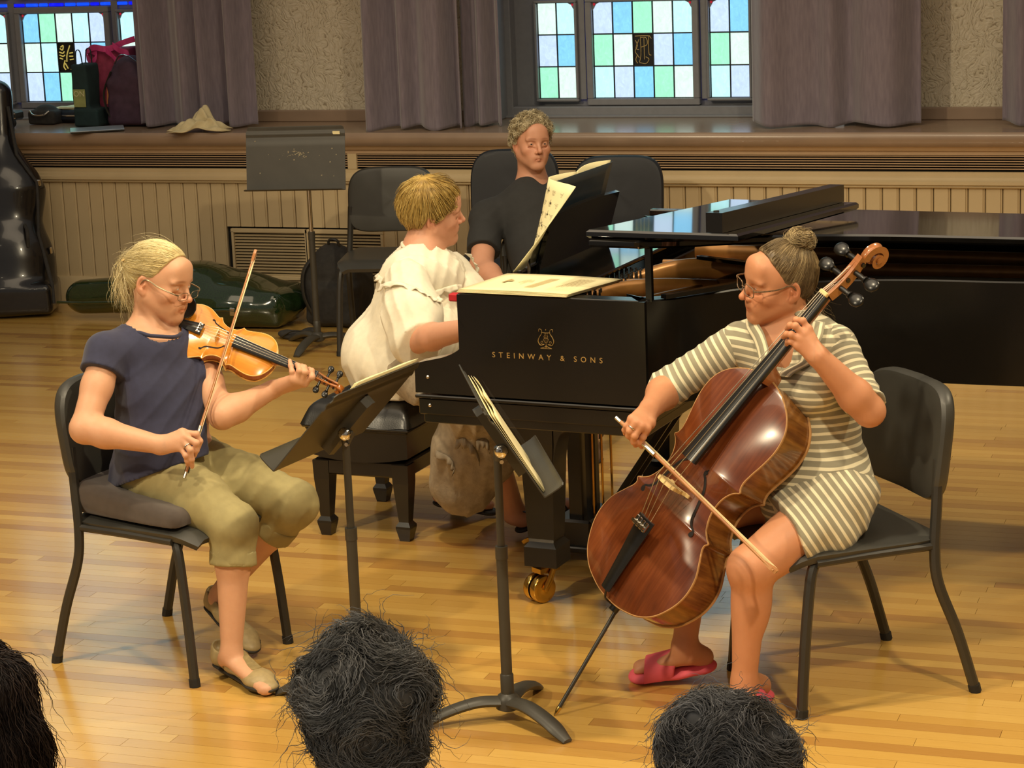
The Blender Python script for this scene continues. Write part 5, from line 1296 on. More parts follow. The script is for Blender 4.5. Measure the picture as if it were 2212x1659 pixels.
def spectacles(parent, W, drop=0.0, out=.006, w=.026, h=.015, col=None, tilt=0.0, rim=.0011):
    col = col or M_STEEL; g = thing_part('spectacles', parent)
    T = lambda x, y, z: W((x, y + out, z - drop - tilt * .0))
    for q in (-1, 1):
        a = np.linspace(0, 2 * math.pi, 25)[:-1]; e = .55
        xs = q * .033 + w * np.sign(np.cos(a)) * np.abs(np.cos(a)) ** e; zs = h * np.sign(np.sin(a)) * np.abs(np.sin(a)) ** e
        ys = .1005 - .35 * (np.abs(xs) - .02) ** 2 * 12 - .0 * zs
        loop = [T(x, y, z) for x, y, z in zip(xs, ys, zs)]
        mb = MB(); mb.tube(loop + [loop[0], loop[1]], rim, 6); mb.build('rim', col, g, smooth=60, world=True)
        mb = MB(); mb.add(loop, [tuple(range(24))]); mb.build('lens', M_LENS, g, world=True)
        xe = q * (.033 + w)
        mb = MB(); mb.tube(spline([T(xe, .096, h * .45), T(q * .0735, .085, h * .5 + drop * .3), T(q * .0765, .03, .006 + drop * .75), T(q * .0775, -.012, .012 + drop), T(q * .0775, -.035, -.012 + drop)], 5), .0016, 6, flat=(1.4, .8)); mb.build('temple', col, g, smooth=60, world=True)
    mb = MB(); mb.tube(spline([T(-.008, .1005, .003), T(0, .1045, .006), T(.008, .1005, .003)], 5), rim, 6); mb.build('nose_bridge', col, g, smooth=60, world=True)
    return g
def thing_part(name, parent):
    o = bpy.data.objects.new(name, None); COL.objects.link(o); o.parent = parent; return o

def add_arm(S, sh, el, wr, r=(.050, .038, .040, .026), k=.02):
    m = lerp(sh, el, .45); S.cone(sh, m, r[0], r[0] * .92, k); S.cone(m, el, r[0] * .92, r[1], k)
    f = lerp(el, wr, .28); S.cone(el, f, r[1], r[2], k); S.cone(f, wr, r[2], r[3], k)
def add_hand(S, wr, knuckles, fingers, thumb, r0=.026, fr=.0082, dors=None, k=.008):
    """knuckles: four 3D points; fingers: four lists of joints after the knuckle; thumb: joints from the base"""
    wr = np.asarray(wr, float); K = [np.asarray(q, float) for q in knuckles]; n = unit(np.cross(K[0] - wr, K[3] - wr)) if dors is None else unit(dors)
    for i in range(4): S.flat(lerp(wr, lerp(K[1], K[2], .5), .05) + (K[i] - K[1]) * .25, K[i], .017, .0115, n, .8, .014)
    S.cone(K[0], K[3], .0095, .0085, .010)
    for i, f in enumerate(fingers):
        sc = (1.0, 1.03, .98, .86)[i]; pts = [K[i]] + [np.asarray(q, float) for q in f]; m = len(pts)
        rr = [fr * sc * q for q in (1.18, 1.04, .95, .80)][:m]
        for j in range(m - 1):
            S.cone(pts[j], pts[j + 1], rr[j], rr[j + 1], k * .55); 
            if j: S.cone(pts[j], pts[j], rr[j] * 1.08, rr[j] * 1.08, .003)
    T = [np.asarray(q, float) for q in thumb]; tr = [fr * q for q in (1.75, 1.35, 1.12, .92)]
    S.cone(wr, T[0], r0 * .62, tr[0], .012)
    for j in range(len(T) - 1): S.cone(T[j], T[j + 1], tr[j], tr[j + 1], k * .7)

# ---- hair
class Field:
    def __init__(s, S, h, pad=.02):
        lo, hi = S.bounds(); s.lo = lo - pad; s.h = h; s.F, _ = S.grid(s.lo, hi + pad, h); s.n = np.array(s.F.shape)
    def val(s, p):
        g = np.clip((p - s.lo) / s.h, 0, s.n - 1.001); i = g.astype(int); f = g - i; F = s.F; out = 0
        for a in (0, 1):
            for b in (0, 1):
                for c in (0, 1): out = out + F[i[:, 0] + a, i[:, 1] + b, i[:, 2] + c] * (f[:, 0] if a else 1 - f[:, 0]) * (f[:, 1] if b else 1 - f[:, 1]) * (f[:, 2] if c else 1 - f[:, 2])
        return out
    def grad(s, p):
        e = s.h * .9; g = np.stack([s.val(p + e * np.eye(3)[k]) - s.val(p - e * np.eye(3)[k]) for k in range(3)], 1); return g / (np.linalg.norm(g, axis=1)[:, None] + 1e-9)
def m_hair(name, c0, c1, c2, rough=.42):
    t = NT(name); a = t.attr('shade'); v = t.obj(); n = t.noise(v, 90, 2)
    c = t.ramp(t.math('ADD', t.math('MULTIPLY', a, .75), t.math('MULTIPLY', n, .25)), [(.1, c0), (.5, c1), (.9, c2)]); t.set(c, rough, 0, .35); return t.m
def strands_mesh(name, paths, rad, mat, parent, shade, sides=3):
    """paths[N,m,3] -> thin tapering tubes in one mesh (hair nobody could count)"""
    N, m = paths.shape[:2]; tg = np.gradient(paths, axis=1); tg /= np.linalg.norm(tg, axis=2)[..., None] + 1e-9
    ref = np.array([.31, .52, .79]); u = np.cross(tg, ref); u /= np.linalg.norm(u, axis=2)[..., None] + 1e-9; w = np.cross(tg, u)
    rr = np.asarray(rad).reshape(-1, 1) * np.interp(np.linspace(0, 1, m), [0, .1, .7, 1], [.7, 1, .9, .25])[None, :]
    V = np.stack([paths + rr[..., None] * (math.cos(a) * u + math.sin(a) * w) for a in np.arange(sides) * 2 * math.pi / sides], 2)
    base = (np.arange(N) * m * sides)[:, None, None]; i = np.arange(m - 1)[None, :, None]; j = np.arange(sides)[None, None, :]
    q = np.stack([base + i * sides + j, base + i * sides + (j + 1) % sides, base + (i + 1) * sides + (j + 1) % sides, base + (i + 1) * sides + j], 3).reshape(-1, 4)
    v = V.reshape(-1, 3); MI = np.array(wm(parent).inverted()); lv = v @ MI[:3, :3].T + MI[:3, 3]
    me = bpy.data.meshes.new(name); n = len(q)
    me.vertices.add(len(lv)); me.vertices.foreach_set('co', lv.astype(np.float32).ravel()); me.loops.add(n * 4); me.loops.foreach_set('vertex_index', q.astype(np.int32).ravel())
    me.polygons.add(n); me.polygons.foreach_set('loop_start', np.arange(0, 4 * n, 4, dtype=np.int32)); me.polygons.foreach_set('use_smooth', np.ones(n, bool)); me.materials.append(mat)
    me.attributes.new('shade', 'FLOAT', 'POINT').data.foreach_set('value', np.repeat(np.asarray(shade, np.float32), m * sides)); me.update(calc_edges=True)
    o = bpy.data.objects.new(name, me); COL.objects.link(o); o.parent = parent; o['kind'] = 'stuff'; return o
def clump(q, mean, amp, f, r_):
    """strand shade that varies in locks"""
    a = np.sin(q[:, 0] * f * 1.3 + 2.1 * np.sin(q[:, 2] * f * .7)) * np.cos(q[:, 1] * f + 1.7 * np.sin(q[:, 2] * f))
    return np.clip(mean + amp * (.55 * a + .45 * (2 * r_.rand(len(q)) - 1)), 0, 1)
def local_cut(W, R, c, fn, s=.917):
    """keep hair where fn(x, y, z) < 0 in head units"""
    def post(F, X, Y, Z):
        d = [X - c[0], Y - c[1], Z - c[2]]; q = [(d[0] * R[0, i] + d[1] * R[1, i] + d[2] * R[2, i]) / s for i in range(3)]
        return np.maximum(F, np.clip(fn(*q) * s, -.05, .05))
    return post
def grow(S, flow, N, steps, step, seed, roots=None, lift=.0, jit=.3, curl=0.0, curlf=2.0, rootfn=None, hug=.6, drop=0.0):
    """strands following flow(p, normal) over the surface of S"""
    r = np.random.RandomState(seed); fld = Field(S, .006)
    lo, hi = S.bounds(); P0 = []
    while len(P0) < N:
        p = lo + (hi - lo) * r.rand(6000, 3); d = fld.val(p); p = p[np.abs(d) < .012]
        for _ in range(3): p = p - fld.grad(p) * fld.val(p)[:, None]
        p = p[np.abs(fld.val(p)) < .002]
        if rootfn is not None: p = p[rootfn(p)]
        P0.extend(p)
    p = np.array(P0[:N]); ph = r.rand(N) * 6.28; out = [p - fld.grad(p) * .002]; sp = 1 + jit * r.randn(N); bias = r.randn(N, 3) * jit
    cur = p.copy(); lf = lift * (.4 + r.rand(N))
    for i in range(steps - 1):
        n = fld.grad(cur); f = flow(cur, n) + bias * .35; f = f - n * (f * n).sum(1)[:, None]; f /= np.linalg.norm(f, axis=1)[:, None] + 1e-9
        f[:, 2] -= drop
        if curl:
            b = np.cross(f, n); a = ph + curlf * i; f = f + curl * (np.cos(a)[:, None] * b + np.sin(a)[:, None] * n)
        cur = cur + f * step * np.clip(sp, .5, 1.6)[:, None]
        t = (i + 1) / steps; tgt = lf * t; d = fld.val(cur); cur = cur - n * (d - tgt)[:, None] * hug
        out.append(cur.copy())
    return np.stack(out, 1)
# ------------------------------------------------------------------ the violinist
M_NAVY = simple('navy_knit', srgb(44, 46, 72), .85, var=.10, nscale=60, bump=.2, bdist=.0008, bscale=900, sheen=.2)
M_KHAKI = simple('khaki_twill', srgb(158, 146, 100), .85, var=.08, nscale=40, bump=.15, bdist=.0006, bscale=1100)
M_SHOE1 = simple('tan_shoe_leather', srgb(166, 146, 104), .45, var=.12, nscale=60)
M_SHOE1B = simple('pewter_strap', srgb(186, 168, 120), .3, .5, var=.15, nscale=90)
M_SOLE = simple('dark_sole', srgb(40, 37, 34), .6)
def frame3(y, z): y = unit(y); z = unit(np.asarray(z) - y * (np.asarray(z) @ y)); return np.array([np.cross(y, z), y, z]).T
def shoe(parent, heel, toe, upv, mat, sole_mat, w=.040, hgt=.055, open_=True, straps=False, cutouts=(), heel_h=.020, name='shoe', ball_h=.012):
    """closed shoe along heel->toe; sole and upper"""
    heel, toe = np.asarray(heel, float), np.asarray(toe, float); R = frame3(toe - heel, upv); L = np.linalg.norm(toe - heel); T = lambda x, y, z: heel + R @ np.array([x, y * L, z])
    sh = thing_part(name, parent); x, y, z = R.T
    S = Sdf(); S.flat(T(0, .14, .012), T(0, .80, .012), w * .78, w, z, .45, .02); S.flat(T(0, .8, .012), T(0.002, .93, .010), w, w * .72, z, .45, .02)
    S.post.append(cut(z, T(0, 0, .012))); S.post.append(cut(-z, T(0, 0, -ball_h)))
    sdf_object('sole', S, .004, sole_mat, sh)
    U = Sdf(); U.flat(T(0, .13, .032), T(0, .40, .034), w * .72, w * .80, z, 1.0, .02); U.flat(T(0, .40, .030), T(0, .78, .020), w * .82, w * .93, z, .62, .02); U.flat(T(0, .78, .018), T(0, .92, .012), w * .93, w * .70, z, .62, .02)
    U.cone(T(0, .12, .03), T(0, .10, hgt), w * .66, w * .62, .015); U.cone(T(0, .35, .04), T(0, .28, hgt), w * .6, w * .55, .02)
    if open_: U.cone(T(0, .13, hgt + .012), T(0, .42, hgt + .008), w * .55, w * .50, .006, True)
    for (cx, cy, cz, rx, ry, rz) in cutouts: U.box(T(cx, cy, cz), (rx, ry, rz), R, .003, .003, True)
    U.post.append(cut(-z, T(0, 0, .008)))
    sdf_object('upper', U, .004, mat, sh)
    if straps:
        mb = MB(); mb.tube(spline([T(-w * .86, .36, .026), T(-w * .62, .40, .056), T(0, .42, .070), T(w * .62, .40, .056), T(w * .86, .36, .026)], 6), .0085, 6, flat=(.35, 1)); mb.build('strap', mat, sh, smooth=60, world=True)
        mb = MB(); mb.sheet([[T(x_ * w * .36, yy, zz) for x_ in (-1, -.4, .4, 1)] for yy, zz in ((.36, .076), (.46, .070), (.56, .060), (.66, .052), (.74, .046))], .004); mb.build('strap', M_SHOE1B, sh, smooth=60, world=True)
    return sh, T, R
def violinist():
    t = thing('person', 'silver haired woman in navy top and rolled khaki trousers playing the violin', 'person', (-3.05, 5.58, 0))
    hc, hf, hu = (-3.0648, 5.6311, 1.0828), (.972, -.102, -.211), (.215, .032, .976)
    RSH, REL, RWR = P(232, 762, 6.36), P(182, 926, 6.27), P(346, 961, 6.245)
    LSH, LEL, LWR = P(426, 762, 6.52), P(480, 898, 6.38), P(588, 842, 6.46)
    NB = P(322, 722, 6.46); PV = np.array((-3.06, 5.58, .545))
    lat = unit(RSH - LSH); up = unit(NB - PV); front = np.cross(up, lat) * 1.0; front = unit(front)
    if front[0] < 0: front = -front
    S = Sdf(); W, R, c = add_head(S, hc, hf, hu, lid=.22, nose=1.05, neck_to=NB, neck_r=.049, frown=.3)
    # sinews of the neck
    S.cone(W((.045, -.02, -.06)), P(345, 728, 6.40), .010, .008, .016); S.cone(NB, P(280, 735, 6.42), .048, .04, .04); S.cone(NB, P(370, 735, 6.50), .048, .04, .04)
    S.cone(RSH, lerp(RSH, LSH, .3), .052, .07, .04); S.cone(LSH, lerp(LSH, RSH, .3), .052, .07, .04)
    Rt = np.array([lat, front, up]).T
    S.ell(P(350, 810, 6.47), (.125, .085, .13), Rt, .05); S.ell(P(362, 920, 6.48), (.125, .085, .12), Rt, .05); S.ell(PV, (.150, .105, .10), Rt, .05)
    add_arm(S, RSH, REL, RWR, (.046, .0375, .040, .0255)); add_arm(S, LSH, LEL, LWR, (.044, .036, .039, .0255))
    S.cone(REL, REL + (0.0, -.002, -.006), .036, .034, .01)
    db = dep(VBA) - .004
    kn = [P(394, 934, db - .018), P(398, 943, db - .028), P(396, 954, db - .030), P(389, 966, db - .026)]
    fi = [[P(424, 938, db - .018), P(432, 953, db - .012), P(429, 966, db - .004)], [P(424, 957, db - .036), P(424, 972, db - .026), P(420, 984, db - .008)], [P(411, 972, db - .040), P(414, 992, db - .028), P(415, 1008, db - .008)], [P(401, 984, db - .034), P(404, 995, db - .022), P(405, 1004, db - .006)]]
    th = [P(372, 950, db + .010), P(398, 950, db + .022), P(417, 955, db + .016)]
    add_hand(S, RWR, kn, fi, th, dors=P(390, 950, 6.0) - P(390, 950, 6.4))
    dv = 6.412
    kl = [P(658, 827, dv - .010), P(651, 823, dv - .020), P(642, 820, dv - .026), P(633, 818, dv - .026)]
    fl = [[P(674, 814, dv - .030), P(673, 801, dv - .022), P(668, 797, dv - .004)], [P(659, 804, dv - .036), P(657, 794, dv - .026), P(652, 790, dv - .006)], [P(647, 801, dv - .038), P(645, 791, dv - .026), P(641, 787, dv - .006)], [P(631, 803, dv - .032), P(628, 790, dv - .022), P(626, 779, dv - .006)]]
    tl = [P(612, 830, dv + .030), P(634, 818, dv + .040), P(652, 800, dv + .032)]
    add_hand(S, LWR, kl, fl, tl, dors=P(620, 815, 6.0) - P(620, 825, 6.4))
    RH, LH = np.array((-3.03, 5.505, .545)), np.array((-3.0, 5.65, .545))
    RK, LK = P(505, 1136, 6.31), P(634, 1088, 6.49); RA, LA = G(500, 1408, .085), G(473, 1284, .150)
    for hp, k, a in ((RH, RK, RA), (LH, LK, LA)):
        S.cone(hp, k, .080, .052, .03); m = lerp(k, a, .30) - unit(np.cross(a - k, np.array([.25, .97, 0]))) * 0; S.cone(k, m, .049, .047, .02); S.cone(m, a, .047, .029, .02)
    RT, LT = G(574, 1487, .02), G(540, 1398, .03)
    S.flat(RA - [0, 0, .02], RT, .030, .026, (0, 0, 1), .7, .02); S.cone(RA, RA + (RA - RT) * .18 - [0, 0, .04], .028, .026, .015)
    S.flat(LA - [0, 0, .02], LT, .030, .026, (0, 0, 1), .7, .02)
    hw = np.array([.125, .125, .14]); fine = [(np.asarray(hc) - hw, np.asarray(hc) + hw, .0024)]
    for kk, wr, ff in ((kn, RWR, fi), (kl, LWR, fl)):
        al = np.array(kk + sum(ff, [])); fine.append((al.min(0) - .035, al.max(0) + .022, .0022))
    body = sdf_object('body', S, .006, M_SKIN1, t, fine, head_tone(W, R, c, lip=(.92, .72, .68)))
    eyes(t, W, R, (0.0, .8, -.6)); g = spectacles(t, W, drop=.020, out=.012, w=.0235, h=.0115, rim=.0009, col=simple('thin_spectacle_wire', srgb(150, 132, 104), .3, .8))
    # navy top
    T_ = Sdf(); T_.cone(RSH, lerp(RSH, LSH, .35), .060, .085, .05); T_.cone(LSH, lerp(LSH, RSH, .35), .060, .085, .05); T_.cone(NB - up * .02, lerp(RSH, LSH, .5), .06, .08, .04)
    T_.flat(P(345, 775, 6.47), P(362, 900, 6.47), .138, .140, front, .74, .04); T_.flat(P(362, 900, 6.47), P(362, 1050, 6.47), .142, .172, front, .92, .04)
    T_.ell(P(395, 830, 6.43), (.06, .05, .06), Rt, .05); T_.ell(P(320, 840, 6.38), (.06, .05, .06), Rt, .05)
    for sh, el in ((RSH, REL), (LSH, LEL)): T_.cone(sh, lerp(sh, el, .34), .062, .064, .02)
    T_.post.append(folds(.006, unit(front * .2 + lat * .6 + up * .6), 62, 3)); T_.post.append(wrinkle(.004, 26, 4))
    T_.post.append(cut(REL - RSH, lerp(RSH, REL, .27))) if False else None
    n1 = unit(REL - RSH); c1 = lerp(RSH, REL, .27); n2 = unit(LEL - LSH); c2 = lerp(LSH, LEL, .27)
    def sleeves(F, X, Y, Z):
        for n_, c_, sh, q in ((n1, c1, RSH, 1), (n2, c2, LSH, -1)):
            pl = (X - c_[0]) * n_[0] + (Y - c_[1]) * n_[1] + (Z - c_[2]) * n_[2]
            lt = ((X - sh[0]) * lat[0] + (Y - sh[1]) * lat[1] + (Z - sh[2]) * lat[2]) * q
            F = np.maximum(F, np.minimum(pl, lt + .030))
        return F
    T_.post.append(sleeves)
    h1, h2 = P(250, 1052, 6.36), P(490, 968, 6.5); hn = np.cross(h2 - h1, np.array([.25, .97, 0.0])); hn = hn if hn[2] < 0 else -hn; T_.post.append(cut(hn, h1))
    nk = P(325, 712, 6.44); T_.post.append(carve(NB + up * .10 - front * .01, nk - up * .016 + front * .02, .076, .078))
    top = sdf_object('top', T_, .005, M_NAVY, t)
    FT = Field(T_, .006); nb = []
    for a in np.linspace(0, 2 * math.pi, 41):
        p = np.array([nk - up * .010 + front * .015 + (math.cos(a) * lat + math.sin(a) * front) * .082])
        for _ in range(6): p = p - FT.grad(p) * FT.val(p)[:, None] * .8
        nb.append(p[0])
    nb = np.array(nb); nb[-1] = nb[0]; nb[1:-1] = (nb[:-2] + nb[1:-1] * 2 + nb[2:]) / 4
    mb = MB(); mb.tube(nb, .0055, 8); mb.build('neck_band', M_NAVY, top, smooth=60, world=True)
    mb = MB(); r = random.Random(3)
    for (u, v) in ((293, 720), (333, 727), (286, 753), (287, 770), (299, 776), (338, 738), (290, 738), (352, 745)):
        p = P(u, v, 6.30); 
        mb.lathe([(.0001, 0), (.0022, .0012), (.0022, .0030), (.0001, .004)], 8, c=p)
    mb.v = []; mb.f = []; mb.mi = []; mb.nv = 0
    # trousers
    K_ = Sdf(); K_.ell(PV - [0, 0, .005], (.150, .120, .095), Rt, .05)
    for hp, k, a in ((RH, RK, RA), (LH, LK, LA)):
        K_.cone(hp, lerp(hp, k, .5), .086, .083, .04); K_.cone(lerp(hp, k, .5), k, .083, .066, .03); K_.cone(k, lerp(k, a, .40), .063, .064, .025)
        K_.ell(k, (.064, .064, .064), None, .02)
    K_.post.append(folds(.007, unit(np.array([.8, -.2, -.5])), 70, 8)); K_.post.append(wrinkle(.003, 34, 6))
    def legcut(F, X, Y, Z):
        for k, a, f in ((RK, RA, .30), (LK, LA, .30)):
            n_ = unit(a - k); c_ = lerp(k, a, f); pl = (X - c_[0]) * n_[0] + (Y - c_[1]) * n_[1] + (Z - c_[2]) * n_[2]; dd = np.sqrt((X - c_[0]) ** 2 + (Y - c_[1]) ** 2 + (Z - c_[2]) ** 2)
            F = np.where(dd < .14, np.maximum(F, pl), F)
        return F
    K_.post.append(legcut); K_.post.append(cut((0, 0, -1), (0, 0, .10)))
    tr = sdf_object('trousers', K_, .0055, M_KHAKI, t)
    for k, a in ((RK, RA), (LK, LA)):
        Q = Sdf(); n_ = unit(a - k); a0, a1 = lerp(k, a, .17), lerp(k, a, .34); Q.cone(a0, a1, .0655, .066, .01); Q.post.append(cut(n_, a1 - n_ * .012)); Q.post.append(cut(-n_, a0 + n_ * .006)); Q.post.append(wrinkle(.002, 40, 5)); sdf_object('cuff', Q, .0055, M_KHAKI, tr)
    shoe(t, G(466, 1432, .012), G(590, 1497, .010), (0, 0, 1), M_SHOE1, M_SOLE, w=.042, straps=True, cutouts=[(-.02, .50, .05, .030, .007, .02), (.02, .50, .05, .030, .007, .02), (-.02, .62, .04, .026, .005, .02), (.02, .62, .04, .026, .005, .02)])
    sh, T2, R2 = shoe(t, LA + np.array([-.06, .035, -.045]), LT + np.array([.02, -.015, -.012]), (.45, -.25, .85), M_SHOE1, M_SOLE, w=.040)
    # ring
    mb = MB(); a, b = kn[2], fi[2][0]; ctr = lerp(a, b, .55); ax = unit(b - a); u_ = unit(np.cross(ax, [0, 0, 1.])); w_ = np.cross(ax, u_); mb.tube([ctr + .0098 * (math.cos(q) * u_ + math.sin(q) * w_) for q in np.linspace(0, 6.283, 17)], .0017, 6); mb.build('ring', M_SILVER, t, smooth=60, world=True)
    # hair: swept back into a clip, wisps at the nape
    H = Sdf(); s = .917; H.ell(W((0, -.012, .040)), np.array((.0775, .099, .084)) * s, R, .01); H.ell(W((0, -.060, .01)), np.array((.058, .050, .07)) * s, R, .03); H.cone(W((0, -.095, .02)), W((0.006, -.098, -.075)), .034 * s, .014 * s, .03)
    hl = lambda x, y, z: np.minimum(y - (.036 + .60 * (z - .050)), np.maximum(y + .030 + .25 * (z + .01), -.085 - z)) if False else np.maximum(y - np.where(z > .012, .040 + .58 * (z - .055), -.030 + .35 * (z - .012)), -.080 - z + .3 * np.clip(y + .07, 0, 1))
    hairline = local_cut(W, R, c, hl)
    H.post.append(hairline); H.post.append(wrinkle(.0012, 120, 2))
    HM = m_hair('silver_blonde_hair', srgb(150, 128, 78), srgb(206, 186, 130), srgb(238, 226, 184)); HM0 = HM
    hs = sdf_object('hair', H, .0035, HM, t, attrs={'shade': lambda v: .35 + .15 * np.sin(v[:, 2] * 300)})
    clip = W((0.02, -.105, .030))
    def flow(p, n): d = clip - p; return d / (np.linalg.norm(d, axis=1)[:, None] + 1e-6) + np.array([0, 0, .0])
    q = lambda p: (p - c) @ R / s
    rt = lambda p: (hl(*q(p).T) < .004) & (q(p)[:, 1] > -.095)
    r_ = np.random.RandomState(1); N = 2600
    paths = grow(H, flow, N, 16, .0095, 5, rootfn=rt, lift=.0025, jit=.18)
    strands_mesh('hair_strand', paths, .00055 + .0004 * r_.rand(N), HM, t, clump(q(paths[:, 0]), .5, .45, 60, r_))
    # tail and flyaways
    N = 420; root = clip + R @ (np.array([.016, .012, .02]) * 1) * 0 + r_.randn(N, 3) * .012; ps = [root]; cur = root.copy(); dv_ = np.array([0, 0, -1.0]) * .6 + r_.randn(N, 3) * .35 + (R @ np.array([.0, -.25, -.3])); ph = r_.rand(N) * 6
    for i in range(16): cur = cur + (dv_ * .0075 + .0028 * np.stack([np.cos(ph + i * .9), np.sin(ph + i * .9), 0 * ph], 1)) * (.6 + .6 * r_.rand(N, 1)); dv_ = dv_ * .92 + np.array([0.03, 0, -.10]) + r_.randn(N, 3) * .06; ps.append(cur.copy())
    strands_mesh('hair_strand', np.stack(ps, 1), .0004 + .0003 * r_.rand(N), HM, t, .4 + .6 * r_.rand(N))
    paths = grow(H, flow, 90, 12, .009, 9, rootfn=rt, lift=.03, jit=.6); strands_mesh('hair_strand', paths, np.full(90, .0003), HM, t, .7 + .3 * r_.rand(90))
    mb = MB(); mb.tube([clip + R @ np.array([.03, -.004, .012]), clip + R @ np.array([-.03, -.006, .012])], .005, 8, flat=(.6, 1)); mb.build('hair_clip', M_BRIDGE, t, smooth=60, world=True)
    return t
violinist()
# wedge cushion on her chair
def wedge():
    t = thing('seat_cushion', 'grey brown wedge cushion on the violinist\'s chair', 'cushion', (-3.046, 5.573, .44), math.radians(-104.3))
    S = Sdf(); S.box((0, -.005, .038), (.175, .17, .012), np.array([[1, 0, 0], [0, math.cos(-.14), -math.sin(-.14)], [0, math.sin(-.14), math.cos(-.14)]]), .028, .01); S.box((0, -.02, .02), (.17, .16, .002), None, .018, .02)
    MW = np.array(t.matrix_world)
    for i, (ty, d, k, sub) in enumerate(S.p): S.p[i] = (ty, (MW[:3, :3] @ d[0] + MW[:3, 3], d[1], MW[:3, :3] @ d[2], d[3]), k, sub)
    S.post.append(wrinkle(.002, 18, 3)); S.post.append(cut((0, 0, -1), (0, 0, .446)))
    sdf_object('cushion_cover', S, .006, simple('grey_brown_suede', srgb(78, 68, 62), .95, var=.1, nscale=30, sheen=.3), t)
wedge()
# ------------------------------------------------------------------ the cellist
def m_stripe(name, c0, c1, per=.0205, duty=.58):
    t = NT(name); a = t.attr('run'); w = t.math('FRACT', t.math('MULTIPLY', t.math('ADD', a, t.math('MULTIPLY', t.noise(t.obj(), 8, 2), .006)), 1 / per))
    m = t.ramp(w, [(0, (0, 0, 0)), (duty, (0, 0, 0)), (duty + .06, (1, 1, 1)), (.95, (1, 1, 1)), (1.0, (0, 0, 0))]); c = t.mix(m, c0, c1); v = t.obj()
    c = t.mix(t.math('MULTIPLY', t.noise(v, 300, 2), .15), c, srgb(120, 112, 92)); t.set(c, .9, sheen=.15); t.bump(t.noise(v, 700, 2), .15, .0006); return t.m
M_STRIPE = m_stripe('grey_cream_stripe', srgb(152, 146, 124), srgb(236, 226, 192))
M_CREAM = simple('cream_jersey', srgb(234, 224, 190), .9, var=.05)
M_LACE = simple('grey_lace', srgb(120, 114, 108), .9, var=.3, nscale=200)
M_PINK = simple('pink_foam', srgb(240, 100, 116), .65, var=.05, nscale=20)
def slide(parent, heel, toe, upv, w=.046):
    heel, toe = np.asarray(heel, float), np.asarray(toe, float); R = frame3(toe - heel, upv); L = np.linalg.norm(toe - heel); T = lambda x, y, z: heel + R @ np.array([x, y * L, z]); x, y, z = R.T
    sh = thing_part('slide_sandal', parent)
    S = Sdf(); S.flat(T(0, .14, .014), T(0, .45, .014), w * .80, w * .84, z, .42, .02); S.flat(T(0, .45, .014), T(0, .84, .014), w * .84, w, z, .42, .02)
    S.flat(T(0, .16, .040), T(0, .45, .042), w * .62, w * .66, z, .45, .006, True); S.flat(T(0, .45, .042), T(0, .83, .040), w * .66, w * .80, z, .45, .006, True); S.post.append(cut(-z, T(0, 0, .0)))
    sdf_object('footbed', S, .0035, M_PINK, sh)
    B = Sdf(); B.flat(T(0, .46, .030), T(0, .84, .018), w * 1.02, w * 1.02, z, .95, .015); B.flat(T(0, .36, .030), T(0, .95, .016), w * .86, w * .84, z, .86, .004, True); B.post.append(cut(-z, T(0, 0, .006))); B.post.append(cut(-unit(y + .35 * z), T(0, .46, .03))); B.post.append(cut(unit(y + .2 * z), T(0, .83, .02)))
    sdf_object('strap', B, .0035, M_PINK, sh); return sh
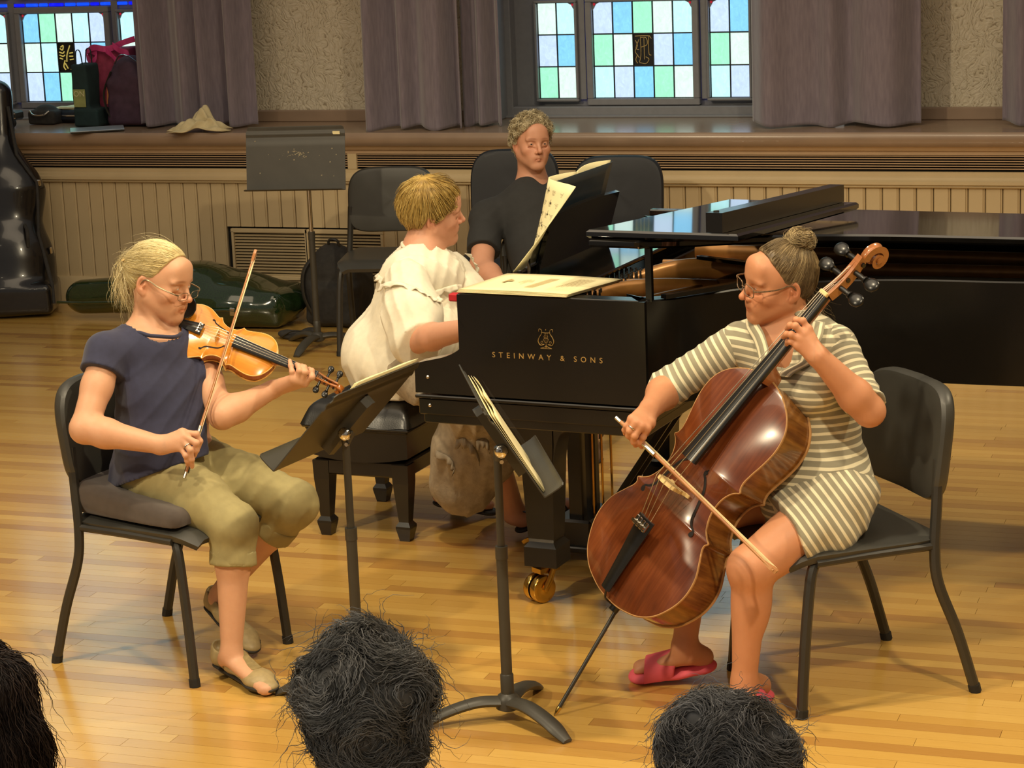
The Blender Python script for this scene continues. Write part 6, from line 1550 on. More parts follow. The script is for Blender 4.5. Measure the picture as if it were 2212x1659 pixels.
def cellist():
    t = thing('person', 'woman with hair bun in grey and cream striped dress playing the cello', 'person', (-1.2, 5.74, 0))
    hc, hf, hu = (-1.3209, 5.7806, 1.091), (-.802, -.596, -.042), (.08, -.176, .981)
    NB = P(1712, 722, 6.03); RSH, LSH = P(1598, 742, 6.10), P(1808, 752, 5.96); REL, RWR = P(1442, 838, 6.14), P(1406, 882, 5.99); LEL, LWR = P(1878, 888, 5.86), P(1768, 770, 5.79)
    PV = np.array((-1.215, 5.735, .515)); lat = unit(RSH - LSH); up = unit(NB - PV); front = unit(np.cross(up, lat)); front = -front if front[0] > 0 else front; Rt = np.array([lat, front, up]).T
    S = Sdf(); W, R, c = add_head(S, hc, hf, hu, lid=.30, nose=1.12, neck_to=NB, neck_r=.050)
    S.cone(NB, lerp(RSH, LSH, .3), .05, .04, .04); S.cone(NB, lerp(RSH, LSH, .7), .05, .04, .04); S.cone(RSH, lerp(RSH, LSH, .3), .052, .07, .04); S.cone(LSH, lerp(LSH, RSH, .3), .052, .07, .04)
    S.ell(P(1715, 800, 6.03), (.12, .085, .12), Rt, .05); S.ell(P(1750, 940, 6.04), (.115, .085, .13), Rt, .05); S.ell(PV, (.15, .11, .10), Rt, .05)
    add_arm(S, RSH, REL, RWR, (.048, .042, .043, .0285)); add_arm(S, LSH, LEL, LWR, (.046, .0385, .043, .0275))
    db = lerp(dep(CBA), dep(CBB), .11) - .002
    kn = [P(1396, 926, db - .030), P(1384, 922, db - .042), P(1373, 914, db - .044), P(1365, 905, db - .036)]
    fi = [[P(1389, 944, db - .026), P(1382, 956, db - .016), P(1386, 965, db - .002)], [P(1371, 942, db - .042), P(1369, 954, db - .026), P(1373, 962, db - .006)], [P(1360, 931, db - .042), P(1358, 941, db - .026), P(1363, 948, db - .006)], [P(1353, 920, db - .034), P(1349, 929, db - .022), P(1350, 937, db - .006)]]
    th = [P(1404, 914, db + .004), P(1394, 934, db + .022), P(1380, 946, db + .016)]
    add_hand(S, RWR, kn, fi, th, dors=P(1385, 900, 5.5) - P(1385, 905, 6.0))
    dv = 5.838
    kl = [P(1745, 711, dv - .042), P(1736, 722, dv - .050), P(1729, 733, dv - .050), P(1724, 747, dv - .044)]
    fl = [[P(1734, 693, dv - .045), P(1720, 691, dv - .030), P(1712, 698, dv - .010)], [P(1718, 704, dv - .052), P(1707, 703, dv - .036), P(1700, 710, dv - .010)], [P(1709, 723, dv - .050), P(1699, 722, dv - .034), P(1692, 728, dv - .010)], [P(1709, 738, dv - .042), P(1702, 738, dv - .026), P(1699, 744, dv - .010)]]
    tl = [P(1756, 745, dv + .012), P(1744, 728, dv + .040), P(1728, 716, dv + .046)]
    add_hand(S, LWR, kl, fl, tl, dors=P(1745, 730, 5.5) - P(1740, 735, 6.0))
    LH, RH = PV + .088 * np.array((.6, -.8, 0)), PV - .088 * np.array((.6, -.8, 0))
    LK, LA = P(1622, 1228, 5.84), G(1608, 1470, .095); RA = G(1478, 1400, .105); RK = RA + np.array([.02, .13, .345])
    for hp, k, a in ((LH, LK, LA), (RH, RK, RA)):
        S.cone(hp, k, .088, .060, .03); f = lerp(k, a, .30); bk = unit(np.cross(np.cross(a - k, hp - k), a - k)); S.cone(k, a, .050, .032, .02); S.ell(f + bk * .016, (.045, .045, .085), frame3(bk, k - a), .03); S.ell(k, (.056, .056, .058), None, .02)
    LT, LHe = G(1588, 1575, .012), G(1652, 1492, .012); RT, RHe = G(1366, 1462, .010), G(1548, 1440, .045)
    for a, tt, he in ((LA, LT, LHe), (RA, RT, RHe)):
        S.flat(a - [0, 0, .025], lerp(he, tt, .86) + [0, 0, .026], .034, .030, (0, 0, 1), .62, .02); S.cone(a, lerp(he, tt, .16) + [0, 0, .032], .032, .030, .02)
        ax = unit(tt - he); sd = unit(np.cross(ax, [0, 0, 1.]))
        for k in range(5): q = lerp(he, tt, .86 + (.07, .06, .045, .03, .01)[k]) + sd * (-.024 + .012 * k) * (1 if a is RA else -1) + [0, 0, .022]; S.cone(q - ax * .02, q, .0075, (.009, .0068, .0065, .006, .0055)[k], .006)
    hw = np.array([.125, .125, .14]); fine = [(np.asarray(hc) - hw, np.asarray(hc) + hw, .0024)]
    for kk, ff in ((kn, fi), (kl, fl)): al = np.array(kk + sum(ff, [])); fine.append((al.min(0) - .03, al.max(0) + .02, .0022))
    ht = head_tone(W, R, c, lip=(.88, .68, .66), brow=(.80, .72, .64))
    sdf_object('body', S, .006, M_SKIN2, t, fine, ht)
    eyes(t, W, R, (.0, .9, -.45)); spectacles(t, W, drop=.004, out=.010, w=.0255, h=.0165, rim=.0014, col=simple('tortoise_frame', srgb(120, 96, 72), .3, var=.5, nscale=180))
    mb = MB(); a, b = kn[2], fi[2][0]; ctr = lerp(a, b, .6); ax = unit(b - a); u_ = unit(np.cross(ax, [0, 0, 1.])); w_ = np.cross(ax, u_); mb.tube([ctr + .0100 * (math.cos(q) * u_ + math.sin(q) * w_) for q in np.linspace(0, 6.283, 17)], .0018, 6); mb.build('ring', M_SILVER, t, smooth=60, world=True)
    # striped dress
    D_ = Sdf(); D_.cone(RSH, lerp(RSH, LSH, .35), .058, .085, .05); D_.cone(LSH, lerp(LSH, RSH, .35), .058, .085, .05)
    D_.flat(P(1712, 770, 6.03), P(1745, 900, 6.03), .132, .126, front, .74, .04); D_.flat(P(1745, 900, 6.03), P(1764, 1040, 6.04), .126, .142, front, .85, .04); D_.flat(P(1764, 1040, 6.04), PV + np.array([0, 0, .02]), .142, .158, front, .92, .04)
    D_.ell(P(1672, 832, 5.95), (.06, .055, .06), Rt, .05); D_.ell(P(1762, 842, 5.90), (.06, .055, .06), Rt, .05)
    D_.post.append(folds(.005, unit(up * .5 + lat * .4), 60, 5)); D_.post.append(wrinkle(.003, 30, 6))
    nk = NB + front * .055 - up * .035
    D_.cone(NB + up * .06, NB - up * .01, .062, .062, .006, True); D_.cone(NB + front * .09 + up * .02, NB + front * .115 - up * .105, .060, .012, .006, True)
    D_.post.append(cut((0, 0, -1), (0, 0, .475)))
    run = lambda v: v @ np.array([0, 0, 1.0]) + .10 * ((v - PV) @ front) * 0
    sdf_object('dress_bodice', D_, .0052, M_STRIPE, t, attrs={'run': run})
    for nm, sh, el, wr, f, r0 in (('sleeve', RSH, REL, RWR, .42, .058), ('sleeve', LSH, LEL, LWR, .0, .056)):
        Q = Sdf(); ax = unit(el - sh); Q.cone(sh - ax * .01, el, r0, r0 * .88, .02); Q.cone(el, lerp(el, wr, .25), r0 * .88, .048, .02)
        e = lerp(el, wr, f) if f else lerp(sh, el, .92); n_ = unit(wr - el) if f else ax; Q.post.append(folds(.006, ax, 85, 7)); Q.post.append(wrinkle(.002, 40, 3))
        if f: Q.post.append(cut(n_, e))
        else: Q.post.append(cut(unit(ax + .25 * unit(el - wr) * -1), e))
        sdf_object(nm, Q, .005, M_STRIPE, t, attrs={'run': (lambda s_, a_: (lambda v: (v - s_) @ a_))(sh, ax)})
    K = Sdf(); K.ell(PV + front * .02, (.170, .135, .085), Rt, .03)
    for hp, k, f in ((LH, LK, .66), (RH, RK, .66)): K.cone(hp, lerp(hp, k, f), .104, .088, .05)
    K.cone(lerp(LH, LK, .3), lerp(RH, RK, .3), .085, .085, .04); K.cone(LH, LH + np.array([.02, -.06, -.055]), .08, .055, .04)
    lc, ln = lerp(LH, LK, .50), unit(unit(LK - LH) + np.array([0, 0, .12])); rc, rn = lerp(RH, RK, .55), unit(RK - RH)
    fwd = unit((LK - LH) + (RK - RH)); K.post.append(cut(unit(ln + rn * .6), lerp(lc, rc, .35)))
    K.post.append(folds(.009, unit(fwd * .4 + lat), 48, 9)); K.post.append(wrinkle(.003, 30, 2)); K.post.append(cut((0, 0, -1), (0, 0, .405)))
    sdf_object('dress_skirt', K, .0052, M_STRIPE, t, attrs={'run': lambda v: (v - PV) @ unit(fwd + np.array([.0, 0, -.25]))})
    # collar bands, camisole and lace at the neckline
    FD = Field(D_, .007)
    def onto(p, off=.003):
        p = np.array([p], float)
        for _ in range(4): p = p - FD.grad(p) * (FD.val(p)[:, None] - off)
        return p[0]
    for q, pts in ((1, [(1628, 690, 6.06), (1632, 720, 5.97), (1640, 760, 5.93), (1655, 795, 5.92), (1672, 815, 5.90)]), (-1, [(1752, 690, 6.02), (1765, 718, 5.92), (1742, 760, 5.88), (1718, 790, 5.89), (1690, 818, 5.90)])):
        pth = spline([P(*p) for p in pts], 6); pth = np.array([onto(p, .006) for p in pth])
        sd = unit(np.cross(pth[-1] - pth[0], front)); mb = MB(); mb.sheet([[p + sd * o + front * .006 * (1 - abs(o) / .02) for o in np.linspace(-.018, .018, 7)] for p in pth], .003); nv = len(mb.v[0])
        o_ = np.tile(np.linspace(-.018, .018, 7), len(pth)); mb.build('collar', M_STRIPE, t, smooth=60, world=True, attrs={'run': np.concatenate([o_, o_]) + .022})
    C_ = Sdf(); C_.flat(NB - up * .09 + front * .05, NB - up * .13 + front * .075, .07, .06, front, .45, .02); C_.post.append(cut(up, NB - up * .088)); sdf_object('camisole', C_, .005, M_CREAM, t)
    slide(t, LHe - [0, 0, .012], LT - [0, 0, .012], (0, 0, 1)); slide(t, RHe - [0, 0, .008], RT - [0, 0, .010], (.25, -.1, .95))
    # hair pulled up into a loose bun
    s = .917; q = lambda p: (p - c) @ R / s
    H = Sdf(); H.ell(W((0, -.014, .036)), np.array((.0770, .098, .0865)) * s, R, .01); H.ell(W((0, -.055, .0)), np.array((.060, .050, .065)) * s, R, .03)
    hl = lambda x, y, z: np.maximum(y - np.where(z > .010, .036 + .50 * (z - .060), -.010 + .5 * (z - .010)), -.072 - z + .5 * np.clip(y + .06, 0, 1))
    H.post.append(local_cut(W, R, c, hl)); H.post.append(wrinkle(.0012, 120, 2))
    HM = m_hair('ash_brown_hair', srgb(70, 56, 40), srgb(128, 108, 76), srgb(196, 174, 128))
    sdf_object('hair', H, .0035, HM, t, attrs={'shade': lambda v: .25 + .15 * np.sin(v[:, 2] * 300)})
    bun = W((0, -.062, .118)); r_ = np.random.RandomState(3)
    rt = lambda p: (hl(*q(p).T) < .004) & (q(p)[:, 2] < .112)
    flow = lambda p, n: (bun - p) / (np.linalg.norm(bun - p, axis=1)[:, None] + 1e-6); N = 2600
    gp = grow(H, flow, N, 14, .0095, 5, rootfn=rt, lift=.003, jit=.2)
    strands_mesh('hair_strand', gp, .00055 + .0004 * r_.rand(N), HM, t, clump(q(gp[:, 0]), .42, .5, 55, r_))
    B = Sdf(); ux, uz = R[:, 0], R[:, 2]; uy = R[:, 1]
    for a in np.linspace(0, 2 * math.pi, 9)[:-1]: B.ell(bun + (ux * math.cos(a) + uy * math.sin(a)) * .020 + uz * .003 * math.sin(3 * a), (.015, .015, .014), None, .006)
    B.ell(bun, (.022, .022, .018), None, .01); B.post.append(wrinkle(.003, 90, 4)); sdf_object('hair_bun', B, .003, HM, t, attrs={'shade': lambda v: .4 + .2 * np.sin(v[:, 0] * 200)})
    sw = lambda p, n: np.cross(n, uz) + .5 * np.cross(n, ux) * np.sin((p @ uy) * 90)[:, None]; N = 520
    strands_mesh('hair_strand', grow(B, sw, N, 14, .006, 8, lift=.010, jit=.4, curl=.25, hug=.5), .0006 + .0004 * r_.rand(N), HM, t, .3 + .7 * r_.rand(N))
    N = 160; cur = W((.0, -.085, -.055)) + r_.randn(N, 3) * .012; ps = [cur]; ph = r_.rand(N) * 6; dv_ = np.array([.25, -.05, -.7]) + r_.randn(N, 3) * .3
    for i in range(16): cur = cur + dv_ * .0055 + .004 * np.stack([np.cos(ph + i * .8), np.sin(ph + i * .8), 0 * ph], 1); ps.append(cur.copy())
    strands_mesh('hair_strand', np.stack(ps, 1), .0005 + .0003 * r_.rand(N), HM, t, .2 + .6 * r_.rand(N))
    return t
cellist()
# ------------------------------------------------------------------ pianist, page turner, listeners
M_WHITE = simple('white_cotton', srgb(236, 228, 206), .85, var=.05, nscale=50, bump=.25, bdist=.001, bscale=400)
M_SKIRT = simple('crinkled_taupe_cotton', srgb(160, 146, 124), .9, var=.16, nscale=50, bump=.5, bdist=.002, bscale=160)
M_SANDAL = simple('black_sandal', srgb(30, 27, 25), .5)
def sandal(parent, heel, toe, upv, ank, w=.040):
    R = frame3(toe - heel, upv); L = np.linalg.norm(toe - heel); T = lambda x, y, z: heel + R @ np.array([x, y * L, z]); x, y, z = R.T
    sh = thing_part('sandal', parent); S = Sdf(); S.flat(T(0, .12, 0), T(0, .45, 0), w * .78, w * .78, z, .38, .02); S.flat(T(0, .45, 0), T(0, .88, 0), w * .78, w, z, .34, .02); sdf_object('sole', S, .0035, M_SANDAL, sh)
    for (yy, hh, ww) in ((.84, .030, .98), (.70, .040, .98), (.60, .050, .90)):
        mb = MB(); mb.tube([T(math.cos(a) * w * ww, yy, .004 + math.sin(a) * hh) for a in np.linspace(0, math.pi, 11)], .0075, 6, flat=(.35, 1)); mb.build('strap', M_SANDAL, sh, smooth=60, world=True)
    mb = MB(); mb.tube([T(-w * .80, .5, .005), T(-w * .85, .36, .035), T(-w * .75, .20, .062), T(0, .06, .072), T(w * .75, .20, .062), T(w * .85, .36, .035), T(w * .80, .5, .005)], .007, 6, flat=(.4, 1)); mb.build('strap', M_SANDAL, sh, smooth=60, world=True)
    mb = MB(); mb.tube([T(-w * .8, .33, .03), T(-w * .55, .42, .066), T(0, .45, .078), T(w * .55, .42, .066), T(w * .8, .33, .03)], .007, 6, flat=(.4, 1)); mb.build('strap', M_SANDAL, sh, smooth=60, world=True)
def toes(S, heel, toe, up_, side):
    ax = unit(toe - heel); sd = unit(np.cross(ax, up_))
    for k in range(5): q = lerp(heel, toe, (.95, .94, .915, .89, .86)[k]) + sd * (-.026 + .012 * k) * side + np.asarray(up_) * .018; S.cone(q - ax * .03, q, .0085, (.0095, .007, .0066, .006, .0055)[k], .008)
def pianist():
    t = thing('person', 'woman with short blonde hair in white ruffled blouse at the piano', 'person', (-2.93, 6.99, 0))
    hc, hf, hu = (-2.7764, 7.0179, 1.0731), (.88, .467, -.08), (.187, -.187, .964)
    NB = P(912, 545, 7.62); PV = np.array((-2.93, 6.99, .565)); RSH, LSH = P(878, 606, 7.46), P(975, 590, 7.82); REL = P(900, 735, 7.36); LEL = P(1010, 690, 7.75); RWR, LWR = PW(.0, .40, .805), PW(.0, .86, .805)
    lat = unit(RSH - LSH); up = unit(NB - PV); front = unit(np.cross(up, lat)); front = -front if front[0] < 0 else front; Rt = np.array([lat, front, up]).T
    S = Sdf(); W, R, c = add_head(S, hc, hf, hu, lid=.26, nose=1.0, neck_to=NB, neck_r=.058, heavy=1.0)
    S.cone(NB, lerp(RSH, LSH, .25), .055, .045, .04); S.cone(NB, lerp(RSH, LSH, .75), .055, .045, .04); S.ell(P(895, 680, 7.66), (.14, .11, .15), Rt, .05); S.ell(P(870, 790, 7.68), (.15, .12, .14), Rt, .05); S.ell(PV, (.16, .13, .11), Rt, .05)
    add_arm(S, RSH, REL, RWR, (.052, .041, .043, .029)); add_arm(S, LSH, LEL, LWR, (.052, .041, .043, .029))
    for wr, q in ((RWR, 1), (LWR, -1)):
        fx, fy = PM[:3, 0], PM[:3, 1]; z = np.array([0, 0, 1.]); kn = [wr + fx * .075 + fy * q * (.028 - .018 * k) * 1 + z * .008 for k in range(4)]
        fi = [[k_ + fx * l * .62 + z * .008, k_ + fx * l * .95 - z * .012, k_ + fx * l * 1.02 - z * .030] for k_, l in zip(kn, (.055, .062, .056, .042))]
        th = [wr + fx * .025 + fy * q * .034 - z * .004, wr + fx * .058 + fy * q * .05 - z * .012, wr + fx * .085 + fy * q * .052 - z * .024]
        add_hand(S, wr, kn, fi, th, dors=z)
    RK, LK = PW(-.10, .56, .52), PW(-.10, .86, .52); RA, LA = G(1112, 1106, .085), G(990, 1066, .105)
    RHe, RT = G(1116, 1146, .022), G(1240, 1092, .085); LHe, LT = G(938, 1085, .055), G(1068, 1106, .018)
    RH, LH = PV + lat * .09, PV - lat * .09
    for hp, k, a in ((RH, RK, RA), (LH, LK, LA)): S.cone(hp, k, .066, .058, .03); f = lerp(k, a, .3); S.cone(k, f, .055, .056, .02); S.cone(f, a, .056, .034, .02)
    for a, tt, he, sd in ((RA, RT, RHe, -1), (LA, LT, LHe, 1)): S.flat(a - [0, 0, .02], lerp(he, tt, .85) + [0, 0, .02], .035, .032, (0, 0, 1), .6, .02); S.cone(a, lerp(he, tt, .12) + [0, 0, .03], .034, .031, .02); toes(S, he, tt, np.array([0, 0, 1.]), sd)
    hw = np.array([.125, .125, .14]); sdf_object('body', S, .0065, M_SKIN3, t, [(np.asarray(hc) - hw, np.asarray(hc) + hw, .0026)], head_tone(W, R, c, lip=(.9, .66, .64), brow=(.9, .84, .74)))
    eyes(t, W, R, (0, .9, -.4)); sandal(t, RHe, RT, (0, -.05, 1), RA); sandal(t, LHe, LT, (-.1, 0, 1), LA)
    RH, LH = PV + lat * .09, PV - lat * .09
    # blouse: gathered below a ruffled yoke, puffed elbow sleeves
    B = Sdf(); B.cone(RSH, lerp(RSH, LSH, .4), .066, .095, .05); B.cone(LSH, lerp(LSH, RSH, .4), .066, .095, .05); B.cone(NB - up * .02, lerp(RSH, LSH, .5), .07, .10, .05)
    B.flat(P(895, 625, 7.64), P(885, 720, 7.66), .148, .162, front, .82, .05); B.flat(P(885, 720, 7.66), P(884, 850, 7.70), .162, .185, front, .88, .05); B.ell(P(940, 730, 7.55), (.10, .08, .10), Rt, .06)
    B.cone(NB + up * .10, NB - up * .004, .060, .062, .006, True); B.post.append(folds(.018, unit(lat * .9 + front * .5), 46, 4, .8)); B.post.append(folds(.006, unit(lat * .5 - front * .8), 70, 12, .8)); B.post.append(wrinkle(.004, 24, 2))
    B.ell(PV + np.array([0, 0, .03]), (.205, .170, .15), Rt, .05); B.cone(lerp(RH, RK, .0) + [0, 0, .02], lerp(RH, RK, .2), .125, .10, .04); B.post.append(cut((0, 0, -1), (0, 0, .475))); sdf_object('blouse', B, .0058, M_WHITE, t)
    for sh, el, wr in ((RSH, REL, RWR), (LSH, LEL, LWR)):
        Q = Sdf(); ax = unit(el - sh); Q.cone(sh, lerp(sh, el, .55), .074, .094, .03); Q.cone(lerp(sh, el, .55), lerp(sh, el, .98), .094, .088, .03); Q.post.append(folds(.009, unit(np.cross(ax, lat)), 75, 6, .8)); Q.post.append(wrinkle(.004, 30, 8)); Q.post.append(cut(unit(ax + 1.0 * unit(wr - el)), lerp(el, wr, .10))); sdf_object('sleeve', Q, .0055, M_WHITE, t)
    allb = Sdf().ext(B); [allb.cone(sh, lerp(sh, el, .55), .074, .094, .03) for sh, el in ((RSH, REL), (LSH, LEL))]
    FB = Field(allb, .008)
    def onto(p, off):
        p = np.array([p], float)
        for _ in range(5): p = p - FB.grad(p) * (FB.val(p)[:, None] - off)
        return p[0]
    def ruffle(px, w, d0, nm='ruffle'):
        pth = spline([P(u, v, d) for u, v, d in px], 14); pth = [onto(p, .004) for p in pth]; rows = []
        for i, p in enumerate(pth):
            n_ = FB.grad(np.array([p]))[0]; dn = unit(np.array([0, 0, -1.]) - n_ * (-n_[2])); a = math.sin(i * 1.15) * .6 + .4 * math.sin(i * .5)
            rows.append([p + n_ * (.002 + (.006 + .008 * a) * q) + dn * (w * (1 + .25 * math.sin(i * .7)) * q - .004) for q in (0, .35, .7, 1.0)])
        mb = MB(); mb.sheet(rows, .0022); mb.build(nm, M_WHITE, t, smooth=180, world=True)
    ruffle([(792, 578, 7.70), (812, 596, 7.55), (840, 615, 7.45), (872, 622, 7.38), (905, 640, 7.36), (935, 648, 7.36), (962, 634, 7.42), (985, 622, 7.5), (1003, 618, 7.6)], .020, 0)
    ruffle([(1000, 556, 7.80), (1016, 575, 7.82), (1024, 600, 7.84)], .014, 0)
    mb = MB(); n_ = unit(np.cross(up, lat)); mb.tube([NB - up * .002 + (math.cos(a) * lat + math.sin(a) * front) * .066 + up * (.010 * math.cos(a) * 0 - .012 * math.sin(a)) for a in np.linspace(0, 6.283, 25)], .010, 8, flat=(.6, 1.3)); mb.build('collar', M_WHITE, t, smooth=60, world=True)
    # skirt
    K = Sdf(); K.ell(PV - [0, 0, .015], (.145, .120, .075), Rt, .05); hm = P(1003, 1040, 7.50)
    K.cone(lerp(RH, RK, .25), RK, .085, .08, .05); K.cone(lerp(LH, LK, .25), LK, .085, .08, .05); K.cone(RK, LK, .085, .085, .05); kc = lerp(RK, LK, .5) + np.array([-.03, .0, -.02])
    K.cone(kc, lerp(kc, hm, .6), .12, .125, .05); K.cone(lerp(kc, hm, .6), hm, .125, .115, .04); K.cone(RK, lerp(RK, RA, .5), .075, .075, .04)
    K.post.append(folds(.014, unit(np.array([.75, .5, 0])), 62, 3, .7)); K.post.append(wrinkle(.005, 46, 7, (1, 1, .5)))
    K.post.append(lambda F, X, Y, Z: np.maximum(F, (.115 + .016 * np.sin(38 * X + 3) + .012 * np.sin(61 * Y) - Z)))
    sdf_object('skirt', K, .0065, M_SKIRT, t)
    for px in ([(925, 985, 7.3), (945, 1000, 7.3), (960, 1030, 7.3)], [(975, 975, 7.25), (995, 965, 7.25), (1012, 985, 7.25), (1020, 1020, 7.25)], [(1030, 960, 7.25), (1048, 950, 7.25), (1060, 970, 7.25)]):
        FK = Field(K, .009); pth = spline([P(*p) for p in px], 8); rows = []
        for i, p in enumerate(pth):
            p = np.array([p])
            for _ in range(5): p = p - FK.grad(p) * (FK.val(p)[:, None] - .003)
            g = FK.grad(p)[0]; p = p[0]; a = math.sin(i * 1.3); rows.append([p + g * .008 * q * (1 + a) + np.array([0, 0, -.020]) * q for q in (0, .5, 1)])
        mb = MB(); mb.sheet(rows, .003); mb.build('ruffle', M_SKIRT, t, smooth=180, world=True)
    # hair: short layered crop
    s = .917; q = lambda p: (p - c) @ R / s
    H = Sdf(); H.ell(W((0, -.016, .046)), np.array((.0845, .104, .089)) * s, R, .01); H.ell(W((0, -.065, .01)), np.array((.066, .052, .072)) * s, R, .03)
    hl = lambda x, y, z: np.maximum(y - np.where(z > .03, .072 + .35 * (z - .06), np.where(np.abs(x) > .05, .040 + 1.2 * (z - .03) * (z < .03), .052)), np.maximum(-.085 - z, np.where(y > -.035, .004 - z + .5 * (.0), -1.0)) if True else 0)
    H.post.append(local_cut(W, R, c, hl)); H.post.append(wrinkle(.003, 70, 2))
    HM = m_hair('golden_blonde_hair', srgb(96, 72, 38), srgb(180, 148, 78), srgb(226, 202, 130))
    sdf_object('hair', H, .0035, HM, t, attrs={'shade': lambda v: .35 + .2 * np.sin(v[:, 2] * 260)})
    cr = W((.012, -.045, .135)); r_ = np.random.RandomState(5); N = 3000; f0, u0 = R[:, 1], R[:, 2]
    def flow(p, n): d = p - cr; d = d / (np.linalg.norm(d, axis=1)[:, None] + 1e-6); return d - .55 * u0 + .35 * f0 * (q(p)[:, 1] > -.02)[:, None]
    rt = lambda p: (hl(*q(p).T) < .002)
    gp = grow(H, flow, N, 13, .0078, 6, rootfn=rt, lift=.016, jit=.38, hug=.40)
    strands_mesh('hair_strand', gp, .0006 + .0006 * r_.rand(N), HM, t, clump(q(gp[:, 0]), .5, .55, 48, r_))
    return t
pianist()
M_POLO = simple('charcoal_polo_knit', srgb(40, 40, 40), .9, var=.08, nscale=40, bump=.2, bdist=.0006, bscale=900)
M_DARKPANT = simple('dark_trousers', srgb(34, 33, 36), .9)
M_BROWNSHOE = simple('brown_suede', srgb(84, 62, 44), .8)
def page_turner():
    t = thing('person', 'man with curly grey hair in dark polo shirt seated behind the piano', 'person', (-2.9, 8.6, 0))
    hc, hf, hu = (-3.0251, 8.7824, 1.082), (.591, -.801, .045), (.0, .07, .995)
    NB = P(1150, 402, 9.36); PV = np.array((-2.88, 8.62, .50)); RSH, LSH = P(1052, 470, 9.28), P(1222, 448, 9.50); REL, RWR = P(1040, 575, 9.12), P(1100, 640, 8.86); LEL, LWR = P(1262, 575, 9.30), P(1215, 650, 8.90)
    lat = unit(RSH - LSH); up = unit(NB - PV); front = unit(np.cross(up, lat)); front = -front if front[1] > 0 else front; Rt = np.array([lat, front, up]).T
    S = Sdf(); W, R, c = add_head(S, hc, hf, hu, lid=.55, nose=1.05, neck_to=NB, neck_r=.060, frown=1.0)
    S.cone(NB, lerp(RSH, LSH, .25), .055, .045, .04); S.cone(NB, lerp(RSH, LSH, .75), .055, .045, .04); S.ell(lerp(NB, PV, .35), (.16, .10, .16), Rt, .05); S.ell(lerp(NB, PV, .7), (.15, .11, .15), Rt, .05); S.ell(PV, (.15, .12, .10), Rt, .05)
    add_arm(S, RSH, REL, RWR, (.055, .046, .047, .031)); add_arm(S, LSH, LEL, LWR, (.055, .046, .047, .031))
    for wr, q in ((RWR, 1), (LWR, -1)):
        fy = unit(np.array([.3, -.9, -.15])); fx = unit(np.cross(fy, [0, 0, 1.])) ; z = np.cross(fx, fy); kn = [wr + fy * .08 + fx * -q * (.028 - .018 * k) for k in range(4)]
        add_hand(S, wr, kn, [[k_ + fy * l * .6 - z * .004, k_ + fy * l * .95 - z * .02, k_ + fy * l * 1.1 - z * .036] for k_, l in zip(kn, (.06, .067, .06, .045))], [wr + fy * .03 - fx * q * .036, wr + fy * .065 - fx * q * .05 - z * .01, wr + fy * .09 - fx * q * .05 - z * .02], dors=z)
    RH, LH = PV + lat * .09, PV - lat * .09; RK, LK = np.array((-2.86, 8.18, .50)), np.array((-2.56, 8.26, .50)); RA, LA = np.array((-2.80, 7.98, .09)), np.array((-2.57, 8.00, .09))
    for hp, k, a in ((RH, RK, RA), (LH, LK, LA)): S.cone(hp, k, .09, .058, .03); S.cone(k, a, .056, .036, .02); S.cone(a, a + np.array([.05, -.16, -.05]), .036, .03, .02)
    hw = np.array([.125, .125, .14]); sdf_object('body', S, .008, M_SKIN4, t, [(np.asarray(hc) - hw, np.asarray(hc) + hw, .0026)], head_tone(W, R, c, lip=(.92, .78, .76), blush=.9, brow=(.66, .60, .56)))
    eyes(t, W, R, (.05, 1, -.05), iris=(.12, .14, .16))
    B = Sdf(); B.cone(RSH, lerp(RSH, LSH, .4), .068, .09, .05); B.cone(LSH, lerp(LSH, RSH, .4), .068, .09, .05); B.cone(NB - up * .03, lerp(RSH, LSH, .5), .07, .09, .05)
    B.flat(lerp(NB, PV, .28), lerp(NB, PV, .6), .172, .168, front, .70, .05); B.flat(lerp(NB, PV, .6), PV, .168, .175, front, .78, .05)
    for sh, el in ((RSH, REL), (LSH, LEL)): B.cone(sh, lerp(sh, el, .72), .068, .070, .03)
    n1, c1 = unit(REL - RSH), lerp(RSH, REL, .70); n2, c2 = unit(LEL - LSH), lerp(LSH, LEL, .70)
    def sl(F, X, Y, Z):
        for n_, c_ in ((n1, c1), (n2, c2)):
            pl = (X - c_[0]) * n_[0] + (Y - c_[1]) * n_[1] + (Z - c_[2]) * n_[2]; dd = np.sqrt((X - c_[0]) ** 2 + (Y - c_[1]) ** 2 + (Z - c_[2]) ** 2); F = np.where(dd < .115, np.maximum(F, pl), F)
        return F
    B.cone(NB + up * .1, NB - up * .012, .064, .066, .006, True); B.cone(NB + front * .07 + up * .05, NB + front * .165 - up * .085, .058, .012, .006, True); B.post.append(folds(.006, unit(up + lat * .6), 42, 3)); B.post.append(wrinkle(.004, 22, 5)); B.post.append(sl); B.post.append(cut((0, 0, -1), (0, 0, .46)))
    sdf_object('polo_shirt', B, .0065, M_POLO, t)
    for q in (-1, 1):
        pts = [NB + up * .035 - front * .06 + lat * q * .02, NB + up * .028 + lat * q * .064, NB + up * .0 + lat * q * .060 + front * .06, NB - up * .040 + lat * q * .030 + front * .098, NB - up * .058 + lat * q * .012 + front * .108]
        pth = spline(pts, 6); mb = MB(); mb.sheet([[p + (lat * q * .010 + front * .006) * w_ - up * .034 * w_ for w_ in (0, .35, .7, 1)] for p in pth], .004); mb.build('collar', M_POLO, t, smooth=60, world=True)
    for k in range(2): mb = MB(); p = NB - up * (.095 + .04 * k) + front * (.118 + .004 * k); mb.lathe([(.0001, 0), (.005, .001), (.005, .003), (.0001, .004)], 10, c=p, M=np.array([lat, up, front]).T); mb.build('button', M_STEEL, t, smooth=60, world=True)
    K = Sdf(); K.ell(PV, (.165, .13, .10), Rt, .05)
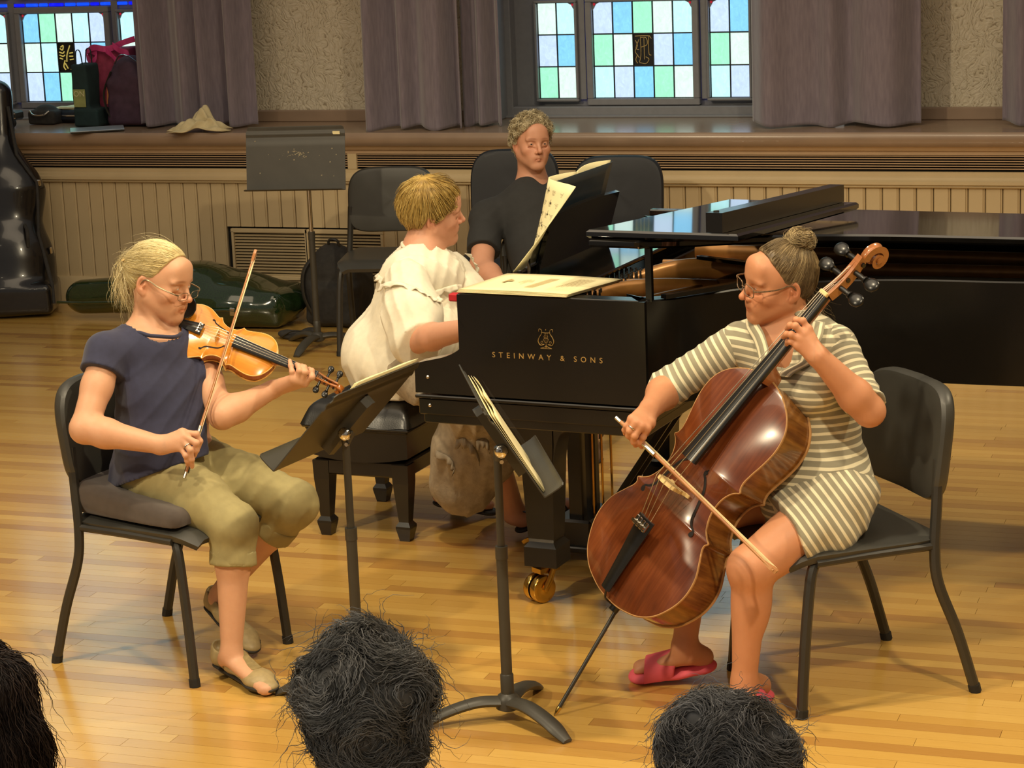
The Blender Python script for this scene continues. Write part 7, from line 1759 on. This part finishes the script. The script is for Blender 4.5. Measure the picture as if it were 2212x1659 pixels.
    for hp, k, a in ((RH, RK, RA), (LH, LK, LA)): K.cone(hp, k, .10, .072, .04); K.cone(k, a, .07, .056, .03)
    K.post.append(wrinkle(.005, 26, 5)); K.post.append(cut((0, 0, -1), (0, 0, .055))); sdf_object('trousers', K, .008, M_DARKPANT, t)
    for a in (RA, LA): shoe(t, a + np.array([-.02, .06, -.09]), a + np.array([.06, -.19, -.09]), (0, 0, 1), M_BROWNSHOE, M_SOLE, w=.044, open_=False, hgt=.07)
    s = .917; q = lambda p: (p - c) @ R / s
    H = Sdf(); H.ell(W((0, -.014, .048)), np.array((.086, .100, .084)) * s, R, .01); H.ell(W((0, -.06, .0)), np.array((.07, .05, .075)) * s, R, .03)
    hl = lambda x, y, z: np.maximum(y - np.where(z > .055, .066 + .30 * (z - .08), .012 + .9 * np.minimum(z - .02, 0.035)), np.maximum(-.075 - z, np.where(y > -.03, -.012 - z, -1.0)))
    H.post.append(local_cut(W, R, c, hl)); H.post.append(wrinkle(.006, 95, 2))
    HM = m_hair('grey_blond_curls', srgb(112, 98, 74), srgb(172, 156, 122), srgb(222, 210, 176))
    sdf_object('hair', H, .004, HM, t, attrs={'shade': lambda v: .35 + .2 * np.sin(v[:, 2] * 260)})
    r_ = np.random.RandomState(7); N = 2400; bx = r_.randn(3)
    flow = lambda p, n: np.cross(n, np.stack([np.sin(p[:, 0] * 120), np.cos(p[:, 1] * 140), np.sin(p[:, 2] * 130)], 1)) + .1 * n[:, [1, 2, 0]]
    strands_mesh('hair_strand', grow(H, flow, N, 10, .0050, 6, rootfn=lambda p: hl(*q(p).T) < .002, lift=.017, jit=.4, curl=.8, hug=.4), .0008 + .0005 * r_.rand(N), HM, t, .2 + .8 * r_.rand(N))
    return t
page_turner()
M_DNAVY = simple('navy_floral_cotton', srgb(34, 38, 64), .9, var=.5, nscale=40)
M_DGREY = simple('dark_grey_jersey', srgb(52, 52, 54), .9)
def listener(label, u, v, d, fwd, hair, shirt, kind, seed, hv=1.0, up=(0, 0, 1)):
    hc = P(u, v, d); f = unit(np.array(fwd)); rt_ = np.array([f[1], -f[0], 0]); base = hc - f * .04; t = thing('person', label, 'person', (base[0], base[1], 0))
    NB = hc - f * .035 + np.array([0, 0, -.145]); PV = np.array([base[0], base[1], .50]) - f * .06; RSH, LSH = NB + rt_ * .165 + [0, 0, -.05], NB - rt_ * .165 + [0, 0, -.05]
    S = Sdf(); W, R, c = add_head(S, hc, f + np.array([0, 0, -.08]), up, neck_to=NB, neck_r=.054)
    bd = Sdf(); bd.cone(NB, lerp(RSH, LSH, .25), .05, .045, .04); bd.cone(NB, lerp(RSH, LSH, .75), .05, .045, .04); Rt = np.array([rt_, f, [0, 0, 1.]]).T
    bd.ell(lerp(NB, PV, .4), (.15, .10, .18), Rt, .05); bd.ell(PV, (.16, .12, .12), Rt, .05); S.ext(bd)
    el = [RSH + [.0, 0, -.24] + f * .06 + rt_ * .05, LSH + [0, 0, -.24] + f * .06 - rt_ * .05]
    for sh, e, q in ((RSH, el[0], 1), (LSH, el[1], -1)): add_arm(S, sh, e, e + f * .20 - rt_ * q * .10 - [0, 0, .02], (.048, .04, .041, .028)); S.ell(e + f * .27 - rt_ * q * .13 - [0, 0, .02], (.04, .05, .02), Rt, .02)
    for q in (1, -1): hp = PV + rt_ * q * .09; k = hp + f * .38 + [0, 0, .0]; a = np.array([k[0], k[1], .07]) + f * .02; S.cone(hp, k, .09, .06, .03); S.cone(k, a, .055, .036, .02); S.cone(a - [0, 0, .02], a + f * .14 - [0, 0, .035], .036, .032, .02)
    hw = np.array([.12, .12, .13]); sdf_object('body', S, .010, M_SKIN3, t, [(hc - hw, hc + hw, .004)])
    B = Sdf().ext(bd); B.cone(RSH, LSH, .055, .055, .04); [B.cone(sh, e, .06, .055, .03) for sh, e in ((RSH, el[0]), (LSH, el[1]))]
    for i, (ty, dd, k, sb) in enumerate(B.p): B.p[i] = (ty, (dd[0], dd[1], dd[2] + .008, dd[3] + .008) if ty == 'c' else (dd[0], dd[1] + .012, dd[2]), k, sb)
    B.cone(NB + [0, 0, .1], NB + [0, 0, -.004], .064, .066, .008, True); B.post.append(wrinkle(.004, 24, seed)); sdf_object('shirt', B, .009, shirt, t)
    K = Sdf(); K.ell(PV, (.17, .13, .11), Rt, .05)
    for q in (1, -1): hp = PV + rt_ * q * .09; k = hp + f * .38; a = np.array([k[0], k[1], .09]) + f * .02; K.cone(hp, k, .10, .07, .04); K.cone(k, a, .065, .05, .03)
    sdf_object('trousers', K, .012, M_DARKPANT, t)
    s = .917; q = lambda p: (p - c) @ R / s; H = Sdf(); r_ = np.random.RandomState(seed)
    H.ell(W((0, -.018, .042)), np.array((.086, .102, .088)) * s * hv, R, .01); H.ell(W((0, -.062, .0)), np.array((.070, .056, .070)) * s * hv, R, .03)
    if kind == 'long': H.ell(W((.02, -.045, -.03)), np.array((.098, .065, .12)) * s, R, .04); bot = -.22
    else: bot = -.068
    hl = lambda x, y, z: np.maximum(y - np.where(z > .03, .075, .02), np.maximum(bot - z + .25 * np.abs(x), np.where(y > -.03, -.03 - z if kind != 'long' else bot - z, -1.0)))
    H.post.append(local_cut(W, R, c, hl)); H.post.append(wrinkle(.009 if kind != 'long' else .005, 62, seed))
    sdf_object('hair', H, .0045, hair, t, attrs={'shade': lambda v: .3 + .2 * np.sin(v[:, 2] * 200)})
    z0 = R[:, 2]
    if kind == 'long': flow = lambda p, n: np.array([0, 0, -1.]) + .25 * np.stack([np.sin(p[:, 2] * 60), np.cos(p[:, 2] * 50), 0 * p[:, 0]], 1); N, st, stp, cu, lf = 2600, 14, .008, .35, .010
    else: flow = lambda p, n: np.cross(n, np.stack([np.sin(p[:, 0] * 55 + seed), np.cos(p[:, 1] * 60), np.sin(p[:, 2] * 50)], 1)) - .35 * z0; N, st, stp, cu, lf = 3600, 13, .0062, .45, .017
    strands_mesh('hair_strand', grow(H, flow, 170, st + 4, stp, seed + 1, rootfn=lambda p: hl(*q(p).T) < .002, lift=lf * 3.2, jit=.6, curl=cu, hug=.3), np.full(170, .0005), hair, t, .5 + .5 * r_.rand(170))
    strands_mesh('hair_strand', grow(H, flow, N, st, stp, seed, rootfn=lambda p: hl(*q(p).T) < .002, lift=lf, jit=.35, curl=cu, hug=.4), .0006 + .0004 * r_.rand(N), hair, t, .1 + .9 * r_.rand(N) ** 1.3)
    return t
HG1 = m_hair('dark_grey_curls', srgb(104, 102, 96), srgb(150, 148, 140), srgb(200, 200, 196)); HG2 = m_hair('grey_waves', srgb(96, 95, 92), srgb(142, 141, 138), srgb(190, 190, 190)); HB = m_hair('dark_brown_waves', srgb(40, 31, 27), srgb(68, 54, 46), srgb(116, 96, 82))
listener('listener with tousled dark grey curls and navy shirt, seen from behind at centre', 788, 1552, 2.90, (-.50, .86, 0), HG1, M_DNAVY, 'curl', 21)
listener('listener with thick wavy grey hair below the cellist, seen from behind', 1572, 1702, 2.90, (-.30, .95, 0), HG2, M_DGREY, 'curl', 33, 1.03)
listener('listener with dark brown wavy hair cut by the left edge', -62, 1568, 2.90, (-.25, .97, 0), HB, M_DGREY, 'long', 41)
# ------------------------------------------------------------------ cases, bags and small things by the wall
def m_gloss(name, c, fl, rough=.12):
    t = NT(name); v = t.obj(); n = t.noise(v, 900, 2); col = t.ramp(n, [(.55, c), (.72, fl)]); t.set(col, rough, 0, .5, coat=.8); return t.m
M_GREEN = m_gloss('dark_green_sparkle_shell', srgb(20, 34, 18), srgb(70, 110, 48)); M_CASE = simple('black_case_shell', srgb(24, 22, 22), .24, var=.2, coat=.4); M_NYLON = simple('dark_grey_nylon', srgb(48, 46, 44), .85, var=.2, nscale=40, bump=.2)
def standing_case():
    t = thing('cello_case', 'tall dark cello case standing upright at the left picture edge', 'instrument case', (-6.44, 10.16, 0))
    n = unit((.35, -.93, 0)); d = 11.95; S = Sdf(); k = .05
    S.flat(P(18, 615, d), P(16, 560, d), .255, .235, n, .62, k); S.flat(P(16, 560, d), P(12, 480, d), .235, .175, n, .62, k); S.flat(P(12, 480, d), P(10, 415, d), .175, .20, n, .62, k); S.flat(P(10, 415, d), P(4, 360, d), .20, .12, n, .62, k); S.flat(P(2, 360, d), P(-6, 205, d), .085, .078, n, .8, k)
    S.box(P(20, 640, d), (.22, .13, .05), np.array([unit(np.cross([0, 0, 1.], n)), n, [0, 0, 1.]]).T, .03, .04); S.post.append(cut((0, 0, -1), (0, 0, .012)))
    sdf_object('shell', S, .012, M_CASE, t)
    F_ = Field(S, .015)
    def on(p, off):
        p = np.array([p], float)
        for _ in range(6): p = p - F_.grad(p) * (F_.val(p)[:, None] - off)
        return p[0]
    mb = MB(); mb.tube([on(P(u, v, d - .12), .004) for u, v in ((30, 225), (42, 320), (66, 360), (92, 385), (98, 440), (92, 500), (108, 560), (122, 610), (124, 655))], .010, 6); mb.build('rim_seam', M_NYLON, t, smooth=60, world=True)
    for (u, v) in ((96, 388), (127, 535)): mb = MB(); mb.box(on(P(u, v, d - .1), .008), (.02, .02, .035), ch=.004); mb.build('latch', M_CHROME, t, world=True)
    mb = MB(); mb.tube(spline([on(P(60, 470, d - .2), .002), on(P(62, 490, d - .2), .03), on(P(63, 510, d - .2), .03), on(P(65, 530, d - .2), .002)], 5), .009, 6); mb.build('handle', M_NYLON, t, smooth=60, world=True)
standing_case()
def lying_case():
    t = thing('cello_case', 'dark green sparkling cello case lying on the floor by the wainscot', 'instrument case', (-5.3, 10.15, 0)); y = 10.16
    S = Sdf(); up = np.array([0, 0, 1.]); k = .06
    S.box((-4.99, y, .10), (.16, .13, .055), None, .035, .05); S.flat((-4.93, y, .11), (-5.10, y, .125), .20, .225, up, .46, k); S.flat((-5.10, y, .125), (-5.30, y, .15), .225, .215, up, .62, k); S.flat((-5.30, y, .15), (-5.52, y, .155), .215, .17, up, .62, k); S.flat((-5.52, y, .15), (-5.70, y, .135), .17, .10, up, .70, k); S.flat((-5.68, y, .135), (-5.97, y, .115), .105, .098, up, .9, k)
    S.ell((-5.30, y - .02, .20), (.17, .15, .11), None, .06); S.post.append(cut((0, 0, -1), (0, 0, .012))); sdf_object('shell', S, .010, M_GREEN, t)
    F_ = Field(S, .012)
    def on(p, off=.002):
        p = np.array([p], float)
        for _ in range(6): g = F_.grad(p); g[:, 2] *= .2; p = p - g * (F_.val(p)[:, None] - off)
        return p[0]
    mb = MB(); mb.tube([on((x, y - .26, .125 + .01 * math.sin(x * 4))) for x in np.linspace(-5.98, -4.80, 26)], .007, 6); mb.build('rim_seam', M_GREEN, t, smooth=60, world=True)
    for x in (-5.78, -5.36, -4.93): mb = MB(); mb.box(on((x, y - .26, .10), .006), (.03, .012, .04), ch=.004); mb.build('latch', M_CHROME, t, world=True)
lying_case()
def backpack():
    t = thing('backpack', 'dark grey backpack slumped under the empty music chair', 'backpack', (-4.60, 10.24, 0)); S = Sdf()
    S.box((-4.575, 10.24, .15), (.10, .09, .11), None, .045, .05); S.ell((-4.58, 10.22, .30), (.115, .10, .10), None, .06); S.box((-4.55, 10.13, .12), (.09, .03, .07), None, .03, .03); S.post.append(wrinkle(.010, 22, 3)); S.post.append(cut((0, 0, -1), (0, 0, .004))); sdf_object('bag_body', S, .009, M_NYLON, t)
    mb = MB(); mb.tube(spline([(-4.66, 10.16, .36), (-4.70, 10.10, .28), (-4.70, 10.09, .16), (-4.66, 10.10, .06)], 6), .014, 6, flat=(.35, 1)); mb.build('shoulder_strap', M_STEEL, t, smooth=60, world=True)
    mb = MB(); mb.tube(spline([(-4.60, 10.2, .39), (-4.59, 10.19, .425), (-4.55, 10.19, .425), (-4.54, 10.2, .39)], 5), .007, 6); mb.build('grab_loop', M_STEEL, t, smooth=60, world=True)
    u = thing('flask', 'dark blue flask standing left of the grey backpack', 'flask', (-4.735, 10.33, 0)); m2 = simple('navy_flask', srgb(24, 28, 38), .35)
    mb = MB(); mb.lathe([(.030, 0), (.034, .006), (.034, .17), (.030, .185)], 18); mb.build('flask_body', m2, u, smooth=40); mb = MB(); mb.lathe([(.035, .14), (.035, .16), (.033, .161)], 18); mb.build('band', M_CHROME, u, smooth=40); mb = MB(); mb.lathe([(.029, .185), (.030, .19), (.030, .27), (.026, .285), (.012, .288)], 18); mb.build('flask_lid', m2, u, smooth=40)
    v = thing('strap_pouch', 'small black strap pouch on the floor by the stand foot', 'pouch', (-4.62, 9.83, 0)); S = Sdf(); S.ell((-4.66, 9.83, .022), (.06, .04, .022), None, .01); S.ell((-4.56, 9.84, .03), (.05, .035, .03), None, .02); S.post.append(wrinkle(.006, 50, 5)); S.post.append(cut((0, 0, -1), (0, 0, .003))); sdf_object('pouch_body', S, .006, M_NYLON, v)
    mb = MB(); mb.tube(spline([(-4.70, 9.80, .01), (-4.62, 9.77, .05), (-4.56, 9.78, .045), (-4.51, 9.80, .008)], 6), .008, 6, flat=(.3, 1)); mb.build('strap', M_STEEL, v, smooth=60, world=True)
backpack()
ZS = .922
def ledge_things():
    m_t = simple('dark_green_canvas', srgb(30, 52, 54), .9, var=.15); m_pk = simple('magenta_ribbon', srgb(206, 60, 130), .6, var=.15); m_pl = simple('plum_nylon', srgb(66, 44, 62), .75, var=.2, nscale=30); m_tan = simple('tan_leather', srgb(206, 128, 84), .55); m_lab = simple('olive_label', srgb(150, 156, 96), .8); m_red = simple('rose_cotton', srgb(160, 62, 92), .85, var=.25)
    # tote bag
    b = np.array([-6.235, 10.80, ZS]); t = thing('tote_bag', 'tall dark green tote bag with an olive label on the window ledge', 'bag', b); S = Sdf()
    S.box(b + [0, 0, .17], (.034, .055, .15), None, .014, .01); S.box(b + [.03, -.01, .05], (.06, .06, .035), None, .014, .02); S.post.append(wrinkle(.005, 26, 4)); S.post.append(cut((0, 0, -1), (0, 0, ZS + .001))); sdf_object('bag_body', S, .006, m_t, t)
    mb = MB(); mb.box(b + [0, -.076, .155], (.072, .003, .095), ch=.001); lb = mb.build('label', m_lab, t, world=True)
    for txt, z, s_ in (('ON', .165, .042), ('CITY', .132, .026)):
        if txt == 'CITY': continue
        o = text_mesh(txt, s_, 1.0, .0004, simple('label_print', srgb(214, 208, 160), .8), lb); o.location = tuple(Vector((0, -.0786, z)) ); o.rotation_euler = (math.pi / 2, 0, 0)
    for s in (-1, 1): mb = MB(); mb.tube(spline([(-.02, s * .05, .32), (-.012, s * .055, .40), (.012, s * .055, .40), (.02, s * .05, .32)], 5), .006, 6, flat=(.4, 1)); mb.build('bag_handle', m_t, t, smooth=60)
    # gift bag with ribbons behind
    g = np.array([-6.16, 10.99, ZS]); t = thing('gift_bag', 'rose patterned gift bag with magenta ribbons behind the green tote', 'bag', g); S = Sdf(); S.box(g + [0, 0, .20], (.115, .05, .19), None, .012, .01); S.post.append(wrinkle(.005, 24, 8)); S.post.append(cut((0, 0, -1), (0, 0, ZS + .001))); sdf_object('bag_body', S, .008, m_red, t)
    for k, pts in enumerate(([(-.13, -.07, .38), (-.06, -.10, .41), (.02, -.09, .40), (.10, -.07, .43), (.17, -.06, .45)], [(-.12, -.08, .36), (-.08, -.10, .33), (-.05, -.09, .37), (-.10, -.08, .395)], [(.0, -.09, .40), (.05, -.11, .37), (.09, -.10, .31), (.10, -.09, .24)], [(.05, -.09, .42), (.10, -.10, .39), (.14, -.09, .37), (.15, -.08, .30)])):
        p = spline(pts, 7); mb = MB(); mb.sheet([[q + np.array([0, .004 * w * math.sin(i * .6), .016 * w]) for w in (-1, 0, 1)] for i, q in enumerate(p)], .0015); mb.build('ribbon', m_pk, t, smooth=60)
    # plum rucksack
    r0 = np.array([-5.985, 10.86, ZS]); t = thing('rucksack', 'plum coloured rucksack leaning at the left curtain on the ledge', 'backpack', r0); S = Sdf(); S.box(r0 + [.01, 0, .13], (.085, .07, .09), None, .04, .05); S.ell(r0 + [-.005, .0, .27], (.105, .085, .10), None, .06); S.box(r0 + [.03, -.075, .08], (.07, .02, .05), None, .02, .03); S.post.append(wrinkle(.009, 24, 6)); S.post.append(cut((0, 0, -1), (0, 0, ZS + .001))); sdf_object('bag_body', S, .007, m_pl, t)
    mb = MB(); mb.tube(spline([(-.06, -.07, .33), (-.02, -.08, .375), (.03, -.08, .37), (.09, -.07, .32), (.12, -.05, .26)], 6), .008, 6, flat=(.4, 1)); mb.build('grab_loop', M_CHROME, t, smooth=60)
    mb = MB(); mb.sheet([[(-.115 + x + .01 * z / .1, -.085 - .02 * (x / .04), .12 + z) for x in np.linspace(0, .035, 4)] for z in np.linspace(0, .105, 5)], .006); mb.build('patch', m_tan, t, smooth=60)
    mb = MB(); mb.tube(spline([(-.08, -.08, .29), (-.12, -.10, .18), (-.10, -.11, .08), (-.06, -.09, .02)], 6), .012, 6, flat=(.35, 1)); mb.build('shoulder_strap', M_STEEL, t, smooth=60)
    # pale folder overhanging the ledge
    c = [G(131, 279, ZS), G(182, 269, ZS), G(276, 273, ZS), G(152, 289, ZS)]; c = [G(130, 277, ZS + .004), G(190, 270, ZS + .004), G(272, 275, ZS + .004), G(156, 288, ZS + .004)]
    t = thing('laptop', 'thin closed silver laptop jutting over the ledge edge below the bags', 'laptop', lerp(c[0], c[2], .5)); cen = lerp(c[0], c[2], .5); ax = unit(np.array([.85, .5, 0])); ay = np.array([-ax[1], ax[0], 0]); base = G(152, 290, ZS)
    o0 = np.array([base[0], base[1], ZS]); mb = MB(); mb.box(o0 + ax * .14 + ay * .10 + [0, 0, .010], (.28, .20, .005), M=np.array([ax, ay, [0, 0, 1.]]).T, ch=.002); mb.build('laptop_lid', simple('silver_shell', srgb(176, 190, 205), .35, .4), t, world=True); mb = MB(); mb.box(o0 + ax * .14 + ay * .10 + [0, 0, .004], (.276, .196, .006), M=np.array([ax, ay, [0, 0, 1.]]).T, ch=.002); mb.build('laptop_base', M_STEEL, t, world=True)
    # black bag, violin case with papers, folding trolley
    b = np.array([-6.56, 10.92, ZS]); t = thing('shoulder_bag', 'small black bag with a curved handle on the left ledge', 'bag', b); S = Sdf(); S.box(b + [0, 0, .035], (.065, .05, .022), None, .018, .02); S.ell(b + [0, 0, .075], (.06, .05, .03), None, .02); S.post.append(wrinkle(.004, 40, 2)); S.post.append(cut((0, 0, -1), (0, 0, ZS + .001))); sdf_object('bag_body', S, .006, M_NYLON, t)
    mb = MB(); mb.tube(spline([(-.06, -.075, .075), (-.03, -.09, .055), (.03, -.09, .055), (.06, -.075, .075)], 5), .005, 6); mb.build('bag_handle', M_CHROME, t, smooth=60)
    b = np.array([-6.36, 11.0, ZS]); t = thing('violin_case', 'oblong navy violin case lying on the ledge with sheet music on top', 'instrument case', b); mb = MB(); mb.box((0, 0, .035), (.34, .15, .068), ch=.02); mb.build('shell', simple('navy_case', srgb(24, 32, 46), .5), t, smooth=40); mb = MB(); mb.box((0, -.076, .04), (.33, .004, .008), ch=.001); mb.build('zip', M_CHROME, t)
    p = thing('sheet_music', 'loose white sheets on the violin case under the left window', 'sheet music', b + [-.02, .02, .069]); r = random.Random(3)
    for k in range(4): mb = MB(); a = r.uniform(-.2, .2); mb.box((r.uniform(-.03, .03), 0, .002 + .003 * k), (.30, .13, .0022), M=[[math.cos(a), -math.sin(a), 0], [math.sin(a), math.cos(a), 0], [0, 0, 1]]); mb.build('page', M_PAPERW, p)
    b = np.array([-6.70, 10.78, ZS]); t = thing('folding_trolley', 'folded black trolley with two small wheels at the left ledge end', 'trolley', b); mb = MB(); mb.box((0, 0, .06), (.11, .10, .05), ch=.01); mb.build('frame', M_STEEL, t)
    for x in (-.03, .045): mb = MB(); mb.lathe([(.006, -.01), (.024, -.01), (.026, -.006), (.026, .006), (.024, .01), (.006, .01)], 18, c=(x, -.07, .027), M=[[1, 0, 0], [0, 0, -1], [0, 1, 0]]); mb.build('wheel', M_RUBBER, t, smooth=40)
    for z in (.045, .07): mb = MB(); mb.cyl((-.06, -.065, z), (.07, -.065, z + .004), .005, n=8); mb.build('rail', M_CHROME, t, smooth=60)
    # crumpled cloth over the ledge edge
    t0 = G(430, 285, ZS); n, m = 46, 30; pts = np.zeros((m, n, 3)); ax = unit(np.array([.94, .33, 0])); ay = np.array([-ax[1], ax[0], 0])
    for i in range(m):
        for j in range(n):
            u, v = j / (n - 1) - .5, i / (m - 1) - .5; s = .5 + .5 * math.cos(u * 5.2 + .4); q = max(0, 1 - (2 * u) ** 2 * .9) * max(0, 1 - (2 * v) ** 2 * .8)
            z = .004 + .085 * q * (.45 + .55 * math.exp(-((u - .08) / .2) ** 2)) * (1 + .35 * math.sin(17 * u + 9 * v) + .25 * math.sin(31 * v - 12 * u)); p = np.array([t0[0], t0[1], ZS]) + ax * (.30 * u + .02 * math.sin(14 * v)) + ay * (.17 * v + .022 * math.sin(11 * u + 1) + .02)
            pts[i, j] = p + [0, 0, max(.003, z)]
    cl = MB().sheet(pts, .003).build('cloth', simple('cream_towelling', srgb(214, 200, 158), .95, var=.06, nscale=50, bump=.4, bdist=.001, bscale=500), smooth=180); tag(cl, 'crumpled cream cloth dropped on the window ledge', 'cloth')
ledge_things()
